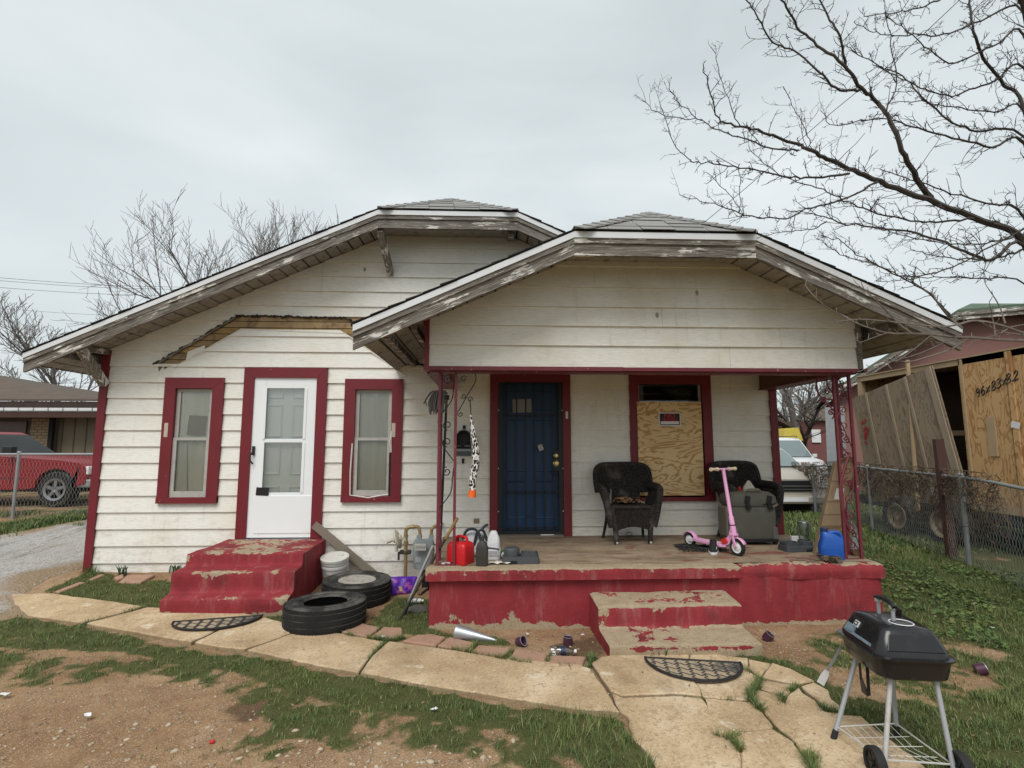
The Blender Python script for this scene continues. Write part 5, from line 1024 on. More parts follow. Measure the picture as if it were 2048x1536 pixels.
# cardboard box leaning at the right post, blue jug, debris
MT['card'] = simple('cardboard', (.33, .235, .145), .85, 0, .14, 4, .15, 30, .004, (.24, .165, .10), .35)
cbt = thing('cardboard_box', 'long flat cardboard box leaning against the right porch post', 'box', loc_on(1650, 1108, ZF)); base = np.array(loc_on(1648, 1108, ZF)); 
q = [G(1630, 1108, ZF), G(1672, 1111, ZF)]; tl, tr = W(1672, 925, 5.22), W(1712, 955, 5.19); q[1] = q[0] + np.array((.20, -.01, 0)); tr = tl + np.array((.20, -.01, 0)); dp = np.array((.02, .085, -.005))
m = MB(); m.hexa([q[0], q[1], q[1] + dp, q[0] + dp, tl, tr, tr + dp, tl + dp]); m.build('carton', MT['card'], cbt, bevel=.006)
fp = lambda u, v, o=-.004: (q[0] * (1 - u) + q[1] * u) * (1 - v) + (tl * (1 - u) + tr * u) * v + np.array((0, o, 0))
for (u0, u1, v0, v1, mt) in ((.32, .72, .60, .72, MT['whitepl']), (.05, .55, .02, .24, simple('packing_label', (.55, .50, .42), .8, 0, .35, 30))): m = MB(); m.prism([fp(u0, v0), fp(u1, v0), fp(u1, v1), fp(u0, v1)], (0, .003, 0)); m.build('paper_label', mt, cbt)
for v in (.285, .30, .315, .44, .58, .80): m = MB(); m.bar(fp(.0, v, -.001), fp(1., v, -.001), .006, .006); m.build('crease', simple('card_crease', (.22, .15, .09), .9), cbt)
m = MB(); m.prism([fp(0, 1, 0), fp(1, 1, 0), fp(.9, 1.07, -.02), fp(.1, 1.05, -.02)], (0, .004, 0)); m.build('flap', MT['card'], cbt)
c2 = thing('cardboard_scrap', 'small square cardboard scrap stuck in the right porch post behind the long box', 'cardboard', tuple(W(1700, 948, 5.35))); m = MB(); m.obox(W(1701, 942, 5.38), (.09, .006, .11), rotm('Y', .08)); m.obox(W(1701, 942, 5.384), (.086, .006, .10)); m.build('sheet', MT['card'], c2)
bj = thing('blue_jug', 'blue plastic detergent jug standing in front of the right porch post', 'jug', loc_on(1663, 1118, ZF), R(-14)); bl = simple('blue_plastic', (.012, .085, .38), .38, 0, .1, 6, .06)
m = MB(); m.loft([rrect(.205, .12, .03, 0), rrect(.215, .13, .035, .012), rrect(.21, .13, .035, .13), rrect(.185, .115, .04, .20, 4, .01), rrect(.13, .09, .035, .245, 4, -.02), rrect(.07, .07, .03, .262, 4, -.045)]); m.build('body', bl, bj, world=False, smooth=True)
m = MB(); m.tube(smoothline([(-.02, -.01, .25), (.035, -.012, .262), (.085, -.012, .24), (.098, -.012, .16), (.09, -.012, .11)], 4), .019, 8); m.build('handle', bl, bj, world=False, smooth=True); m = MB(); m.lathe([(.034, .255), (.034, .295), (.03, .30)], 14, (-.05, 0, 0)); m.build('cap', simple('navy_cap', (.012, .03, .10), .45), bj, world=False)
m = MB(); m.obox((-.02, -.0665, .07), (.13, .003, .09)); m.build('moulded_panel', bl, bj, world=False, bevel=.006)
pb = thing('plastic_bag', 'crumpled clear plastic bag stuffed inside the right porch post', 'bag', loc_on(1706, 1108, ZF)); m = MB(); m.loft([[(x + random.uniform(-.012, .012), y + random.uniform(-.012, .012), z) for x, y, z in rrect(w, w * .8, w * .3, zz, 3)] for zz, w in ((0, .12), (.06, .16), (.15, .13), (.24, .10), (.33, .04))]); m.build('film', m_glass('bag_film', (.62, .63, .62), .18, .3), pb, world=False)
rp = thing('rusty_pipe', 'short rusty pipe end lying at the foot of the right porch post', 'pipe', loc_on(1712, 1112, ZF)); m = MB(); m.tube([(0, 0, .03), (.02, .22, .03)], .028, 12); m.tube([(.045, .05, .07), (.06, .2, .07)], .024, 12); m.build('tube', simple('rust', (.16, .075, .045), .85, .2, .35, 30, .3), rp, world=False, smooth=True)
db = thing('leaf_debris', 'tuft of dead leaves at the porch edge below the blue jug', 'leaves', loc_on(1663, 1124, ZF)); m = MB()
for i in range(40): m.obox((random.gauss(0, .035), random.gauss(0, .025), random.uniform(.004, .05)), (.06, .022, .003), np.array(Matrix.Rotation(random.uniform(0, 6), 3, 'Z') @ Matrix.Rotation(random.uniform(-1, 1), 3, 'X')))
m.build('leaves', simple('dead_leaf', (.10, .075, .045), .95, 0, .4, 30), db, world=False)
for i, (a, b) in enumerate((((1580, 1119), (1640, 1125)), ((1592, 1116), (1650, 1119)), ((1614, 1124), (1655, 1117)))):
    o = MB().tube(smoothline([np.array(loc_on(*a, ZF + .008)), np.array(loc_on((a[0] + b[0]) / 2, (a[1] + b[1]) / 2 - 1, ZF + .012)), np.array(loc_on(*b, ZF + .01))], 3), .005, 5).build('twig', MT['rubber'] if False else simple('twig_bark', (.16, .12, .09), .9), None); tag(o, ('longest bare twig on the porch floor, reaching to the blue jug', 'thin bare twig farthest back on the porch floor by the feeder', 'short bare twig nearest the porch edge, left of the blue jug')[i], 'twig', 'twigs on the porch floor')
bl2 = MB().lathe([(.0, 0), (.028, .004), (.03, .03), (.022, .05), (.02, .07)], 12, (0, 0, .03), rotm('Y', R(90))).build('tin', MT['steel'], None, smooth=True); bl2.location = loc_on(1246, 1068.5, ZF) ; bl2.location[1] = min(bl2.location[1], 6.5); tag(bl2, 'small shiny tin on the floor under the lone wicker chair', 'tin')
nb = MB().obox((0, 0, .04), (.14, .03, .08)).build('white_box', MT['whitepl'], None, bevel=.004); nb.location = (3.50, 6.0, ZF); tag(nb, 'small white box on the floor at the right foot of the rear wicker chair', 'box')
# NO TRESPASSING sign
s0, s1 = W(1317, 825, YW - .066), W(1362, 852, YW - .066); sgn = thing('warning_sign', 'small black and red NO TRESPASSING sign on the bright plywood', 'sign', ((s0[0] + s1[0]) / 2, YW - .063, (s0[2] + s1[2]) / 2)); sw, shh = (s1[0] - s0[0]) / 2, (s0[2] - s1[2]) / 2
m = MB(); m.box(-sw, sw, -.004, 0, -shh, shh); m.build('plate', MT['whitepl'], sgn, world=False)
signblack = simple('sign_black', (.012, .012, .014), .5, 0, .05, 3, 0); signred = simple('sign_red', (.52, .02, .025), .5, 0, .05, 3, 0)
m = MB(); m.box(-sw + .014, sw - .014, -.0055, -.004, -shh + .012, shh - .012); m.build('black_field', signblack, sgn, world=False)
m = MB(); m.box(-sw + .024, sw - .026, -.007, -.0055, -shh + .022, -shh + .058); m.build('name_strip', MT['whitepl'], sgn, world=False)
def text_part(body, size, loc, mat, parent, sx=1., rot=(R(90), 0, 0), name='lettering'):
    cu = bpy.data.curves.new(name, 'FONT'); cu.body = body; cu.size = size; cu.align_x = 'CENTER'; cu.align_y = 'CENTER'; cu.extrude = .0006; cu.offset = size * .012
    to = bpy.data.objects.new(name, cu); COL.objects.link(to); bpy.context.view_layer.update(); me = bpy.data.meshes.new_from_object(to.evaluated_get(bpy.context.evaluated_depsgraph_get())); bpy.data.objects.remove(to)
    me.name = name; me.materials.clear(); me.materials.append(mat); o = bpy.data.objects.new(name, me); COL.objects.link(o); o.parent = parent; o.location = loc; o.rotation_euler = rot; o.scale = (sx, 1, 1); return o
text_part('NO', .072, (0, -.0068, shh - .046), signred, sgn, 1.25); text_part('TRESPASSING', .050, (0, -.0068, shh - .096), signred, sgn, .66)

# ------------------------------------------------------------------ things in front of the house
def tyre_prof(R_, r_, w):
    h = w / 2; P = [(r_, -h * .80), (r_ + .012, -h * .88), (r_ + (R_ - r_) * .45, -h * 1.04), (R_ - .035, -h * .97), (R_ - .010, -h * .82)]
    for z in (-.48, .0, .48): P += [(R_, h * (z - .12)), (R_ + .001, h * (z + .09)), (R_ - .005, h * (z + .10)), (R_ - .005, h * (z + .13))]
    P += [(R_ - .010, h * .84), (R_ - .035, h * .97), (r_ + (R_ - r_) * .45, h * 1.04), (r_ + .012, h * .88), (r_, h * .80)]; return P
def m_tyre():
    t = NT('old_tyre_rubber'); v = t.vec(); n = t.noise(v, 5, 5, .65); up = t.t.nodes.new('ShaderNodeSeparateXYZ'); t.L(t.tc.outputs['Normal'], up.inputs[0])
    c = t.mix(n, (.009, .009, .009), (.028, .027, .026)); c = t.mix(t.math('MULTIPLY', t.sstep(t.noise(v, 3, 6, .7), .40, .62), t.sstep(up.outputs['Z'], .3, .9)), c, (.105, .098, .088)); c = t.mix(t.sstep(t.noise(v, 90, 2), .70, .74), c, (.2, .19, .17)); t.set(c, .8, 0, .25); t.bump(t.noise(v, 60, 4), .2, .004); return t.m
MT['tyre'] = m_tyre()
def tyre(lab, loc, R_, r_, w, rx, rz, rim):
    o = thing('tyre', lab, 'tyre', loc, rz, 'old truck tyres lying by the red steps'); o.rotation_euler = (rx, 0, rz)
    m = MB(); m.lathe(tyre_prof(R_, r_, w), 72, (0, 0, w / 2), cap=False); P = tyre_prof(R_ - .016, r_ + .004, w * .9); 
    body = m.build('tread_and_walls', MT['tyre'], o, world=False, smooth=True)
    m = MB(); m.lathe([(r_ + .0, w * .90), (R_ - .05, w * .84), (R_ - .045, w * .16), (r_, w * .10)], 48, cap=False); m.build('inner_lining', MT['rubber'], o, world=False, smooth=True)
    lug = MB()
    for i in range(96):
        a = 2 * math.pi * i / 96; c_, s_ = math.cos(a), math.sin(a)
        for z, sgn_ in ((w * .94, 1), (w * .06, -1)): lug.obox(((R_ - .012) * c_, (R_ - .012) * s_, z - sgn_ * .012), (.016, .013, .028), rotm('Z', a))
    lug.build('tread_lugs', MT['tyre'], o, world=False, kind='stuff')
    for (rr, z) in ((r_ + (R_ - r_) * .62, w * 1.012), (r_ + (R_ - r_) * .22, w * .985)): m = MB(); m.tube([(rr * math.cos(a), rr * math.sin(a), z) for a in np.linspace(0, 2 * math.pi, 64)], .003, 4); m.build('sidewall_ring', MT['tyre'], o, world=False)
    if rim:
        z = w * .80; m = MB(); m.lathe([(r_ + .004, z + .03), (r_ + .012, z + .022), (r_ - .012, z - .0), (r_ - .02, z - .05), (r_ - .03, z - .075), (r_ - .06, z - .08), (.13, z - .055), (.11, z - .045), (.075, z - .045), (.07, z - .06), (.045, z - .062), (.044, z - .12)], 40); rm = m.build('rim', simple('rusty_white_rim', (.42, .40, .36), .5, .25, .3, 14, .3, 60, .004, (.16, .10, .06), .42), o, world=False, smooth=True)
        m = MB()
        for i in range(8): a = i * math.pi / 4; m.lathe([(.012, 0), (.012, .014), (.008, .016)], 6, (.095 * math.cos(a), .095 * math.sin(a), z - .05))
        m.build('lug_nut', MT['steel'], rm, world=False); m = MB()
        for i in range(8): a = (i + .5) * math.pi / 4; m.lathe([(.018, 0), (.018, .002)], 10, (.165 * math.cos(a), .165 * math.sin(a), z - .0655))
        m.build('vent_hole', MT['dark'], rm, world=False)
    return o
tyre('bare truck tyre without a rim, lying flat in the grass by the path', (-1.53, 5.19, float(zg(-1.5, 5.2)) - .005), .372, .195, .225, R(-2.0), R(20), False)
tyre('truck tyre with rusty white rim lying behind the bare tyre', (-1.43, 5.945, -.06), .362, .19, .22, R(1.5), R(50), True)
bk_ = thing('bucket', 'white plastic bucket with a dirty lid beside the red steps', 'bucket', (-1.775, 6.38, -.03), R(25)); bk_.rotation_euler = (R(9), R(-5), R(25)); MT['bucket'] = simple('dirty_white_plastic', (.58, .57, .53), .5, 0, .08, 8, .1, 40, .003, (.30, .25, .19), .22)
m = MB(); m.lathe([(.128, 0), (.135, .01), (.142, .24), (.150, .24), (.150, .262), (.144, .264), (.144, .29), (.152, .29), (.152, .312), (.146, .316)], 32); m.build('pail', MT['bucket'], bk_, world=False, smooth=True)
m = MB(); m.lathe([(.158, .318), (.160, .345), (.152, .352), (.142, .352), (.138, .340), (.001, .338)], 32); ld = m.build('lid', MT['bucket'], bk_, world=False, smooth=True); m = MB(); m.lathe([(.034, .338), (.034, .350), (.028, .352), (.001, .350)], 18, (.07, .03, 0)); m.build('spout_cap', MT['bucket'], ld, world=False, smooth=True)
m = MB(); m.tube([(-.152, 0, .28), (-.12, -.12, .20), (0, -.155, .16), (.12, -.12, .20), (.152, 0, .28)], .004, 5); m.build('bail', MT['steel'], bk_, world=False)
pk = thing('plank', 'weathered grey plank leaning on the wall right of the storm door', 'plank', tuple(W(735, 1130, YW - .06))); a_, b_ = W(628, 1049, YW - .075), W(752, 1152, YW - .10); m = MB(); m.bar(a_, b_, .028, .09, (0, 0, 1)); m.build('board', simple('grey_plank', (.20, .165, .13), .9, 0, .3, 3, .4, 40), pk)
# gas meter
gm_t = thing('gas_meter', 'grey gas meter with rusty riser pipe and regulator at the wall', 'gas meter', (-1.02, 6.36, -.08)); ym = 6.36
q = lambda px, py, y=ym: W(px, py, y); zt = q(811, 1058)[2]
m = MB(); m.tube([q(810, 1196) + (0, 0, -.06), q(812, 1085), q(812, 1070)], .020, 10); m.tube(smoothline([q(812, 1075), q(812, 1062), q(815, 1056), q(822, 1054)], 4), .021, 10); m.tube(smoothline([q(818, 1054), q(832, 1053), q(838, 1056), q(840, 1066), q(840, 1076)], 4), .019, 10); m.tube(smoothline([q(863, 1076), q(863, 1062), q(866, 1055), q(876, 1051, ym + .05), q(884, 1047, ym + .2)], 4), .019, 10); m.build('pipe', MT['brass'], gm_t, smooth=True)
m = MB()
for c, r_, l_ in (((812, 1072), .027, .03), ((812, 1087), .028, .04), ((811, 1102), .027, .03), ((826, 1053.5), .025, .03), ((840, 1073), .025, .03), ((863, 1073), .025, .03), ((813, 1058), .026, .03)): p = q(*c); m.lathe([(r_, -l_ / 2), (r_, l_ / 2)], 8, p, None if c[0] != 826 else rotm('Y', R(90)))
m.build('fitting', MT['brass'], gm_t, smooth=False, kind='stuff')
m = MB(); p = q(811, 1104); m.obox(p, (.13, .05, .045)); m.obox(p + (-.075, -.02, -.04), (.025, .02, .10)); m.build('shutoff_valve', simple('dark_valve', (.06, .055, .05), .6, .4), gm_t, bevel=.008)
m = MB(); p = q(795, 1078); M_ = rotm('Y', R(70)) ; m.lathe([(.001, -.05), (.03, -.05), (.035, -.03), (.085, -.022), (.112, -.010), (.112, .008), (.09, .022), (.04, .03), (.035, .05), (.001, .052)], 28, p, M_); m.lathe([(.022, -.1), (.022, 0)], 10, p + (-.03, -.0, 0), M_); m.obox(p + (.055, 0, .0), (.09, .04, .04)); m.lathe([(.02, 0), (.02, .07)], 10, p + (-.01, -.01, -.14)); m.build('regulator', simple('cream_regulator', (.50, .47, .38), .6, 0, .15, 12, .15, 50, .004, (.30, .24, .16), .3), gm_t, smooth=True)
c0 = q(849, 1100); m = MB(); m.loft([[(c0[0] + x, ym - .09 + y * .5, c0[2] + z) for x, y, z in [(a, b, zz) for a, b, _ in rrect(w, .20, .05, 0, 4)]] for zz, w in ((-.19, .16), (-.17, .21), (-.02, .235), (.01, .25), (.03, .235))]); m.build('body', MT['greypaint'], gm_t, smooth=True)
m = MB(); m.loft([[(c0[0] + x, ym - .09 + y * .5, c0[2] + zz) for x, y, _ in rrect(w, .22, .05, 0, 4)] for zz, w in ((.03, .24), (.10, .24), (.135, .20))]); m.obox((c0[0] - .055, ym - .09, c0[2] + .155), (.05, .05, .06)); m.obox((c0[0] + .085, ym - .09, c0[2] + .155), (.05, .05, .06)); m.build('head', MT['greypaint'], gm_t, smooth=True)
m = MB(); m.obox((c0[0] - .02, ym - .205, c0[2] + .07), (.13, .03, .075)); m.build('dial_window', simple('dial_plate', (.42, .41, .36), .4), gm_t, bevel=.005); m = MB()
for i in range(4): m.lathe([(.011, 0), (.011, .002)], 10, (c0[0] - .062 + .028 * i, ym - .222, c0[2] + .075), RX)
m.build('dial', MT['greypaint'], gm_t); m = MB(); m.obox((c0[0] - .05, ym - .145, c0[2] - .08), (.07, .006, .06)); m.build('plate', simple('meter_plate', (.33, .36, .36), .5), gm_t)
pk2 = thing('purple_bag', 'torn purple snack bag lying in the grass by the gas pipe', 'bag', (-1.0, 6.02, -.07)); p0 = GG(770, 1192); p1 = GG(832, 1186); m = MB(); n = 10; H_ = .19
pl_t = NT('purple_film'); vv = pl_t.vec(); pl_t.set(pl_t.mix(pl_t.sstep(pl_t.noise(pl_t.vec((1, 1, 1.6)), 9, 4, .6), .54, .62), (.10, .022, .36), (.40, .12, .42)), .35); pl_t.bump(pl_t.noise(vv, 24, 4), .5, .02)
fx_ = lambda u, v: p0 * (1 - u) + p1 * u + np.array((.01 * math.sin(9 * v), .05 * v + .030 * math.sin(math.pi * u) * -1 * math.sin(math.pi * v) + .012 * math.sin(u * 17), H_ * v * (1 - .12 * u)))
V = [fx_(i / n, j / 6) for j in range(7) for i in range(n + 1)]; m.add(V, [(j * (n + 1) + i, j * (n + 1) + i + 1, (j + 1) * (n + 1) + i + 1, (j + 1) * (n + 1) + i) for j in range(6) for i in range(n)]); ob_ = m.build('film', pl_t.m, pk2, smooth=True); ob_.modifiers.new('t', 'SOLIDIFY').thickness = .012
for u0, u1, v0, v1, mt in ((.18, .26, .35, .75, MT['whitepl']), (.38, .75, .70, .9, simple('pink_print', (.55, .20, .42), .5)), (.40, .62, .22, .5, simple('tan_print', (.50, .33, .16), .5)), (.68, .9, .3, .55, simple('magenta_print', (.36, .07, .30), .5))):
    m = MB(); m.prism([fx_(u0, v0), fx_(u1, v0), fx_(u1, v1), fx_(u0, v1)], (0, -.003, 0)); oo = m.build('print_patch', mt, pk2); oo.location.y = -.006
for nm, lab, a, b, r, mt, extra in (('stick', 'dark wooden stick leaning from the grass up against the left porch post', GG(797, 1243), W(915, 1036, 5.05), .013, simple('dark_stick', (.055, .042, .032), .85, 0, .5, 8, .3), None), ('pole', 'silver pole with blue green grip leaning beside the dark stick', GG(806, 1232), W(866, 1092, 5.22), .0135, simple('aluminium', (.55, .56, .57), .4, .5, .15), 1)):
    t_ = thing(nm, lab, nm, tuple(a)); m = MB(); m.tube([a, a + (b - a) * .5 + (0, 0, .01), b], r, 9); m.build('shaft', mt, t_, smooth=True)
    if extra: m = MB(); m.tube([a - (b - a) * .01, a + (b - a) * .20], .019, 9); m.build('grip', simple('teal_grip', (.03, .075, .09), .6), t_, smooth=True)
    else:
        m = MB(); m.tube([a + (b - a) * .80, b], .015, 8); m.build('yellow_end', simple('yellow_wood', (.26, .17, .06), .8, 0, .4, 14), t_, smooth=True)
st = MB().ball((0, 0, .03), .09, 9, 6, (1.3, .8, .55)).build('stone', simple('grey_stone', (.09, .085, .075), .9, 0, .3, 9, .5, 20), None, smooth=True); p = GG(838, 1226); st.location = tuple(p); tag(st, 'round grey stone in the grass at the left corner of the porch base', 'stone')
bt2 = MB().lathe([(.001, 0), (.02, .002), (.022, .02), (.022, .09), (.012, .11), (.012, .13)], 12, (0, 0, .022), rotm('Y', R(90))).build('white_tube', MT['whitepl'], None, smooth=True); p = GG(822, 1212); bt2.location = tuple(p + (0, 0, .03)); tag(bt2, 'white plastic tube lying on the grass beside the left porch corner', 'tube')
tp = thing('black_post_stub', 'black plastic pipe stub below the gas meter', 'pipe', tuple(W(850, 1150, 6.3))); m = MB(); a_ = q(852, 1124); m.tube([(a_[0], ym - .08, a_[2] - .0), (a_[0] + .02, ym - .05, -.1)], .05, 10); m.build('pipe', MT['black'], tp, smooth=True)
wd_ = thing('wood_scrap', 'short brown board lying at the foot of the wall beside the porch', 'board', tuple(GG(848, 1185))); m = MB(); m.bar(GG(838, 1192) + (0, 0, .03), GG(866, 1172) + (0, 0, .035), .05, .02); m.build('board', simple('scrap_board', (.17, .12, .08), .9, 0, .3, 6, .3), wd_)
# zinc funnel, cans, bottle
fn = thing('funnel', 'galvanised metal funnel lying on its side at the foot of the porch', 'funnel', tuple(GG(950, 1278))); a_ = GG(915, 1279) + (0, 0, .06); b_ = GG(993, 1286) + (0, 0, .02); d_ = (b_ - a_); L_ = np.linalg.norm(d_); d_ /= L_; uu = np.cross(d_, (0, 0, 1)); uu /= np.linalg.norm(uu); M_ = np.stack([uu, np.cross(d_, uu), d_], 1)
m = MB(); m.lathe([(.062, -.015), (.066, 0), (.062, .01), (.048, .13), (.034, .22), (.010, L_), (.007, L_), (.030, .22), (.044, .13), (.058, .01), (.062, 0), (.060, -.015)], 24, a_, M_, closed=True); m.build('cone', MT['steel'], fn, smooth=True)
def can(lab, px, py, rx, ry, rz, gone):
    c = thing('tin_can', lab, 'can', tuple(GG(px, py) + (0, 0, .034)), 0, 'purple tin cans in the dirt before the porch'); c.rotation_euler = (rx, ry, rz); m = MB(); m.lathe([(.001, -.033), (.038, -.033), (.040, -.028), (.040, .030), (.041, .033), (.036, .033), (.036, -.025), (.001, -.027)], 20); m.build('body', simple('purple_tin', (.085, .035, .06), .4, .2, .3, 12), c, world=False, smooth=True); m = MB(); m.lathe([(.041, .029), (.042, .034), (.036, .034), (.035, .029)], 20, closed=True); m.build('rim', MT['steel'], c, world=False)
can('small purple can lying open to the right, nearest the funnel tip', 1042, 1292, R(62), 0, R(50), 0); can('small purple can standing upright in the dirt left of the porch steps', 1136, 1290, 0, R(5), 0, 0); can('small dented purple can in the dirt right of the porch steps', 1537, 1282, R(20), R(30), 0, 0); can('crushed purple can in the dirt right of the grill', 1962, 1368 - 20, R(70), R(30), 1, 0)
pbt = thing('plastic_bottle', 'clear plastic water bottle with blue label lying beside the pavers', 'bottle', tuple(GG(1124, 1311) + (0, 0, .035))); pbt.rotation_euler = (R(90), 0, R(84)); m = MB(); m.lathe([(.001, -.10), (.028, -.10), (.033, -.09), (.033, -.05), (.031, -.045), (.033, -.04), (.033, .03), (.028, .06), (.013, .085), (.012, .10)], 18); m.build('body', MT['clear'], pbt, world=False, smooth=True); m = MB(); m.lathe([(.0336, -.01), (.0336, .03)], 18); m.build('label_band', simple('navy_label', (.02, .03, .07), .5, 0, .6, 40), pbt, world=False, smooth=True); m = MB(); m.lathe([(.014, .098), (.014, .115), (.001, .116)], 12); m.build('cap', MT['whitepl'], pbt, world=False)
for (px, py, s, lab) in ((830 - 65, 1281, .05, 'white paper scrap on the second pink paver'), (175, 1441, .05, 'white paper scrap in the dirt at the lower left'), (718, 1286 - 60, .04, 'white foam scrap in the grass beside the bare tyre'), (8, 1398, .05, 'white wrapper on the ground at the left edge of the picture'), (868, 1428, .035, 'small white wrapper in the long grass below the path'), (1055, 1275, .03, 'white paper scrap in the dirt beside the porch face'), (1165, 1276, .03, 'torn white wrapper in the dirt close to the porch steps'), (1745, 1232, .04, 'pale wrapper lying in the yard right of the porch'), (1985, 1262, .035, 'pale green wrapper in the grass beyond the grill')):
    s *= .6; m = MB(); V = [(s * (i - 1.5) / 1.5 * random.uniform(.6, 1), s * .7 * (j - 1) * random.uniform(.6, 1), .01 + .3 * s * random.random()) for j in range(3) for i in range(4)]; m.add(V, [(j * 4 + i, j * 4 + i + 1, (j + 1) * 4 + i + 1, (j + 1) * 4 + i) for j in range(2) for i in range(3)]); o = m.build('paper_scrap', MT['whitepl'] if 'green' not in lab else simple('pale_green', (.4, .55, .42), .6), None); o.modifiers.new('t', 'SOLIDIFY').thickness = .002; p = GG(px, py); o.location = (p[0], p[1], p[2] + .02); o.rotation_euler = (0, 0, random.uniform(0, 3)); tag(o, lab, 'litter')
o = MB().obox((0, 0, .010), (.028, .022, .014)).build('red_wrapper', signred, None, bevel=.006); p = GG(424, 1487); o.location = tuple(p); tag(o, 'small red wrapper on the dirt at the lower left', 'litter')
# half-round door mats
def m_mat():
    t = NT('dusty_rubber_mat'); v = t.vec(); n = t.noise(v, 4, 6, .6); sx_ = t.t.nodes.new('ShaderNodeSeparateXYZ'); t.L(v, sx_.inputs[0]); f = t.sstep(t.math('ADD', n, t.math('MULTIPLY', sx_.outputs['X'], .55)), .56, .74)
    t.set(t.mix(f, (.36, .285, .195), t.mix(n, (.035, .034, .033), (.12, .11, .10))), .9, 0, .2); t.bump(t.noise(v, 60, 4), .3, .004); return t.m
MT['mat'] = m_mat()
def half_mat(lab, a, b, depth, z):
    # straight back edge from a to b, bulging towards the street
    a = np.array(a[:2]); b = np.array(b[:2]); c = (a + b) / 2; r = np.linalg.norm(b - a) / 2; ang = math.atan2(*(b - a)[::-1]); o = thing('door_mat', lab, 'door mat', (float(c[0]), float(c[1]), z), ang, 'half-round rubber door mats'); k = depth / r
    th = np.linspace(0, math.pi, 33); E = [(r * math.cos(t), -r * k * math.sin(t)) for t in th]; m = MB(); m.prism([(x, y, .003) for x, y in E], (0, 0, .005)); m.build('mat_base', MT['mat'], o, world=False)
    m = MB(); m.tube([(x * .985, y * .985, .012) for x, y in E], .010, 6); m.tube([(-r, 0, .010), (r, 0, .010)], .008, 6); m.build('rim', MT['rubber'], o, world=False, smooth=True)
    m = MB(); g = r / 4.2
    for sgn_ in (-1, 1):
        for j in range(-1, 10):
            P_ = []
            for i in range(-40, 41):
                x = r * i / 40; base = (j * g + .0)
                if sgn_ > 0: X_, Y_ = x, -(base + .16 * g * math.sin(x / g * 2 * math.pi))
                else: X_, Y_ = (j - 4.5) * g + .16 * g * math.sin(x / g * 2 * math.pi), -(x + r) / 2 * k
                if Y_ < -.004 and (X_ / (r * .95)) ** 2 + (Y_ / (r * k * .95)) ** 2 < 1: P_.append((X_, Y_, .010))
            if len(P_) > 3: m.tube(P_, .0032, 4)
    m.build('lattice', simple('dusty_black_rubber', (.04, .038, .036), .85, 0, .4, 8), o, world=False)
a_, b_ = GG(1289, 1317, .035), GG(1482, 1328, .035); half_mat('half-round lattice rubber mat on the path below the porch steps', a_, b_, .36, float(a_[2]) - .002)
a_, b_ = GG(346, 1246, .035), GG(526, 1232, .035); half_mat('half-round lattice rubber mat on the path below the red storm door steps', a_, b_, .30, float(zg(-2.7, 5.15)) + .035)

# ------------------------------------------------------------------ charcoal grill
Zr = .485; NL, NR, FL = G(1775, 1313, Zr), G(1922, 1327, Zr), G(1670, 1259, Zr)
dg_ = NR - FL; ga = R(-9); ue, ve = np.array((math.cos(ga), math.sin(ga), 0)), np.array((-math.sin(ga), math.cos(ga), 0)); gw_ = float(dg_ @ ue); gl_ = float(-dg_ @ ve); gc_ = (NR + FL) / 2
gl_ *= 1.0; zb_g = float(zg(gc_[0], gc_[1]))
gr = thing('charcoal_grill', 'black charcoal grill with closed lid on grey tube legs at the right front', 'grill', (float(gc_[0]), float(gc_[1]), zb_g), ga); H_ = Zr - zb_g
MT['enamel'] = simple('black_enamel', (.012, .012, .013), .22, 0, .3, 6, .06, 40, .003, (.045, .043, .04), .35, .5); MT['leg'] = simple('grey_leg_paint', (.34, .35, .36), .5, .2, .08, 9, .08, 60, .003, (.22, .22, .21), .2)
B = lambda m, n, mt, **k: m.build(n, mt, gr, world=False, **k)
m = MB(); m.loft([rrect(gw_ - .10, gl_ - .10, .05, H_ - .115), rrect(gw_ - .05, gl_ - .05, .06, H_ - .10), rrect(gw_ - .025, gl_ - .025, .07, H_ - .05), rrect(gw_ - .01, gl_ - .01, .075, H_ - .002)]); B(m, 'bowl', MT['enamel'], smooth=True)
m = MB(); m.loft([rrect(gw_ - .015, gl_ - .015, .075, H_ - .006), rrect(gw_ + .02, gl_ + .02, .085, H_ - .004), rrect(gw_ + .024, gl_ + .024, .085, H_ + .006), rrect(gw_ - .015, gl_ - .015, .075, H_ + .010)]); B(m, 'rim', MT['enamel'], smooth=True)
m = MB(); m.loft([rrect(gw_ - .02, gl_ - .02, .07, H_ + .008), rrect(gw_ - .03, gl_ - .03, .06, H_ + .03), rrect(gw_ - .13, gl_ - .12, .04, H_ + .125), rrect(gw_ - .15, gl_ - .14, .04, H_ + .134), rrect(gw_ - .30, gl_ - .28, .02, H_ + .140)]); lid_ = B(m, 'lid', MT['enamel'], smooth=True)
def lidface(m, side, s0, s1, t0, t1, out=.004): # raised panel on a sloping side; side = 'n' near end, 'l' long left
    def pt(s, t):
        k = .03 + .095 * t
        if side == 'n': return (s * ((gw_ - .03) / 2 - .05 * t), -(gl_ - .03) / 2 + .045 * t - out, H_ + k + out * .6)
        return (-(gw_ - .03) / 2 + .05 * t - out, s * ((gl_ - .03) / 2 - .045 * t), H_ + k + out * .6)
    m.prism([pt(s0, t0), pt(s1, t0), pt(s1, t1), pt(s0, t1)], (0, out, -out) if side == 'n' else (out, 0, -out))
m = MB(); lidface(m, 'n', -.78, .80, .08, .86); m.build('end_panel', MT['enamel'], lid_, world=False, bevel=.003)
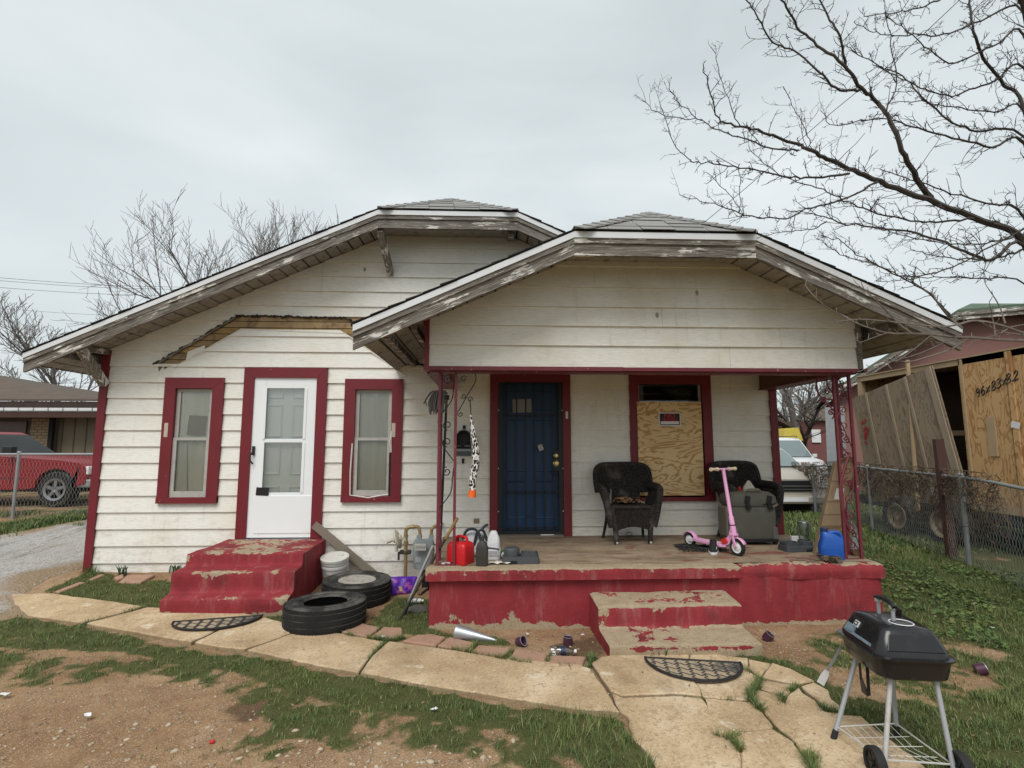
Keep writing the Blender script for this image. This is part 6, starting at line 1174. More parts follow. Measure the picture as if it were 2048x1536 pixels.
bdg = simple('white_badge', (.62, .62, .62), .4); m = MB(); lidface(m, 'l', .18, .42, .48, .80, .005); m.build('badge', bdg, lid_, world=False); m = MB(); lidface(m, 'l', .21, .39, .54, .74, .0065); m.build('badge_field', MT['black'], lid_, world=False); m = MB(); lidface(m, 'l', .24, .36, .60, .68, .008); m.build('badge_mark', bdg, lid_, world=False)
m = MB(); lidface(m, 'l', -.62, .60, .02, .16, .006); lidface(m, 'l', .25, .70, .05, .50, .006); m.build('foil_scrap', simple('blue_foil', (.30, .40, .48), .35, .5, .5, 25, .5), lid_, world=False)
m = MB(); lidface(m, 'l', -.25, -.05, .05, .95, .005); m.build('pressed_rib', MT['enamel'], lid_, world=False)
m = MB(); m.lathe([(.052, H_ + .141), (.056, H_ + .144), (.060, H_ + .141)], 24, (.02, -.06, 0)); m.build('vent_ring', bdg, lid_, world=False); m = MB(); m.lathe([(.001, H_ + .143), (.048, H_ + .142), (.05, H_ + .139)], 20, (.02, -.06, 0)); m.build('vent_disc', MT['enamel'], lid_, world=False)
hd_ = MB(); hd_.tube(smoothline([(-.005, -.055, H_ + .215), (-.005, -.02, H_ + .232), (-.005, .06, H_ + .236), (-.005, .125, H_ + .222)], 5), .0135, 8); hdl = B(hd_, 'handle', MT['black'], smooth=True); m = MB()
for y in (-.035, .105): m.lathe([(.010, H_ + .135), (.010, H_ + .220)], 10, (-.005, y, 0)); m.lathe([(.018, H_ + .205), (.018, H_ + .222)], 8, (-.005, y, 0))
m.build('standoff', MT['leg'], hdl, world=False, smooth=True)
m = MB(); m.obox((.10, .10, H_ + .15), (.014, .03, .05), rotm('X', .3)); B(m, 'damper_lever', MT['black'])
def to_local(p): d = np.array(p) - np.array(gr.location); c_, s_ = math.cos(-ga), math.sin(-ga); return np.array((c_ * d[0] - s_ * d[1], s_ * d[0] + c_ * d[1], d[2]))
feet = [to_local(GG(1664, 1487)), to_local(GG(1795, 1478)), to_local(GG(1769, 1562)), to_local(GG(1912, 1572))]
tops = [np.array((-gw_ / 2 + .07, gl_ / 2 - .10, H_ - .10)), np.array((gw_ / 2 - .15, gl_ / 2 - .10, H_ - .10)), np.array((-gw_ / 2 + .11, -gl_ / 2 + .10, H_ - .10)), np.array((gw_ / 2 - .08, -gl_ / 2 + .08, H_ - .10))]
LEGS = []
for i, (t_, f_) in enumerate(zip(tops, feet)):
    f_ = f_.copy(); f_[2] = .03 if i > 1 else .0; LEGS.append((t_, f_)); lg = B(MB().tube([t_, f_], .0125, 10), 'leg', MT['leg'] if i != 2 else simple('peeling_leg_paint', (.42, .41, .39), .6, .1, .1, 9, .2, 60, .003, (.06, .045, .035), .38), smooth=True)
    if i < 2: d = (f_ - t_) / np.linalg.norm(f_ - t_); MB().tube([f_ - d * .075, f_ + d * .004], .0155, 10).build('rubber_foot', MT['rubber'], lg, world=False, smooth=True)
    else:
        c = f_ + np.array((-.035 if i == 2 else .03, 0, .045)); wl = MB().lathe([(.058, -.02), (.075, -.022), (.078, -.015), (.078, .015), (.075, .022), (.058, .02)], 26, c, rotm('Y', R(90)), closed=True).build('wheel', MT['rubber'], lg, world=False, smooth=True); m = MB()
        m.lathe([(.001, -.014), (.058, -.012), (.058, .012), (.001, .014)], 20, c, rotm('Y', R(90))); m.lathe([(.014, -.025), (.014, .025)], 10, c, rotm('Y', R(90)))
        for k in range(6): a = k * math.pi / 3; m.obox(c + np.array((0, .03 * math.cos(a), .03 * math.sin(a))), (.032, .05, .008), rotm('X', a))
        m.build('wheel_hub', MT['black'], lg, world=False)
m = MB(); zs_ = .085; cr_ = [t_ + (f_ - t_) * (1 - (zs_ - f_[2]) / (t_[2] - f_[2])) for t_, f_ in LEGS]; order = [0, 1, 3, 2]
for i in range(4): m.tube([cr_[order[i]], cr_[order[(i + 1) % 4]]], .0045, 5)
for k in range(1, 8):
    t_ = k / 8; a = cr_[0] * (1 - t_) + cr_[1] * t_; b = cr_[2] * (1 - t_) + cr_[3] * t_; m.tube([a, (a + b) / 2 + (0, 0, -.035), b], .0022, 4)
for k in range(1, 4): t_ = k / 4; a = cr_[0] * (1 - t_) + cr_[2] * t_; b = cr_[1] * (1 - t_) + cr_[3] * t_; m.tube([a + (0, 0, -.02), b + (0, 0, -.02)], .0022, 4)
B(m, 'wire_shelf', simple('white_wire', (.55, .54, .50), .5, .2))
# tools hanging from the rim
sp_ = thing('spatula', 'steel spatula hanging from the left end of the grill', 'spatula', tuple(G(1684, 1292, .40))); a_ = W(1683, 1292, gc_[1] + gl_ / 2 - .02); b_ = W(1655, 1341, gc_[1] + gl_ / 2 - .02); c_ = W(1641, 1368, gc_[1] + gl_ / 2 - .02); m = MB(); m.bar(a_, b_, .014, .006, (0, 1, 0)); m.build('shaft', MT['steel'], sp_); d = (c_ - b_) / np.linalg.norm(c_ - b_); s_ = np.cross(d, (0, 1, 0)); m = MB(); m.prism([b_ - s_ * .012, b_ + s_ * .012, c_ - d * .055 + s_ * .022, c_ + s_ * .024, c_ - s_ * .024, c_ - d * .055 - s_ * .022], (0, .003, 0)); m.build('blade', simple('bright_steel', (.70, .70, .70), .4, .3, .2, 20), sp_)
kn = thing('barbecue_tool', 'dark flat tool hanging below the left side of the grill', 'tool', tuple(G(1725, 1330, .35))); yk = gc_[1] + .02; m = MB(); m.tube([W(1719, 1325, yk), W(1722, 1358, yk)], .006, 6); m.build('shaft', MT['rubber'], kn); m = MB(); m.prism([W(1720, 1356, yk), W(1725, 1356, yk), W(1739, 1390, yk), W(1736, 1394, yk), W(1724, 1384, yk)], (0, .004, 0)); m.build('blade', simple('brown_blade', (.07, .055, .045), .6), kn)
k2 = thing('barbecue_fork', 'black strap hanging below the grill bowl beside the flat tool', 'strap', tuple(G(1735, 1330, .35))); m = MB(); m.bar(W(1733, 1312, yk - .01), W(1738, 1391, yk - .01), .016, .006, (0, 1, 0)); m.build('strap', MT['rubber'], k2)
# ------------------------------------------------------------------ chain link fences
MT['galv'] = simple('dull_galvanised', (.30, .31, .315), .55, .5, .15, 6, .1, 40)
MT['wire'] = simple('fence_wire', (.30, .305, .31), .55, .4, .15, 6, 0)
def chain_fence(lab, pts, posts, h, mesh_h, pitch=.058, dense=None):
    # pts: ground line as (x, y); posts: distances along it
    P = np.array(pts, float); seg = np.linalg.norm(np.diff(P, axis=0), axis=1); cum = np.concatenate([[0], np.cumsum(seg)]); Lt = cum[-1]
    at = lambda s: np.array([np.interp(s, cum, P[:, 0]), np.interp(s, cum, P[:, 1])])
    f = thing('chain_link_fence', lab, 'fence', (float(P[0][0]), float(P[0][1]), float(zg(*P[0]))))
    for s in posts:
        p = at(s); z = float(zg(*p)); m = MB(); m.tube([(p[0], p[1], z - .1), (p[0], p[1], z + h)], .028, 10); po = m.build('post', MT['galv'], f, smooth=True); MB().ball((p[0], p[1], z + h + .01), .036, 8, 5, (1, 1, .8)).build('post_cap', MT['galv'], po, smooth=True)
    m = MB(); m.tube([(*at(s), float(zg(*at(s))) + h - .02) for s in np.linspace(0, Lt, 24)], .021, 8); m.build('top_rail', MT['galv'], f, smooth=True)
    n = int(Lt / pitch); rows = int(mesh_h / pitch); V = []; F = []
    s0 = np.arange(n) * pitch
    for k in range(n):
        a0 = []
        for j in range(rows + 1):
            s = s0[k] + (pitch / 2 if j % 2 else 0) - pitch / 4; s += .018 * math.sin(j * .9 + k * .13); p = at(min(max(s, 0), Lt)); a0.append((p[0], p[1], j * mesh_h / rows))
        A = np.array(a0); A[:, 2] += zg(A[:, 0], A[:, 1]) + .02
        # the mirrored wire of the weave as well
        for off in (0, 1):
            q = A.copy()
            if off: q[:, :2] = np.array([at(min(max(s0[k] + (0 if j % 2 else pitch / 2) + pitch / 4, 0), Lt)) for j in range(rows + 1)])
            b = len(V) // 1; r = .0024
            for pnt in q:
                for a in range(3): V.append((pnt[0] + r * math.cos(a * 2.094), pnt[1] + r * math.sin(a * 2.094), pnt[2]))
            F += [(b + i * 3 + a, b + i * 3 + (a + 1) % 3, b + (i + 1) * 3 + (a + 1) % 3, b + (i + 1) * 3 + a) for i in range(rows) for a in range(3)]
    V = np.array(V) - np.array(f.location); o = fastmesh('wire_mesh', V, F, MT['wire'], None, False, f); o['kind'] = 'stuff'
    return f, at, Lt
FR = [(5.55, 4.3), (5.93, 5.7), (6.28, 6.82), (6.80, 8.6), (7.45, 11.), (8.05, 14.), (8.3, 15.6)]
fr_, frat, frL = chain_fence('chain-link fence along the right side yard, choked with dry vine below its rail', FR, [1.2, 2.66, 5.6, 8.4, 10.8], 1.17, 1.14)
fl_, flat_, flL = chain_fence('chain-link fence along the gravel drive in front of the red pickup', [(-4.9, 10.35), (-8.77, 10.25), (-13.5, 10.2)], [.1, 3.87, 7.0], 1.20, 1.17, .064)
pp_ = thing('wood_post', 'rotten dark red wooden post standing behind the right fence', 'post', tuple(G(1905, 1118, .0))); m = MB(); p = G(1905, 1118, 0.); t_ = W(1876, 878, p[1]); m.bar(p + (0, 0, -.1), t_, .13, .06, (0, 1, 0)); m.build('post', simple('old_red_post', (.075, .035, .03), .9, 0, .3, 8, .3), pp_)
# dry vine on the right fence: fine tangled stems (stuff)
V = MB(); vr = random.Random(3)
for i in range(1350):
    s = vr.uniform(1.9, frL - .6); p = frat(s); z0 = 1.17 - abs(vr.gauss(0, .21)) if vr.random() < .96 else vr.uniform(.1, 1.); a = vr.uniform(-2.6, 2.6); L_ = vr.uniform(.12, .5); P_ = []
    for k in range(5):
        t = k / 4; q = frat(min(max(s + math.cos(a) * L_ * t + .05 * math.sin(5 * t + i), 0), frL)); P_.append((q[0] + vr.gauss(0, .03), q[1] + vr.gauss(0, .03), float(zg(*q)) + min(1.24, max(.02, z0 + math.sin(a) * L_ * t - .12 * t * t))))
    V.tube(P_, [.0055, .005, .0045, .004, .003], 3, False)
vo = V.build('dry_vine', simple('dry_vine_stem', (.14, .10, .068), .95, 0, .35, 3, 0), None, fixn=False); tag(vo, 'dry leafless vine tangled along the right chain-link fence', 'vine', kind='stuff')
V = MB()
for i in range(110):
    x = vr.uniform(-13, -5.2); y = 10.25 + vr.uniform(-.15, .25); z = float(zg(x, y)); V.tube([(x, y, z), (x + vr.gauss(0, .1), y + vr.gauss(0, .05), z + vr.uniform(.1, .3)), (x + vr.gauss(0, .25), y, z + vr.uniform(.15, .5))], [.004, .003, .002], 3, False)
vo = V.build('dry_weeds', simple('dry_weed', (.20, .165, .11), .95, 0, .3, 3, 0), None, fixn=False); tag(vo, 'dry weed stalks along the foot of the left fence', 'weeds', kind='stuff')

# ------------------------------------------------------------------ vehicles
def wheel(parent, c, r, w, rimc, spokes=5, side=-1):
    RXm = rotm('X', R(90)); tw = MB(); tw.lathe([(r * .60, -w / 2), (r * .93, -w / 2), (r, -w * .36), (r, w * .36), (r * .93, w / 2), (r * .60, w / 2)], 32, c, RXm, closed=True); t = tw.build('wheel', MT['tyre'], parent, world=False, smooth=True)
    m = MB(); m.lathe([(.001, .02), (r * .14, .03), (r * .2, .0)], 18, np.array(c) + (0, side * w * .40, 0), RXm)
    m.lathe([(r * .50, -.02), (r * .62, -.03), (r * .63, .04), (r * .5, .03)], 28, np.array(c) + (0, side * w * .42, 0), RXm, closed=True)
    for k in range(spokes): a = 2 * math.pi * k / spokes + .3; m.obox(np.array(c) + np.array((math.cos(a) * r * .33, side * w * .42, math.sin(a) * r * .33)), (r * .42, .05, r * .17), rotm('Y', -a))
    m.build('rim', rimc, t, world=False, smooth=False)
    m = MB(); m.lathe([(.001, 0), (r * .6, 0)], 20, np.array(c) + (0, side * w * .30, 0), RXm); m.build('brake_disc', MT['dark'], t, world=False)
def carpaint(name, col): t = NT(name); t.set(t.mix(t.noise(t.vec(), 3, 4), mul(col, .85), mul(col, 1.15)), .42, 0, .4); t.p.inputs['Coat Weight'].default_value = .08; return t.m
MT['chrome'] = simple('chrome', (.34, .34, .35), .3, .8, .05, 3, 0); MT['carglass'] = simple('dark_car_glass', (.010, .011, .012), .12, 0, .2, 2, 0, spec=.35)
def side_body(m, prof, hw, tuck=.06, chest=.8):
    # profile (x, z) closed; five rings across the width with a small tumble
    n = len(prof); rings = []
    for y, k in ((-hw, .975), (-hw + .05, 1.0), (hw - .05, 1.0), (hw, .975)):
        c = np.mean(np.array(prof), 0); rings.append([(c[0] + (x - c[0]) * (k * .5 + .5), y, c[1] + (z - c[1]) * k) for x, z in prof])
    m.loft(rings)
def archcut(x0, x1, zb, cx, r, n=8): return [(cx - r * math.cos(a), zb + r * math.sin(a)) for a in np.linspace(0, math.pi, n)]
# red pickup: nose towards +x, near side y = -hw
tx, ty = -8.80, 12.95; tz = float(zg(-9.5, 12.2)); rc = carpaint('red_car_paint', (.22, .008, .013))
tk = thing('pickup_truck', 'red pickup truck parked behind the left chain-link fence, nose to the right', 'pickup', (tx, ty, tz)); hw = .92
wr = .385; fx, rx_ = -.66, -4.2
low = [(-.02, .55), (-.03, .50), (-.30, .42), (-.36, .42)] + [(fx - .44 * math.cos(a) * -1, .42 + .42 * math.sin(a)) for a in np.linspace(0, math.pi, 9)] + [(-1.3, .38), (-3.7, .38)] + [(rx_ + .44 * math.cos(a), .42 + .42 * math.sin(a)) for a in np.linspace(0, math.pi, 9)] + [(-4.75, .45), (-5.25, .55), (-5.27, 1.08), (-3.95, 1.10), (-3.9, 1.12), (-2.2, 1.14), (-2.0, 1.12), (-.55, 1.02), (-.15, .95), (-.04, .85)]
m = MB(); side_body(m, low, hw); B = lambda m, n, mt, **k: m.build(n, mt, tk, world=False, **k); B(m, 'body', rc, smooth=True)
cab = [(-2.070, 1.10), (-2.740, 1.60), (-2.920, 1.655), (-3.670, 1.655), (-3.870, 1.60), (-4.020, 1.10)]
m = MB(); m.loft([[(x, -hw + .06, z) if z < 1.2 else (x * .985 - .03, -hw + .20, z) for x, z in cab], [(x, hw - .06, z) if z < 1.2 else (x * .985 - .03, hw - .20, z) for x, z in cab]]); B(m, 'cab', rc, smooth=True)
for sgn_ in (-1,):
    gl = [(-2.270, 1.135), (-2.750, 1.53), (-3.270, 1.565), (-3.270, 1.135)]; m = MB(); m.loft([[(x, sgn_ * (hw - .05 if z < 1.2 else hw - .185), z) for x, z in gl], [(x, sgn_ * (hw - .08 if z < 1.2 else hw - .215), z) for x, z in gl]]); B(m, 'side_window', MT['carglass'])
    gl = [(-3.350, 1.135), (-3.350, 1.565), (-3.720, 1.56), (-3.860, 1.135)]; m = MB(); m.loft([[(x, sgn_ * (hw - .05 if z < 1.2 else hw - .185), z) for x, z in gl], [(x, sgn_ * (hw - .08 if z < 1.2 else hw - .215), z) for x, z in gl]]); B(m, 'side_window', MT['carglass'])
m = MB(); m.prism([(-2.080, -hw + .14, 1.13), (-2.080, hw - .14, 1.13), (-2.700, hw - .25, 1.575), (-2.700, -hw + .25, 1.575)], (.02, 0, .02)); B(m, 'windshield', MT['carglass'])
wheel(tk, (fx, -hw + .12, wr), wr, .25, MT['chrome'], 5); wheel(tk, (rx_, -hw + .12, wr), wr, .25, MT['chrome'], 5); wheel(tk, (fx, hw - .12, wr), wr, .25, MT['chrome'], 5, 1); wheel(tk, (rx_, hw - .12, wr), wr, .25, MT['chrome'], 5, 1)
m = MB(); m.box(-1.3, -3.7 + .0, -hw - .005, -hw + .03, .60, .612) if False else m.box(-3.7, -1.3, -hw - .006, -hw + .02, .62, .632); B(m, 'side_moulding', MT['black'])
m = MB(); m.box(-2.50, -2.36, -hw - .025, -hw + .0, 1.0, 1.035); B(m, 'door_handle', MT['black']); m = MB(); m.box(-1.73, -1.52, -hw - .16, -hw - .02, 1.16, 1.32); B(m, 'mirror', MT['black'], bevel=.02)
m = MB(); m.box(-.25, .06, -hw + .02, hw - .02, .42, .60); B(m, 'bumper', MT['galv'], bevel=.03); m = MB(); m.box(-.10, .0, -hw + .02, -hw + .30, .70, .88); B(m, 'headlight', MT['whitepl'], bevel=.02); m = MB(); m.box(-.05, .01, -hw + .34, hw - .34, .66, .88); B(m, 'grille', MT['black'])
m = MB(); m.box(-5.1, -.2, -hw + .25, hw - .25, .32, .5); B(m, 'chassis', MT['dark']); m = MB(); m.box(-3.35, -3.33, -hw - .004, -hw + .01, .45, 1.1); m.box(-1.62, -1.61, -hw - .004, -hw + .01, .45, 1.1); B(m, 'panel_gap', MT['dark'])
# pale minivan facing us, seen between post and house corner
def van(lab, name, loc, rz, paint, L_, H_, W_, cat, hh=1.19):
    v = thing(name, lab, cat, loc, rz); hw = W_ / 2; B = lambda m, n, mt, **k: m.build(n, mt, v, world=False, **k); r = .33
    low = [(0, .55), (-.02, .38), (-.3, .30)] + [(-.85 + .40 * math.cos(a), .32 + .38 * math.sin(a)) for a in np.linspace(0, math.pi, 8)] + [(-3.2, .28)] + [(-L_ + .95 + .40 * math.cos(a), .32 + .38 * math.sin(a)) for a in np.linspace(0, math.pi, 8)] + [(-L_ + .1, .35), (-L_, .55), (-L_ + .05, 1.0), (-1.1, hh), (-.35, hh - .10), (-.08, hh - .24)]
    m = MB(); side_body(m, low, hw); B(m, 'body', paint, smooth=True)
    gh = [(-1.05, hh - .02), (-1.80, H_ - .10), (-2.1, H_ - .02), (-3.0, H_), (-L_ + .45, H_ - .04), (-L_ + .25, H_ - .15), (-L_ + .05, 1.0)]
    m = MB(); m.loft([[(x, -hw + (.05 if z < 1.25 else .20), z) for x, z in gh], [(x, -hw * .3, z + (.03 if z > 1.25 else 0)) for x, z in gh], [(x, hw * .3, z + (.03 if z > 1.25 else 0)) for x, z in gh], [(x, hw - (.05 if z < 1.25 else .20), z) for x, z in gh]]); B(m, 'cabin', paint, smooth=True)
    m = MB(); m.prism([(-1.06, -hw + .12, hh + .01), (-1.06, hw - .12, hh + .01), (-1.76, hw - .26, H_ - .13), (-1.76, -hw + .26, H_ - .13)], (.03, 0, .025)); B(m, 'windshield', simple('sky_glass_' + name, (.15, .19, .195), .05, 0, .15, 2, 0, spec=.8))  # windshield: sky reflection is put into the pale glass colour
    for s in (-1, 1):
        for x0, x1 in ((-1.55, -2.4), (-2.5, -3.4), (-3.5, -L_ + .35)):
            gl = [(x0 + .2, hh), (x0 - .28 if x0 == -1.55 else x0 + .02, H_ - .14), (x1, H_ - .14), (x1, hh)]; m = MB(); m.loft([[(x, s * (hw - .04 if z < 1.25 else hw - .185), z) for x, z in gl], [(x, s * (hw - .07 if z < 1.25 else hw - .21), z) for x, z in gl]]); B(m, 'side_window', MT['carglass'])
        for x in (-.85, -L_ + .95): wheel(v, (x, s * (hw - .10), r), r, .2, MT['chrome'], 5, s)
        m = MB(); m.box(-.16, .01, s * hw - s * .02 - (.30 if s > 0 else 0), s * hw - s * .02 + (0 if s > 0 else .30), .74, .92); B(m, 'headlight', MT['whitepl'], bevel=.03); m = MB(); m.obox((-1.25, s * (hw + .07), hh + .06), (.12, .16, .13)); B(m, 'mirror', paint, bevel=.02); m = MB(); m.tube([(-1.9, s * (hw - .3), H_ + .02), (-1.95, s * (hw - .3), H_ + .07), (-3.8, s * (hw - .3), H_ + .07), (-3.85, s * (hw - .3), H_ + .02)], .018, 6); B(m, 'roof_rail', MT['black'])
    m = MB(); m.box(-.05, .02, -.50, .50, .66, .92); g_ = B(m, 'grille', MT['black'], bevel=.02); m = MB(); m.box(.018, .028, -.5, .5, .70, .715); m.box(.018, .028, -.5, .5, .775, .80); m.build('grille_bar', MT['chrome'], g_, world=False)
    m = MB(); m.box(-.2, .06, -hw + .05, hw - .05, .36, .56); B(m, 'bumper', paint, bevel=.05); m = MB(); m.box(.05, .07, -.3, .3, .42, .52); B(m, 'licence_plate', MT['whitepl']); m = MB(); m.box(-L_ + .2, -.2, -hw + .2, hw - .2, .22, .5); B(m, 'underside', MT['dark'])
    return v
van('pale gold minivan facing the street behind the right fence', 'minivan', (7.35, 12.6, float(zg(7.35, 12.6)) - .12), R(-93), carpaint('champagne_paint', (.36, .325, .28)), 4.7, 1.74, 1.80, 'minivan')
van('white van parked far behind the pale gold minivan', 'van', (11.5, 19.2, -.1), R(-100), carpaint('white_van_paint', (.62, .63, .64)), 4.9, 1.95, 1.9, 'van')

# ------------------------------------------------------------------ trailer with the plywood crate
MT['plyc'] = m_plywood('weathered_plywood', (.60, .38, .18), (.38, .19, .07), 'zy', 7, 1.1); MT['plyg'] = m_plywood('grey_plywood', (.30, .23, .165), (.20, .145, .10), 'zy', 8, 1.0)
MT['lumber'] = simple('pale_lumber', (.40, .29, .17), .8, 0, .2, 5, .2, 40); MT['lumberg'] = simple('grey_lumber', (.30, .235, .17), .85, 0, .25, 5, .2, 40)
XT = 7.40; tl = thing('flatbed_trailer', 'black flatbed trailer with two axles behind the right fence', 'trailer', (XT + 1.0, 8.6, 0)); dz = .60
m = MB(); m.box(XT + .02, XT + 2.2, 4.6, 10.5, dz - .05, dz - .012); m.build('deck', simple('trailer_planks', (.25, .19, .13), .9, 0, .3, 6, .3), tl)
m = MB(); m.box(XT, XT + .05, 4.6, 10.5, dz - .17, dz + .004); m.box(XT + 2.2, XT + 2.25, 4.6, 10.5, dz - .17, dz + .004)
for y in np.arange(4.6, 10.5, .8): m.box(XT + .05, XT + 2.2, y, y + .06, dz - .16, dz - .06)
m.build('frame', simple('black_frame_paint', (.03, .032, .035), .6, .2, .3, 8, .2), tl)
for y in (8.20, 9.12):
    c = np.array((XT - .16, y, .345)) ; tw = MB(); M_ = rotm('Y', R(90)); tw.lathe([(.21, -.11), (.32, -.12), (.35, -.08), (.35, .08), (.32, .12), (.21, .11)], 30, c, M_, closed=True); w_ = tw.build('wheel', MT['tyre'], tl, smooth=True); m = MB(); m.lathe([(.001, .01), (.07, .0), (.075, .05), (.17, .055), (.18, -.01), (.212, -.02), (.222, .0), (.222, .1)], 26, c + (-.10, 0, 0), M_); m.build('rim', simple('rusty_rim', (.36, .29, .21), .7, .3, .35, 16, .2, 60, .004, (.14, .075, .04), .4), w_, smooth=True)
m = MB(); m.box(XT + .0, XT + .30, 7.75, 9.6, .76 - .03, .76) if False else m.tube([(XT - .1, 8.2, .345), (XT + 2.0, 8.2, .36)], .04, 8); m.tube([(XT - .1, 9.12, .345), (XT + 2., 9.12, .36)], .04, 8); m.build('axle', MT['black'], tl)
cr = thing('plywood_crate', 'big plywood crate marked 96X83X82 on the trailer, its side panel torn loose', 'crate', (XT + 1.0, 8.6, dz)); ct = 2.95; y0, y1 = 6.05, 10.22
yA = 7.92
m = MB(); m.box(XT, XT + .018, 7.17, yA, dz + .10, ct - .02); m.build('plywood_sheet', MT['plyc'], cr); m = MB(); m.box(XT, XT + .018, y0, 7.16, dz + .10, ct - .02); m.build('plywood_sheet', MT['plyc'], cr)
for y in (y0 + .05, 7.10, yA - .06): m = MB(); hw_ = .018 if y > 7.5 else .04; m.box(XT - .022, XT - .001, y - hw_, y + hw_, dz + .0, ct - .03); m.build('batten', MT['lumber'] if y > 7.5 else MT['plyc'], cr)
m = MB(); m.box(XT - .020, XT - .001, 7.40, 7.53, 1.42, 2.0); m.build('patch_board', MT['lumber'], cr)
m = MB(); m.box(XT - .004, XT + .09, y0, yA, dz, dz + .11); m.build('bottom_rail', MT['lumber'], cr)
m = MB(); m.box(XT - .02, XT + 2.0, y0, y1, ct - .02, ct); m.box(XT + .0, XT + .09, y0, y1, ct - .11, ct - .02); m.build('lid', MT['lumber'], cr)
m = MB(); m.box(XT + 1.96, XT + 1.98, y0, y1, dz, ct - .02); m.build('back_panel', MT['plyc'], cr); m = MB(); m.box(XT + .02, XT + 1.96, y1 - .02, y1, dz, ct - .02); m.build('end_panel', MT['plyc'], cr); m = MB(); m.box(XT + .02, XT + 1.96, y0, y0 + .02, dz, ct - .02); m.build('end_panel', MT['plyc'], cr)
m = MB(); m.box(XT - .0, XT + .09, y1 - .10, y1 - .0, dz, ct - .1); m.box(XT + .02, XT + .09, yA - .04, yA - .001, dz, ct - .1); m.build('corner_stud', MT['lumber'], cr); m = MB(); m.box(XT + .3, XT + .38, yA + .1, y1 - .1, 1.74, 1.82); m.build('inner_rail', MT['lumber'], cr)
m = MB(); m.box(XT + .95, XT + .97, y0 + .1, y1 - .1, dz, ct - .1); m.build('inner_shade_sheet', simple('dark_crate_inside', (.05, .03, .018), .9), cr)  # dark sheet whose colour gives the shade inside the crate
# the loose panel: foot on the deck, leaning out, dropped at its far end
TLp, TRp = WXP(1706, 797, XT - .30), WXP(1866, 731, XT - .16); BRp, BLp = WXP(1944, 1006, XT - .03), WXP(1745, 1003, XT - .03)
pl3 = part('loose_panel', cr); nrm = np.cross(BRp - BLp, TLp - BLp); nrm /= np.linalg.norm(nrm); nrm *= (-1 if nrm[0] > 0 else 1); e = lambda u, v, o=0: (BLp * (1 - u) + BRp * u) * (1 - v) + (TLp * (1 - u) + TRp * u) * v + nrm * o
for u0, u1 in ((0, .47), (.474, 1)): m = MB(); m.prism([e(u0, 0), e(u1, 0), e(u1, 1), e(u0, 1)], nrm * .018); m.build('plywood_sheet', MT['plyg'], pl3)
for u in (.20, .47, .70, .955):
    m = MB(); k_ = .012 if u < .9 else .030; m.prism([e(u - k_, 0, .018), e(u + k_, 0, .018), e(u + k_, 1, .018), e(u - k_, 1, .018)], nrm * .02); m.build('batten', MT['lumberg'], pl3)
sp_ = smoothline([e(.05, .62, .02), e(.09, .68, .02), e(.13, .60, .02)], 3); rp_ = simple('red_spray', (.30, .02, .03), .8); m = MB()
for i in range(26): c = e(.05 + random.gauss(.035, .022), .66 + random.gauss(0, .07), .0186); r_ = random.uniform(.008, .04); m.prism([c + (e(1, 0) - e(0, 0)) / 2.3 * r_ * math.cos(a) + np.array((0, 0, 1)) * r_ * math.sin(a) for a in np.linspace(0, 2 * math.pi, 7)[:-1]], nrm * .0006)
m.build('spray_paint', rp_, pl3)
ls = thing('lumber_strip', 'long pale lumber strip leaning on the loose crate panel', 'lumber', (XT - .3, 8.8, .6)); m = MB(); m.bar(WXP(1815, 720, XT - .16), WXP(1836, 1022, XT - .14), .03, .055, (1, 0, 0)); m.build('strip', MT['lumber'], ls)
# hand-drawn size on the crate
GL = {'9': [[(.8, .75), (.5, 1), (.2, .8), (.3, .55), (.7, .6), (.8, .8), (.75, .4), (.6, 0)]], '6': [[(.7, 1), (.3, .7), (.2, .3), (.4, 0), (.75, .15), (.75, .45), (.4, .5), (.22, .3)]], 'X': [[(.15, .1), (.85, .8)], [(.15, .8), (.85, .1)]], '8': [[(.5, .5), (.2, .75), (.5, 1), (.8, .75), (.5, .5), (.15, .22), (.5, 0), (.85, .22), (.5, .5)]],
      '3': [[(.2, .9), (.6, 1), (.8, .75), (.45, .55), (.85, .3), (.5, 0), (.15, .12)]], '2': [[(.2, .8), (.5, 1), (.8, .75), (.5, .4), (.15, .02), (.9, .08)]]}
m = MB(); pa, pb = WXP(1951, 797, XT - .002), WXP(2038, 758, XT - .002); mk = 'mk'
for i, ch in enumerate('96X83X82'):
    o_ = pa + (pb - pa) * (i / 8.); wv = (pb - pa) / 8 * .98; hv = np.array((0, -.01, .135 if ch != 'X' else .12))
    for st_ in GL[ch]:
        P_ = smoothline([o_ + wv * x * 1.05 + hv * y for x, y in st_], 4) if len(st_) > 2 else np.array([o_ + wv * x + hv * y for x, y in st_]); P_[:, 0] = XT - np.where((P_[:, 1] < 7.145) & (P_[:, 1] > 7.055), .022, .0015); m.tube(P_, .010, 4)
m.build('marking', MT['black'], cr); m = MB(); p = WXP(2031, 850, XT - .025); m.obox(p, (.004, .12, .09), rotm('X', .25)); m.build('shipping_label', MT['whitepl'], cr)
gp = thing('grey_board', 'silver grey insulation board standing behind the right porch post', 'board', tuple(W(1662, 920, 11.6))); m = MB(); a_, b_ = W(1651, 922, 11.6), W(1690, 925, 11.3); m.hexa([a_ + (0, 0, -1.3), b_ + (0, 0, -1.3), b_ + (.05, .06, -1.3), a_ + (.05, .06, -1.3), W(1650, 815, 11.6), W(1688, 812, 11.3), W(1688, 812, 11.3) + (.05, .06, 0), W(1650, 815, 11.6) + (.05, .06, 0)]); m.build('board', simple('silver_foil_board', (.36, .38, .40), .6, .2, .2, 10, .3, 20), gp)

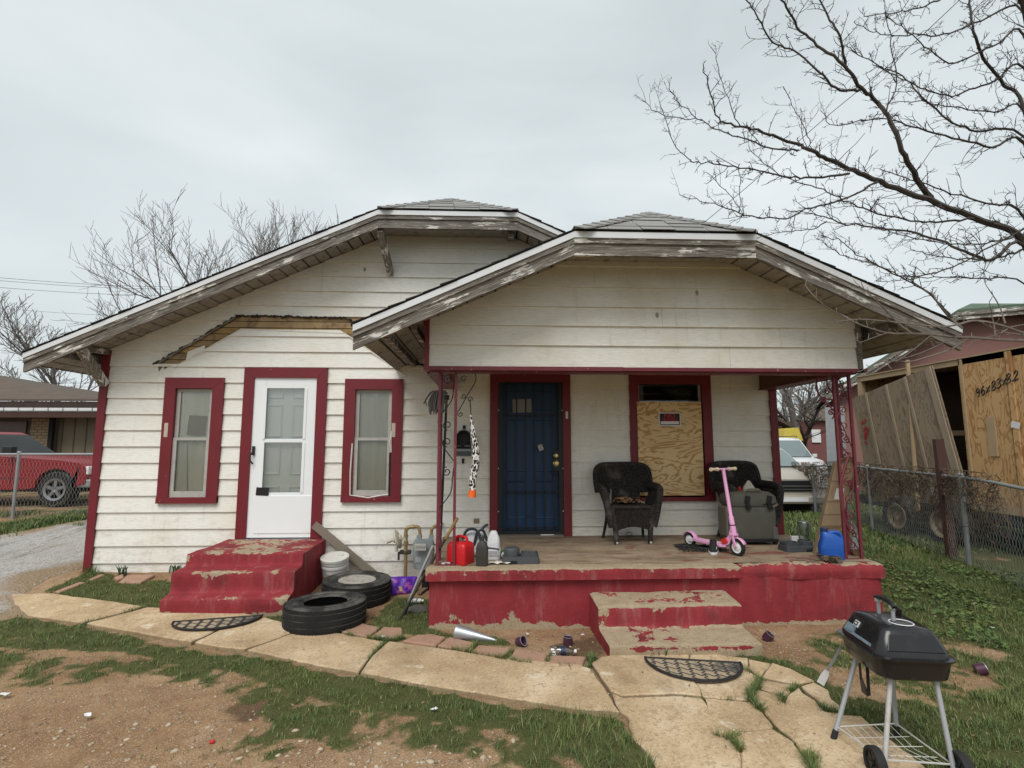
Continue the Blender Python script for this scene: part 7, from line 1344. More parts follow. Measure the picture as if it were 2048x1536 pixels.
# ------------------------------------------------------------------ neighbouring houses
nb_ = thing('brick_house', 'tan brick neighbour house with brown hip roof at the left, behind the red pickup', 'house', (-14, 16.5, .2)); yn = 16.4
zE = W(0, 800, yn)[2]; roofm = simple('brown_shingle', (.105, .08, .062), .95, 0, .25, 3, .3, 120); tanp = simple('tan_panel', (.21, .18, .125), .8, 0, .1, 3, .1); brm = simple('tan_brick', (.29, .215, .14), .9, 0, .25, 2, .3, 60); mort = simple('brick_mortar', (.12, .095, .07), .95)
e0, e1_, pk_ = W(-300, 800, yn), W(190, 806, yn), W(-40, 742, yn + 1.5)
m = MB(); rx_e, rx_r = float(W(204, 806, yn - .5)[0]), W(-150, 731, yn + 3.4); m.prism([(-26, yn - .5, 2.85), (rx_e, yn - .5, 2.85), (rx_r[0], yn + 3.4, rx_r[2]), (-26, yn + 3.4, rx_r[2])], (0, 0, .06)); m.prism([(rx_e, yn - .5, 2.85), (rx_e, yn + 8, 2.85), (rx_r[0], yn + 5, rx_r[2]), (rx_r[0], yn + 3.4, rx_r[2])], (0, 0, .06)); m.build('roof', roofm, nb_)
m = MB(); m.box(-24, -10.3, yn - .48, yn - .44, 2.60, 2.84); m.build('fascia', simple('dark_brown_fascia', (.045, .028, .022), .85, 0, .5, 6), nb_)
# sheet-metal awning edge: rows of white rib ends
aw = part('awning', nb_); m = MB(); m.box(-24, -8.3, yn - 1.0, yn - .3, 2.50, 2.53); m.build('sheet', MT['galv'], aw)
for i in range(34): x = -8.40 - i * .40; m = MB(); m.box(x - .36, x, yn - 1.16, yn - 1.08, 2.53, 2.61); m.build('rib_end', MT['drip'], aw)
m = MB(); m.box(-24, -8.3, yn - 1.13, yn - 1.05, 2.34, 2.50); m.build('beam', simple('brown_beam', (.06, .03, .022), .8), aw)
m = MB(); m.box(-24, -9.0, yn - .3, yn - .2, -.2, 2.8); m.build('wall', tanp, nb_)
for i in range(16): x = -9.2 - i * .34; m = MB(); m.box(x - .012, x + .012, yn - .315, yn - .30, .2, 2.6); m.build('panel_batten', simple('panel_groove', (.12, .10, .07), .9), nb_)
# brick pier, every brick its own piece
px0, px1 = W(61, 860, yn - .5)[0], W(106, 860, yn - .5)[0]
pier = MB(); pier.box(px0, px1, yn - .485, yn + .1, .1, 2.5); pr_o = pier.build('brick_pier', mort, nb_); bw_ = (px1 - px0) / 3.0; k = 0; bme = None
for r in range(27):
    for c in range(-1 if r % 2 else 0, 3):
        a = px0 + (c + (.5 if r % 2 else 0)) * bw_; x0_, x1_ = max(a, px0) + .008, min(a + bw_, px1) - .008
        if x1_ - x0_ < .05: continue
        z = .3 + r * .082; full = abs(x1_ - x0_ - bw_ + .016) < 1e-3
        if full and bme is not None: o = bpy.data.objects.new('brick', bme); COL.objects.link(o); o.parent = pr_o; o.location = (x0_ - bx0, random.uniform(-.006, .004), z - bz0)
        else:
            o = MB().box(x0_, x1_, yn - .50, yn - .47, z, z + .064).build('brick', brm, pr_o)
            if full: bme, bx0, bz0 = o.data, x0_, z
m = MB(); m.box(W(106, 850, yn - .4)[0], W(114, 850, yn - .4)[0], yn - .55, yn - .45, .1, 2.45); m.build('post', MT['dark'], nb_)
m = MB(); m.box(-20, px0 - .05, yn - .40, yn - .32, .1, 2.5); m.build('brick_wall', mort, nb_); wx1 = px0 - .12; m = MB(); m.box(wx1 - 1.15, wx1 - .05, yn - .46, yn - .41, 1.15, 2.25); wi = m.build('window', simple('curtained_window', (.10, .065, .055), .35, 0, .5, 3), nb_); m = MB(); m.box(wx1 - 1.15, wx1 - .05, yn - .49, yn - .46, 1.68, 1.72); m.build('meeting_rail', MT['whitepl'], wi)
for r in range(30):
    for c in range(4): m = None; x0_ = wx1 - 2.05 + c * .225 + (.11 if r % 2 else 0); o = bpy.data.objects.new('brick', bme); COL.objects.link(o); o.parent = nb_; o.location = (x0_ - bx0, .085, .25 + r * .082 - bz0)
jd = thing('scrap_pile', 'heap of old boards and branches on the low roof right of the brick house', 'scrap', (-9.3, 17.5, 2.6)); m = MB()
for i in range(26): c = np.array((-9.6 + random.gauss(0, .9), 17.2 + random.gauss(0, .4), 2.62 + abs(random.gauss(0, .14)))); a = random.uniform(-.25, .25); m.obox(c, (random.uniform(.8, 2.), .1, .03), np.array(Matrix.Rotation(random.uniform(-.5, .5), 3, 'Z') @ Matrix.Rotation(a, 3, 'Y')))
m.build('boards', simple('old_scrap_board', (.13, .10, .085), .95, 0, .35, 3), jd); m = MB(); m.box(-10.6, -8., 16.6, 18.2, 2.45, 2.58); m.build('shed_roof', roofm, jd); m = MB(); m.box(-10.5, -8.1, 16.7, 18.1, .1, 2.45); m.build('shed_wall', MT['dark'], jd)
# pink stucco house behind the crate
yk_ = 17.0; ph = thing('pink_house', 'pinkish brown stucco house with green clipped gable roof behind the crate', 'house', (float(W(1916, 622, yk_)[0]), yk_, 0)); stu = simple('pink_stucco', (.225, .115, .10), .9, 0, .1, 1.2, .4, 60); kx, kz = W(1916, 622, yk_)[0], W(1916, 622, yk_)[2]; ex_, ez_ = kx - 4.1, 3.4
sl = (kz - ez_) / (kx - ex_); kx2 = kx + 1.7; ex2 = kx2 + (kx - ex_)
m = MB(); m.xz([(ex_ + .55, -.3), (ex2 - .55, -.3), (ex2 - .55, ez_ + .2), (kx2, kz - .12), (kx, kz - .12), (ex_ + .55, ez_ + .2)], yk_ + .55, yk_ + 9); m.build('wall', stu, ph)
grn = simple('green_shingle', (.085, .125, .085), .95, 0, .35, 2, .4, 90, .006, (.14, .13, .11), .35); cxk = (kx + kx2) / 2; zr_ = kz + sl * (kx2 - kx) / 2
for nm, P_ in (('roof_slope', [(ex_, yk_, ez_), (kx, yk_, kz), (cxk, yk_ + 1.9, zr_), (cxk, yk_ + 9.5, zr_), (ex_, yk_ + 9.5, ez_)]), ('roof_slope', [(kx2, yk_, kz), (ex2, yk_, ez_), (ex2, yk_ + 9.5, ez_), (cxk, yk_ + 9.5, zr_), (cxk, yk_ + 1.9, zr_)]), ('roof_hip', [(kx, yk_, kz), (kx2, yk_, kz), (cxk, yk_ + 1.9, zr_)])): m = MB(); m.prism([(x, y, z + .05) for x, y, z in P_], (0, 0, -.08)); m.build(nm, grn, ph)
for a, b in (((ex_, ez_), (kx, kz)), ((kx, kz), (kx2, kz)), ((kx2, kz), (ex2, ez_))):
    for o0, o1, yy in ((.04, .17, -.03), (.15, .30, .02)): m = MB(); m.xz([(a[0], a[1] - o1), (b[0], b[1] - o1), (b[0], b[1] - o0), (a[0], a[1] - o0)], yk_ + yy, yk_ + yy + .05); m.build('rake_board', MT['wh'], ph)
    m = MB(); m.prism([(a[0], yk_ + .03, a[1] - .22), (b[0], yk_ + .03, b[1] - .22), (b[0], yk_ + .6, b[1] - .22), (a[0], yk_ + .6, a[1] - .22)], (0, 0, .02)); m.build('soffit', MT['brownbeam'], ph)
ph.rotation_euler = (0, 0, R(-30))
# far small houses between post and corner
fh = thing('wooden_shed', 'small orange wood house far behind the minivan', 'house', (12.5, 27, -.1)); a_, b_ = W(1520, 840, 27), W(1568, 905, 27); m = MB(); m.box(a_[0] - 2, b_[0], 27, 30, -.5, W(1560, 852, 27)[2]); m.build('wall', simple('orange_wood', (.38, .20, .12), .8), fh); m = MB(); m.prism([(b_[0] + .45, 26.6, W(1588, 858, 27)[2] - .05), (b_[0] + .45, 30.4, W(1588, 858, 27)[2] - .05), (a_[0] - 2, 30.4, 4.4), (a_[0] - 2, 26.6, 4.4)], (0, 0, .15)); m.build('roof', roofm, fh)
yt = thing('yellow_tarp', 'yellow tarpaulin over a stack far behind the minivan', 'tarp', tuple(W(1590, 900, 25))); a_, b_ = W(1567, 873, 25), W(1605, 855, 25); m = MB(); m.loft([[(x, y, z) for x, y, z in ((a_[0], 25, a_[2] - .25), (b_[0], 25, a_[2] - .2), (b_[0], 26, a_[2] - .2), (a_[0], 26, a_[2] - .25))], [(a_[0] + .15, 25.1, b_[2] - .05), (b_[0] - .15, 25.1, b_[2]), (b_[0] - .15, 26, b_[2]), (a_[0] + .15, 26, b_[2] - .05)]]); m.build('sheet', simple('yellow_cloth', (.62, .50, .09), .7, 0, .2, 3, .4, 8), yt); m = MB(); m.box(a_[0] + .1, b_[0] - .1, 25.1, 25.9, -.4, a_[2] - .2); m.build('stack', simple('stack_boards', (.10, .09, .06), .9, 0, .4, 5), yt)
rh = thing('red_house', 'dull red house far behind the bare tree', 'house', (22, 40, 0)); a_, b_ = W(1612, 840, 40), W(1680, 900, 40); m = MB(); m.box(a_[0], b_[0] + 2, 40, 46, -.5, a_[2]); m.build('wall', simple('dull_red_wall', (.17, .065, .06), .85), rh); m = MB(); m.prism([(a_[0] - .3, 39.6, a_[2]), (b_[0] + 2.3, 39.6, a_[2]), (b_[0] + 1, 43, a_[2] + 1.4), (a_[0] + 1, 43, a_[2] + 1.4)], (0, 0, .1)); m.build('roof', roofm, rh); m = MB(); p = W(1632, 872, 39.95); m.box(p[0] - .35, p[0] + .35, 39.9, 39.98, p[2] - .5, p[2] + .5); m.build('window', MT['whitepl'], rh)

# ------------------------------------------------------------------ trees and wires
MT['bark'] = simple('grey_bark', (.075, .064, .055), .95, 0, .3, 20, .4, 60); MT['bark2'] = simple('hazed_far_bark', (.17, .152, .14), .95, 0, .2, 4, 0); MT['barkn'] = simple('near_bark', (.058, .049, .043), .9, 0, .35, 18, .4, 80)  # distance haze is put into the paler colour of the far trees
def bare_tree(lab, loc, h, spread, seed, name='bare_tree', trunk_r=.16, levels=4, kids=(5, 6, 6, 5), upw=.55, lean=0., first=.25, group=None, mat=None, rmin=.008):
    r_ = random.Random(seed); t = thing(name, lab, 'tree', loc, 0, group); big = MB(); small = MB(); cnt = [0]
    def grow(p, d, L, r, lev):
        n = 5 if lev < 2 else 4; P_ = [p]; q = p; dd = d
        for i in range(n):
            dd = dd + np.array((r_.gauss(0, .085), r_.gauss(0, .085), r_.gauss(.05 * upw * 2, .07))); dd /= np.linalg.norm(dd); q = q + dd * L / n; P_.append(q)
        P_ = np.array(P_); rr = np.linspace(r, max(r * .45, rmin * .6), len(P_)); (big if lev == 0 else small).tube(P_, rr, (8, 5, 4, 3, 3)[lev], False)
        if lev >= levels: return
        k = kids[lev]
        for i in range(k):
            f = (first if lev == 0 else .18) + (1 - (first if lev == 0 else .18)) * (i + r_.random() * .8) / k; f = min(f, .98); s = f * (len(P_) - 1); a = int(s); b = P_[a] + (P_[min(a + 1, len(P_) - 1)] - P_[a]) * (s - a); ax = P_[min(a + 1, len(P_) - 1)] - P_[a]; ax /= np.linalg.norm(ax) + 1e-9
            u = np.cross(ax, (r_.gauss(0, 1), r_.gauss(0, 1), r_.gauss(0, 1))); u /= np.linalg.norm(u) + 1e-9; an = r_.uniform(.55, 1.05) * (spread if lev == 0 else 1); nd = ax * math.cos(an) + u * math.sin(an) + np.array((0, 0, upw * .45)); nd /= np.linalg.norm(nd)
            grow(b, nd, L * r_.uniform(.46, .74) * (1 - .25 * f if lev else 1), max(rr[a] * .55, rmin), lev + 1)
    grow(np.array((0, 0, -.2)), np.array((lean, 0, 1.)) / math.hypot(1, lean), h * .62, trunk_r, 0)
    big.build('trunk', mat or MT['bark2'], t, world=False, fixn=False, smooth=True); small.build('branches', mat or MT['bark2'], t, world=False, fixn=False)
    return t
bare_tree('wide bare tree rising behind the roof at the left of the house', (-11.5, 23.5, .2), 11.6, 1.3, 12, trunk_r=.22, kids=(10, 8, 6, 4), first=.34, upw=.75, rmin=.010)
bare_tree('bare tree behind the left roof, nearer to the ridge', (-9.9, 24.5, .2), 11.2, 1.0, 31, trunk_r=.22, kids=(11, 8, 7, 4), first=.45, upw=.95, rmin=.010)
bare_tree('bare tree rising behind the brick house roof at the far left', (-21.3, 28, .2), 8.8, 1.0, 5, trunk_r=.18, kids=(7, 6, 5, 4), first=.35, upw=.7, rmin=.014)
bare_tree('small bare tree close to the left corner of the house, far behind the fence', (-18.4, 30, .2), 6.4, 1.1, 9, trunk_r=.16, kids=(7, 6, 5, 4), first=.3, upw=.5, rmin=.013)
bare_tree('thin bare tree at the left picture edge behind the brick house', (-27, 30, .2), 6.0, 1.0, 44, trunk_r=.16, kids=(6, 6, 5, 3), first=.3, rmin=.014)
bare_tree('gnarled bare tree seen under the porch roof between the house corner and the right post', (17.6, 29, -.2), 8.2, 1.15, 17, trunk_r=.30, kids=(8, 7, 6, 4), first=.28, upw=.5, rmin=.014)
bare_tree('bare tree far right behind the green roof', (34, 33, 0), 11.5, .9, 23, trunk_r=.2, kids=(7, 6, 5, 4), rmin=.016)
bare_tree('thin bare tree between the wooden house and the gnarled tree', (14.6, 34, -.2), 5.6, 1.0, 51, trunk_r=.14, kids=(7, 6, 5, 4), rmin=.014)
for i, (x, y, h, lab) in enumerate(((-15, 46, 5.5, 'low far bare tree on the horizon left of the house'), (-20, 50, 5, 'lower far bare tree on the horizon behind the brick house'), (23, 52, 5.5, 'far bare tree behind the dull red house'), (19.5, 48, 4.6, 'far low bare tree right behind the yellow tarpaulin'))): bare_tree(lab, (x, y, 0), h, 1.1, 60 + i, trunk_r=.14, kids=(7, 6, 5, 3), first=.2, rmin=.02, mat=MT['bark'])
# near tree at the right: trunk outside the frame, limbs followed on the photo, each at its own distance
nt_ = thing('bare_tree', 'large near bare tree reaching into the picture from the right with knobbly twigs', 'tree', (5.35, 4.35, 0)); D = lambda x, y: (1280 + x * .4167, y * .4167)
hub = np.array((5.05, 4.3, 2.5)); m = MB(); m.tube(smoothline([(5.5, 4.35, -.2), (5.42, 4.35, .9), (5.25, 4.3, 1.9), tuple(hub), (4.9, 4.25, 3.3), (5.0, 4.3, 4.4)], 4), np.linspace(.17, .085, 21), 10); m.build('trunk', MT['barkn'], nt_, smooth=True)
LIMBS = [ # (points in the enlarged crop, distance at thick end, distance at tip, radius at thick end, at tip)
 ([(2150, 1230), (1843, 1160), (1640, 1060), (1380, 960), (1150, 870), (1000, 810), (900, 765), (810, 715), (750, 690), (640, 650), (510, 615), (400, 590), (380, 570), (330, 420), (303, 308)], 4.3, 3.7, .062, .005),
 ([(1400, 965), (1330, 860), (1260, 720), (1190, 560), (1130, 480), (1060, 420), (980, 310), (850, 220), (760, 130), (690, 10), (660, -60)], 4.15, 3.6, .048, .010),
 ([(1062, 430), (960, 430), (860, 345), (740, 240), (640, 205), (570, 90), (515, 0), (480, -60)], 4.0, 3.7, .022, .007), ([(985, 315), (960, 180), (900, 70), (860, 0), (840, -60)], 3.95, 3.6, .020, .008),
 ([(2100, 640), (1843, 520), (1750, 410), (1650, 280), (1610, 180), (1590, 80), (1580, 0), (1570, -80)], 4.5, 4.2, .036, .014), ([(2150, 640), (1843, 660), (1620, 630), (1480, 570), (1350, 460), (1280, 380), (1150, 310), (1030, 250), (985, 215)], 4.6, 4.1, .026, .005),
 ([(2150, 640), (1843, 690), (1690, 705), (1500, 660), (1300, 610), (1190, 570), (1060, 580), (930, 600), (870, 535)], 4.3, 3.9, .026, .004), ([(2150, 500), (1843, 530), (1700, 540), (1500, 510), (1350, 490), (1210, 490)], 4.7, 4.4, .022, .005), ([(2150, 200), (1843, 330), (1700, 390), (1560, 440), (1500, 460), (1400, 440), (1280, 385), (1200, 350), (1120, 310)], 4.6, 4.3, .025, .005),
 ([(2150, 20), (1843, 170), (1700, 220), (1510, 300), (1420, 260), (1330, 190), (1210, 100), (1170, 60)], 4.4, 4.0, .022, .005), ([(2150, -40), (1843, 60), (1640, 100), (1450, 170), (1340, 165), (1200, 170), (1100, 145), (1030, 105)], 4.8, 4.4, .024, .005), ([(1500, -40), (1430, 0), (1330, 40), (1200, 65), (1080, 75)], 4.6, 4.4, .020, .006), ([(2150, 100), (1843, 30), (1700, -20), (1600, -60)], 4.0, 3.8, .055, .03),
 ([(2150, 1100), (1843, 1180), (1690, 1245), (1560, 1210), (1400, 1140), (1200, 1100), (1000, 1080), (880, 1040), (760, 1010)], 4.1, 3.8, .035, .005), ([(2150, 1090), (1843, 1040), (1700, 980), (1500, 930), (1300, 860), (1150, 810)], 4.4, 4.1, .026, .006), ([(1135, 875), (960, 960), (800, 1000), (700, 1050), (500, 1030), (400, 990), (290, 965), (190, 935)], 4.05, 3.7, .018, .004), ([(1000, 830), (850, 850), (720, 850), (600, 825), (450, 800), (300, 780), (230, 760), (150, 660), (105, 510)], 4.05, 3.6, .018, .004),
 ([(1600, 1050), (1450, 1062), (1300, 1060), (1100, 1010), (980, 960), (850, 900), (700, 850), (600, 790), (520, 700)], 4.15, 3.8, .018, .004), ([(1843, 1100), (1650, 1200), (1500, 1280), (1280, 1330), (1100, 1260), (960, 1220), (850, 1145)], 3.9, 3.6, .016, .004), ([(1500, 1530), (1400, 1420), (1280, 1340), (1180, 1290), (1060, 1230), (960, 1160), (870, 1130)], 3.7, 3.6, .014, .004), ([(760, 720), (640, 715), (500, 665), (380, 625), (300, 580), (180, 490), (140, 410)], 3.95, 3.65, .014, .004), ([(300, 578), (200, 570), (100, 550), (10, 480)], 3.7, 3.6, .007, .003), ([(480, 610), (430, 500), (390, 380), (345, 220)], 3.75, 3.6, .008, .003), ([(812, 715), (800, 640), (740, 520), (685, 415)], 3.9, 3.7, .008, .003), ([(1180, 530), (1230, 400), (1210, 240), (1180, 60)], 4.0, 3.8, .013, .005), ([(900, 1060), (820, 1100), (700, 1110), (560, 1140)], 3.9, 3.8, .010, .003), ([(2150, 1420), (1843, 1360), (1640, 1335), (1450, 1330), (1280, 1340), (1130, 1350)], 4.2, 3.9, .016, .004), ([(1843, 1190), (1750, 1230), (1600, 1245), (1430, 1230), (1300, 1200)], 4.3, 4.1, .02, .005), ([(1843, 1125), (1720, 1160), (1560, 1175), (1400, 1160), (1200, 1110), (1050, 1050)], 4.5, 4.2, .018, .004), ([(500, 1040), (430, 930), (320, 825)], 3.8, 3.7, .006, .003), ([(480, 1025), (478, 880), (478, 800)], 3.75, 3.7, .006, .003), ([(1040, 820), (900, 800), (840, 720)], 4., 3.9, .007, .003)]
m = MB(); tw = MB(); tr = random.Random(21)
def twig(p, d, L, r, lev):
    k = 3 if lev else 4; P_ = [p]; dd = d
    for i in range(k): dd = dd + np.array((tr.gauss(0, .22), tr.gauss(0, .22), tr.gauss(.03, .22))); dd /= np.linalg.norm(dd); P_.append(P_[-1] + dd * L / k)
    tw.tube(P_, np.linspace(r, r * .55, k + 1), 3, False)
    if lev < 2:
        for i in range(tr.choice((2, 3, 4)) if lev == 0 else tr.choice((0, 1, 2))):
            f = tr.uniform(.25, 1); a = min(int(f * k), k - 1); e = np.array((tr.gauss(0, 1), tr.gauss(0, 1), tr.gauss(.3, 1))); e /= np.linalg.norm(e); nd = dd * .5 + e * .8; twig(P_[a] + (P_[a + 1] - P_[a]) * (f * k - a if f * k - a < 1 else 1), nd / np.linalg.norm(nd), L * tr.uniform(.25, .5), r * .75, lev + 1)
for li, (px, d0, d1, r0, r1) in enumerate(LIMBS):
    Q = [W(*D(x, y), d0 + (d1 - d0) * i / (len(px) - 1) + .08 * math.sin(i * 1.7 + li)) for i, (x, y) in enumerate(px)]
    if px[0][0] > 2000: Q[0] = hub + (tr.uniform(-.1, .1), tr.uniform(-.08, .08), max(0, (1160 - px[0][1]) / 1100 * 1.6))
    Q = smoothline(Q, 5); rr = np.maximum((r0 + (r1 - r0) * np.linspace(0, 1, len(Q)) ** .65) * .56, .0026); Q = Q + np.stack([np.array([tr.gauss(0, .005) for _ in Q]) for _ in range(3)], 1); m.tube(Q, rr, 6, True)
    cum = np.concatenate([[0], np.cumsum(np.linalg.norm(np.diff(Q, axis=0), axis=1))])
    s = .05 if px[0][0] < 2000 else .9
    while s < cum[-1]:
        i = min(int(np.searchsorted(cum, s)), len(Q) - 1); ax = Q[i] - Q[i - 1]; ax /= np.linalg.norm(ax) + 1e-9; e = np.array((tr.gauss(0, 1), tr.gauss(0, .8), tr.gauss(.15, 1))); e -= ax * (e @ ax); e /= np.linalg.norm(e) + 1e-9; nd = ax * .75 + e * .75; nd /= np.linalg.norm(nd)
        twig(Q[i], nd, tr.choice((.03, .05, .08, .12, .2)) * tr.uniform(.7, 1.3) * (1.3 if rr[i] > .01 else 1), min(.0036, rr[i] * .7), 0 if tr.random() < .75 else 1); s += tr.uniform(.022, .06) if i > 3 else .06
m.build('limbs', MT['barkn'], nt_, fixn=False, smooth=True); tw.build('twigs', MT['barkn'], nt_, fixn=False)
# drooping pale twigs in front of the porch rake
m = MB(); C6 = lambda x, y: (1660 + x * .18945, 560 + y * .18945)
for px, yy, r0 in (([(2300, 660), (2048, 640), (1800, 630), (1500, 605), (1300, 600), (1080, 575), (850, 565), (620, 560), (400, 500), (250, 440), (130, 370), (0, 310), (-150, 190), (-260, 60)], 3.75, .011), ([(2300, 600), (2048, 560), (1850, 490), (1650, 440), (1500, 430), (1350, 470), (1200, 490), (1000, 480), (640, 440), (330, 415), (60, 440)], 3.65, .011), ([(1450, 620), (1300, 720), (1100, 790), (850, 860), (680, 855), (520, 900), (360, 940)], 3.75, .007), ([(1280, 620), (1100, 710), (900, 790), (700, 850)], 3.78, .005), ([(1060, 590), (900, 720), (700, 850), (530, 850)], 3.75, .005), ([(860, 560), (700, 440), (560, 290), (420, 150), (310, 60)], 3.7, .007), ([(1400, 510), (1250, 380), (1130, 230), (1090, 160), (950, 70), (820, -20)], 3.7, .009), ([(600, 560), (480, 600), (330, 655), (290, 640)], 3.7, .004), ([(1750, 600), (1720, 420), (1680, 230)], 3.9, .006), ([(1850, 460), (1780, 260), (1650, 60)], 3.9, .007), ([(2048, 580), (1800, 540), (1620, 460)], 3.85, .006), ([(2048, 470), (1900, 500), (1800, 560), (1500, 650)], 3.9, .005)):
    Q = smoothline([W(*C6(x, y), yy + .04 * math.sin(i * 2.)) for i, (x, y) in enumerate(px)], 4); rr = np.linspace(r0, r0 * .35, len(Q)); m.tube(Q, rr, 5, True)
    for i in range(2, len(Q), 2):
        ax = Q[i] - Q[i - 1]; ax /= np.linalg.norm(ax) + 1e-9; e = np.array((tr.gauss(0, 1), tr.gauss(0, .6), tr.gauss(.2, 1))); nd = ax * .7 + e * .6; nd /= np.linalg.norm(nd); k0 = tw.n; P_ = [Q[i], Q[i] + nd * .03 * tr.uniform(.4, 1.4), Q[i] + nd * .06 * tr.uniform(.4, 1.2) + (0, 0, .01)]; m.tube(P_, [.0035, .003, .002], 3, False)
m.build('hanging_branches', simple('pale_bark', (.17, .145, .125), .9, 0, .3, 20, .2), nt_, fixn=False, smooth=True)
def wire(lab, P_, r): o = MB().tube(smoothline(P_, 6), r, 5).build('utility_wire', MT['rubber'], None); return tag(o, lab, 'wire')
wire('overhead service wire running from the porch roof up to the right', [W(1400, 452, 5.6), W(1520, 352, 5.3), W(1640, 245, 5.), W(1790, 120, 4.6), W(1930, -10, 4.2)], .0035)
for i, (ya, yb, lab) in enumerate(((555, 574, 'upper overhead wire at the left edge of the sky'), (561, 578, 'second overhead wire just below the upper one at the left'), (575, 590, 'third overhead wire from the top at the left of the sky'), (617, 632, 'lowest overhead wire at the left, crossing the bare tree'))): wire(lab, [W(-60, ya - 4, 34), W(220, (ya + yb) / 2 + 6, 34), W(600, yb + 4, 34)], .012 if i < 3 else .008)
for i, (y, lab) in enumerate(((764, 'low overhead wire above the brick house roof'), (772, 'lower overhead wire above the brick house roof'))): wire(lab, [W(40, y - 2, 36), W(130, y + 2, 36), W(260, y + 1, 36)], .012)

# ------------------------------------------------------------------ grass, weeds and stones (stuff)
def free(X, Y):
    f = ~on_path(X, Y); f &= ~((X > -4.72) & (X < 3.64) & (Y > 6.55) & (Y < 15.6)); f &= ~((X > -.56) & (X < 3.7) & (Y > 4.96) & (Y < 6.7)); f &= ~((X > -3.2) & (X < -1.97) & (Y > 5.38) & (Y < 6.7)); f &= ~((X > .93) & (X < 2.18) & (Y > 4.25) & (Y < 5)); 
    for (cx, cy, r) in ((-1.53, 5.19, .37), (-1.43, 5.945, .36), (-1.78, 6.38, .16)): f &= np.hypot(X - cx, Y - cy) > r
    return f
def grass_at(n, x0, x1, y0, y1, thr=0.):
    X = rng.uniform(x0, x1, n); Y = rng.uniform(y0, y1, n); M = gmask(X, Y); N = fbm(X, Y, 3.2, 4); N = N + .7 * (fbm(X, Y, 13, 3) - .5); D = np.clip(M * 1.2 + (N - .5) * 1.9 * (M > .02), 0, 1); clump = fbm(X + 9, Y - 4, 11, 3)
    k = (rng.random(n) < D ** 1.4 * np.clip(.25 + 1.9 * (clump - .28), .12, 1)) & free(X, Y); return X[k], Y[k], D[k], clump[k]
def blades(X, Y, H_, Wd, name, mat, lab):
    n = len(X); a = rng.uniform(0, 2 * math.pi, n); le = rng.uniform(.15, 1.0, n) * H_; z = ghe(X, Y) + .004; dx, dy = np.cos(a), np.sin(a); px, py = -dy, dx; V = np.empty((n, 5, 3)); rnd = rng.random(n)
    for i, (t, w) in enumerate(((0, 1), (0, -1), (.55, .75), (.55, -.75), (1, 0))): V[:, i, 0] = X + dx * le * t ** 1.7 + px * w * Wd; V[:, i, 1] = Y + dy * le * t ** 1.7 + py * w * Wd; V[:, i, 2] = z + H_ * t * (1 - .25 * t)
    b = np.arange(n)[:, None] * 5; F = np.concatenate([b + [0, 1, 3], b + [0, 3, 2], b + [2, 3, 4]]); at = np.repeat(rnd, 5); o = fastmesh(name, V.reshape(-1, 3), F, mat, {'rnd': at}, False); tag(o, lab, 'grass', kind='stuff'); return o
def m_grass(name, c0, c1, dry):
    t = NT(name); r = t.attr('rnd'); v = t.vec(); c = t.mix(r, c0, c1); c = t.mix(t.sstep(t.noise(v, 1.6, 4), .40, .66), c, t.mix(r, mul(c1, .9), (.15, .165, .045))); c = t.mix(t.sstep(r, .93, .95), c, dry); t.set(c, .6, 0, .25); return t.m
MT['grass'] = m_grass('short_grass', (.036, .066, .018), (.145, .205, .066), (.34, .28, .15))
parts_ = [grass_at(400000, -6.2, 3.4, 2.2, 7., 0), grass_at(260000, 1.6, 6.6, 2.2, 8.5, 0)]
# denser, longer tufts along the cracks of the path
cp = [[], []]
for P, w, k in CRK:
    for a, b in zip(P[:-1], P[1:]):
        n = int(np.linalg.norm(b - a) * 4200 * w / .04 * k ** 2); t = rng.random(n); q = a + (b - a) * t[:, None] + rng.normal(0, w * .22, (n, 2)); kk = fbm(q[:, 0] * 3, q[:, 1] * 3, 1.5, 2) > .56 - .16 * k; cp[0].append(q[kk, 0]); cp[1].append(q[kk, 1])
cp = [np.concatenate(c) for c in cp]; parts_.append((cp[0], cp[1], np.full(len(cp[0]), .95), np.full(len(cp[0]), 1.0)))
X = np.concatenate([p[0] for p in parts_]); Y = np.concatenate([p[1] for p in parts_]); Dn = np.concatenate([p[2] for p in parts_]); Cl = np.concatenate([p[3] for p in parts_])
H_ = (.016 + .050 * rng.random(len(X)) ** 1.5) * (.45 + .55 * Dn) * (.6 + 1.0 * np.clip(Cl - .2, 0, 1)) * np.where((X > .2) & (X < 1.2) & (Y < 3.7), 1.55, 1.) * np.where(X > 3.2, 1.5, 1.); blades(X, Y, H_, .0010 + .0013 * rng.random(len(X)), 'lawn_grass', MT['grass'], 'patchy short green grass around the path and in the side yard')
Xa, Ya, Da, Ca = grass_at(160000, -11, -4.6, 6.5, 11., 0); Xb, Yb, Db, Cb = grass_at(130000, 3.6, 12, 7.5, 26, 0); X = np.concatenate([Xa, Xb]); Y = np.concatenate([Ya, Yb])
blades(X, Y, .05 + .09 * rng.random(len(X)), .004 + .004 * rng.random(len(X)), 'rough_grass', MT['grass'], 'rougher grass along the drive and behind the right fence')
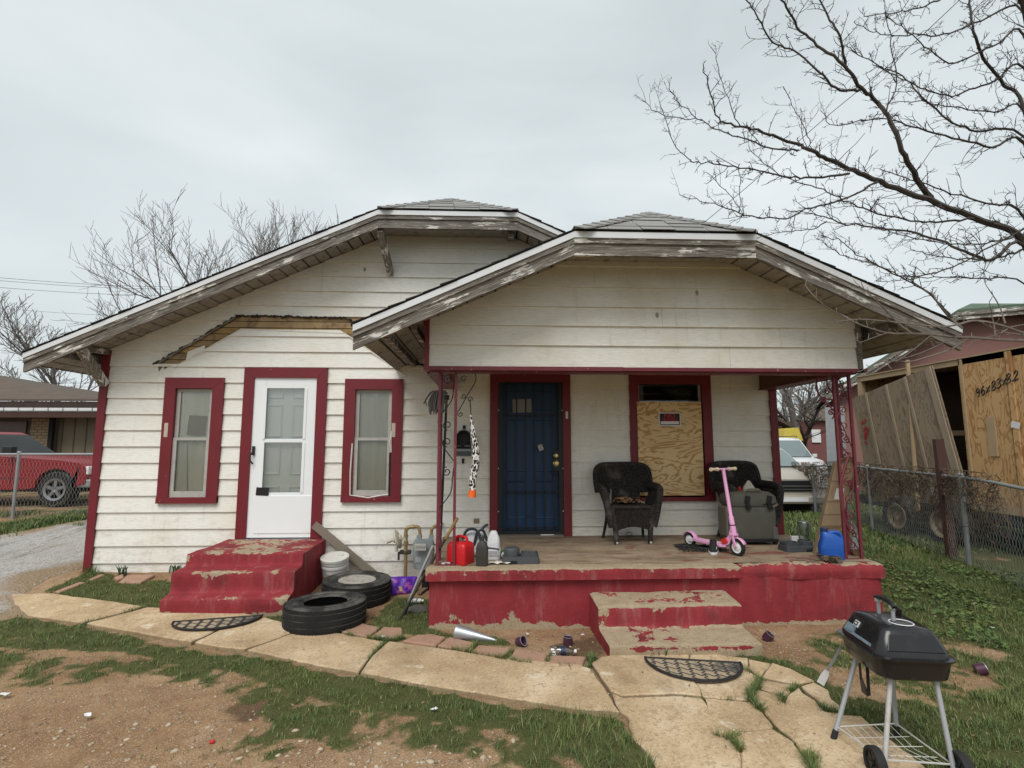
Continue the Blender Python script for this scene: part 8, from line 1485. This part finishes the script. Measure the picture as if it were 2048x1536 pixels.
# low broad-leaved weeds
Xw = rng.uniform(3.5, 6.4, 17000); Yw = rng.uniform(3.0, 7.2, 17000); Mw = gmask(Xw, Yw); k = (Mw > .55) & (fbm(Xw, Yw, 2.0, 3) > .50) & (rng.random(len(Xw)) < .8) & free(Xw, Yw); Xw, Yw = Xw[k], Yw[k]; n = len(Xw); a = rng.uniform(0, 6.28, n); s = .006 + .022 * rng.random(n) ** 1.6; zz = ghe(Xw, Yw) + .022 + .075 * rng.random(n) * fbm(Xw, Yw, 5, 2); ti = rng.uniform(-.5, .5, (n, 2)); V = np.empty((n, 6, 3))
for i, (u, w) in enumerate(((-1, 0), (-.35, .62), (.45, .55), (1, 0), (.45, -.55), (-.35, -.62))): V[:, i, 0] = Xw + s * (u * np.cos(a) - w * np.sin(a)); V[:, i, 1] = Yw + s * (u * np.sin(a) + w * np.cos(a)); V[:, i, 2] = zz + s * (u * ti[:, 0] + w * ti[:, 1]) + s * .25 * abs(w)
b = np.arange(n)[:, None] * 6; o = fastmesh('ground_weeds', V.reshape(-1, 3), np.concatenate([b + [0, 1, 2, 3], b + [0, 3, 4, 5]]), m_grass('weed_leaf', (.036, .078, .018), (.13, .19, .055), (.26, .22, .10)), {'rnd': np.repeat(rng.random(n), 6)}, False); tag(o, 'low broad-leaved weeds in the right side yard', 'weeds', kind='stuff')
# iris-like tufts at the wall and a few taller tufts
for i, (px, py, h, nn, lab) in enumerate(((243, 1150, .13, 16, 'small tuft of spiky green leaves at the left house wall'), (352, 1144, .11, 12, 'spiky green tuft beside the left edge of the red steps'), (1328, 1316, .12, 22, 'grass tuft growing at the foot of the porch steps'), (820, 1222, .16, 40, 'taller grass tuft under the leaning sticks'))):
    p = GG(px, py); m = MB()
    for j in range(nn): a = random.uniform(0, 6.28); le = random.uniform(.2, .8) * h; w = .004 if nn > 20 else .009; q = p + (random.gauss(0, .03 if nn < 20 else .05), random.gauss(0, .02 if nn < 20 else .03), -.01); d = np.array((math.cos(a), math.sin(a), 0)); s_ = np.array((-d[1], d[0], 0)) * w; m.add([q - s_, q + s_, q + d * le * .4 + (0, 0, h * .6) + s_ * .8, q + d * le * .4 + (0, 0, h * .6) - s_ * .8, q + d * le + (0, 0, h * .9)], [(0, 1, 2, 3), (3, 2, 4)])
    o = m.build('grass_tuft', simple('tuft_green', (.04, .075, .03), .6, 0, .3, 20, 0), None, fixn=False); tag(o, lab, 'plant')
# pebbles: one low icosphere, many stones in one mesh
bm = bmesh.new(); bmesh.ops.create_icosphere(bm, subdivisions=1, radius=1.); iv = np.array([v.co[:] for v in bm.verts]); bm.verts.ensure_lookup_table(); itri = np.array([[v.index for v in f.verts] for f in bm.faces]); bm.free()
def pebbles(X, Y, s, name, mat, lab):
    n = len(X); Vv = iv[None] * (1 + rng.uniform(-.42, .35, (n, len(iv), 1))); Vv = Vv * s[:, None, None] * np.stack([rng.uniform(.8, 1.5, n), rng.uniform(.7, 1.1, n), rng.uniform(.4, .7, n)], 1)[:, None, :]; a = rng.uniform(0, 6.28, n); c, q = np.cos(a)[:, None], np.sin(a)[:, None]
    Vx = Vv[..., 0] * c - Vv[..., 1] * q + X[:, None]; Vy = Vv[..., 0] * q + Vv[..., 1] * c + Y[:, None]; Vz = Vv[..., 2] + (ghe(X, Y) + .001)[:, None]; F = (itri[None] + (np.arange(n) * len(iv))[:, None, None]).reshape(-1, 3)
    o = fastmesh(name, np.stack([Vx, Vy, Vz], -1).reshape(-1, 3), F, mat, {'rnd': np.repeat(rng.random(n), len(iv))}, False); tag(o, lab, 'stones', kind='stuff')
def m_peb(name, a, b, c): t = NT(name); r = t.attr('rnd'); t.set(t.mix(t.noise(t.vec(), 90, 3), t.ramp(r, [(0, a), (.6, b), (1, c)]), mul(b, .6)), .9, 0, .2); return t.m
X = rng.uniform(-4.5, 2.6, 36000); Y = 2.2 + 2.7 * rng.random(36000); k = (gmask(X, Y) < .6) & free(X, Y) & (rng.random(36000) < .22 + 1.5 * (fbm(X, Y, 1.6, 3) - .42)); X, Y = X[k], Y[k]; s = .0022 + .010 * rng.random(len(X)) ** 5; s = np.where((Y < 3.3) & (X < .2), s * 1.3, s); pebbles(X, Y, s, 'pebbles', m_peb('dirt_pebble', (.26, .18, .115), (.42, .33, .23), (.62, .54, .43)), 'loose pebbles and chips in the dirt yard')
X = rng.uniform(1.8, 4.6, 1600); Y = rng.uniform(2.8, 5.6, 1600); k = (gmask(X, Y) < .55) & free(X, Y); X, Y = X[k], Y[k]; pebbles(X, Y, .003 + .008 * rng.random(len(X)) ** 3, 'dirt_chips', m_peb('chip', (.24, .16, .1), (.34, .25, .17), (.55, .48, .4)), 'small chips in the bare dirt right of the porch steps')
X = rng.uniform(-10, -4.6, 30000); Y = 5.0 + 9 * rng.random(30000) ** 1.5; k = (soft(X, Y, DRV, .2) > .5) & (X < -4.95); X, Y = X[k], Y[k]; pebbles(X, Y, .008 + .016 * rng.random(len(X)) ** 2, 'drive_gravel', m_peb('gravel_stone', (.20, .185, .17), (.40, .38, .355), (.60, .58, .55)), 'pale loose gravel on the drive left of the house')
X = rng.uniform(-3.4, .4, 260); Y = 2.7 + .8 * rng.random(260) ** 1.6; k = gmask(X, Y) < .45; X, Y = X[k], Y[k]; pebbles(X, Y, .007 + .020 * rng.random(len(X)) ** 3, 'pale_stones', m_peb('limestone', (.46, .36, .25), (.56, .46, .34), (.62, .54, .43)), 'larger pale stones in the dirt at the lower left')
n = 15000; X = rng.uniform(-5, 5.5, n); Y = rng.uniform(2.3, 6.5, n); k = free(X, Y) & (rng.random(n) < .25 + 1.2 * (fbm(X, Y, 2.7, 3) - .35)); X, Y = X[k], Y[k]; n = len(X); a = rng.uniform(0, 6.28, n); s = .012 + .035 * rng.random(n) ** 2; z = ghe(X, Y); V = np.empty((n, 4, 3)); wv = .0009 + .0008 * rng.random(n); up = rng.uniform(.0, .35, n)
for i, (u, w) in enumerate(((0, -1), (0, 1), (1, .4), (1, -.4))): V[:, i, 0] = X + s * u * np.cos(a) - w * wv * np.sin(a); V[:, i, 1] = Y + s * u * np.sin(a) + w * wv * np.cos(a); V[:, i, 2] = z + .006 + u * s * up
o = fastmesh('dry_straw', V.reshape(-1, 3), np.arange(n)[:, None] * 4 + [0, 1, 2, 3], m_peb('straw', (.16, .12, .06), (.34, .27, .15), (.50, .42, .27)), {'rnd': np.repeat(rng.random(n), 4)}, False); tag(o, 'dry straw blades strewn over the dirt and grass', 'straw', kind='stuff')
n = 900; X = rng.uniform(-5, 2.8, n); Y = rng.uniform(2.6, 6., n); k = on_path(X, Y); X, Y = X[k], Y[k]; n = len(X); a = rng.uniform(0, 6.28, n); s = .004 + .010 * rng.random(n) ** 2; V = np.empty((n, 4, 3))
for i, (u, w) in enumerate(((-1, 0), (0, .45), (1, 0), (0, -.45))): V[:, i, 0] = X + s * (u * np.cos(a) - w * np.sin(a)); V[:, i, 1] = Y + s * (u * np.sin(a) + w * np.cos(a)); V[:, i, 2] = zg(X, Y) + .036 + s * .3 * abs(u)
o = fastmesh('path_litter', V.reshape(-1, 3), np.arange(n)[:, None] * 4 + [0, 1, 2, 3], m_peb('path_bits', (.08, .055, .03), (.16, .11, .065), (.50, .44, .32)), {'rnd': np.repeat(rng.random(n), 4)}, False); tag(o, 'small leaf bits and crumbs lying on the concrete path', 'leaf litter', kind='stuff')
# dead leaves and twigs as ground litter
n = 2600; X = rng.uniform(-5, 6, n); Y = rng.uniform(2.3, 7, n); k = free(X, Y); X, Y = X[k], Y[k]; n = len(X); a = rng.uniform(0, 6.28, n); s = .005 + .013 * rng.random(n); V = np.empty((n, 4, 3)); ti = rng.uniform(-.6, .6, (n, 2))
for i, (u, w) in enumerate(((-1, 0), (0, .4), (1, 0), (0, -.4))): V[:, i, 0] = X + s * (u * np.cos(a) - w * np.sin(a)); V[:, i, 1] = Y + s * (u * np.sin(a) + w * np.cos(a)); V[:, i, 2] = ghe(X, Y) + .016 + s * (u * ti[:, 0] + w * ti[:, 1])
o = fastmesh('leaf_litter', V.reshape(-1, 3), np.arange(n)[:, None] * 4 + [0, 1, 2, 3], m_peb('leaf_bits', (.10, .07, .04), (.24, .17, .10), (.40, .33, .24)), {'rnd': np.repeat(rng.random(n), 4)}, False); tag(o, 'dead leaf bits scattered over the yard', 'leaf litter', kind='stuff')
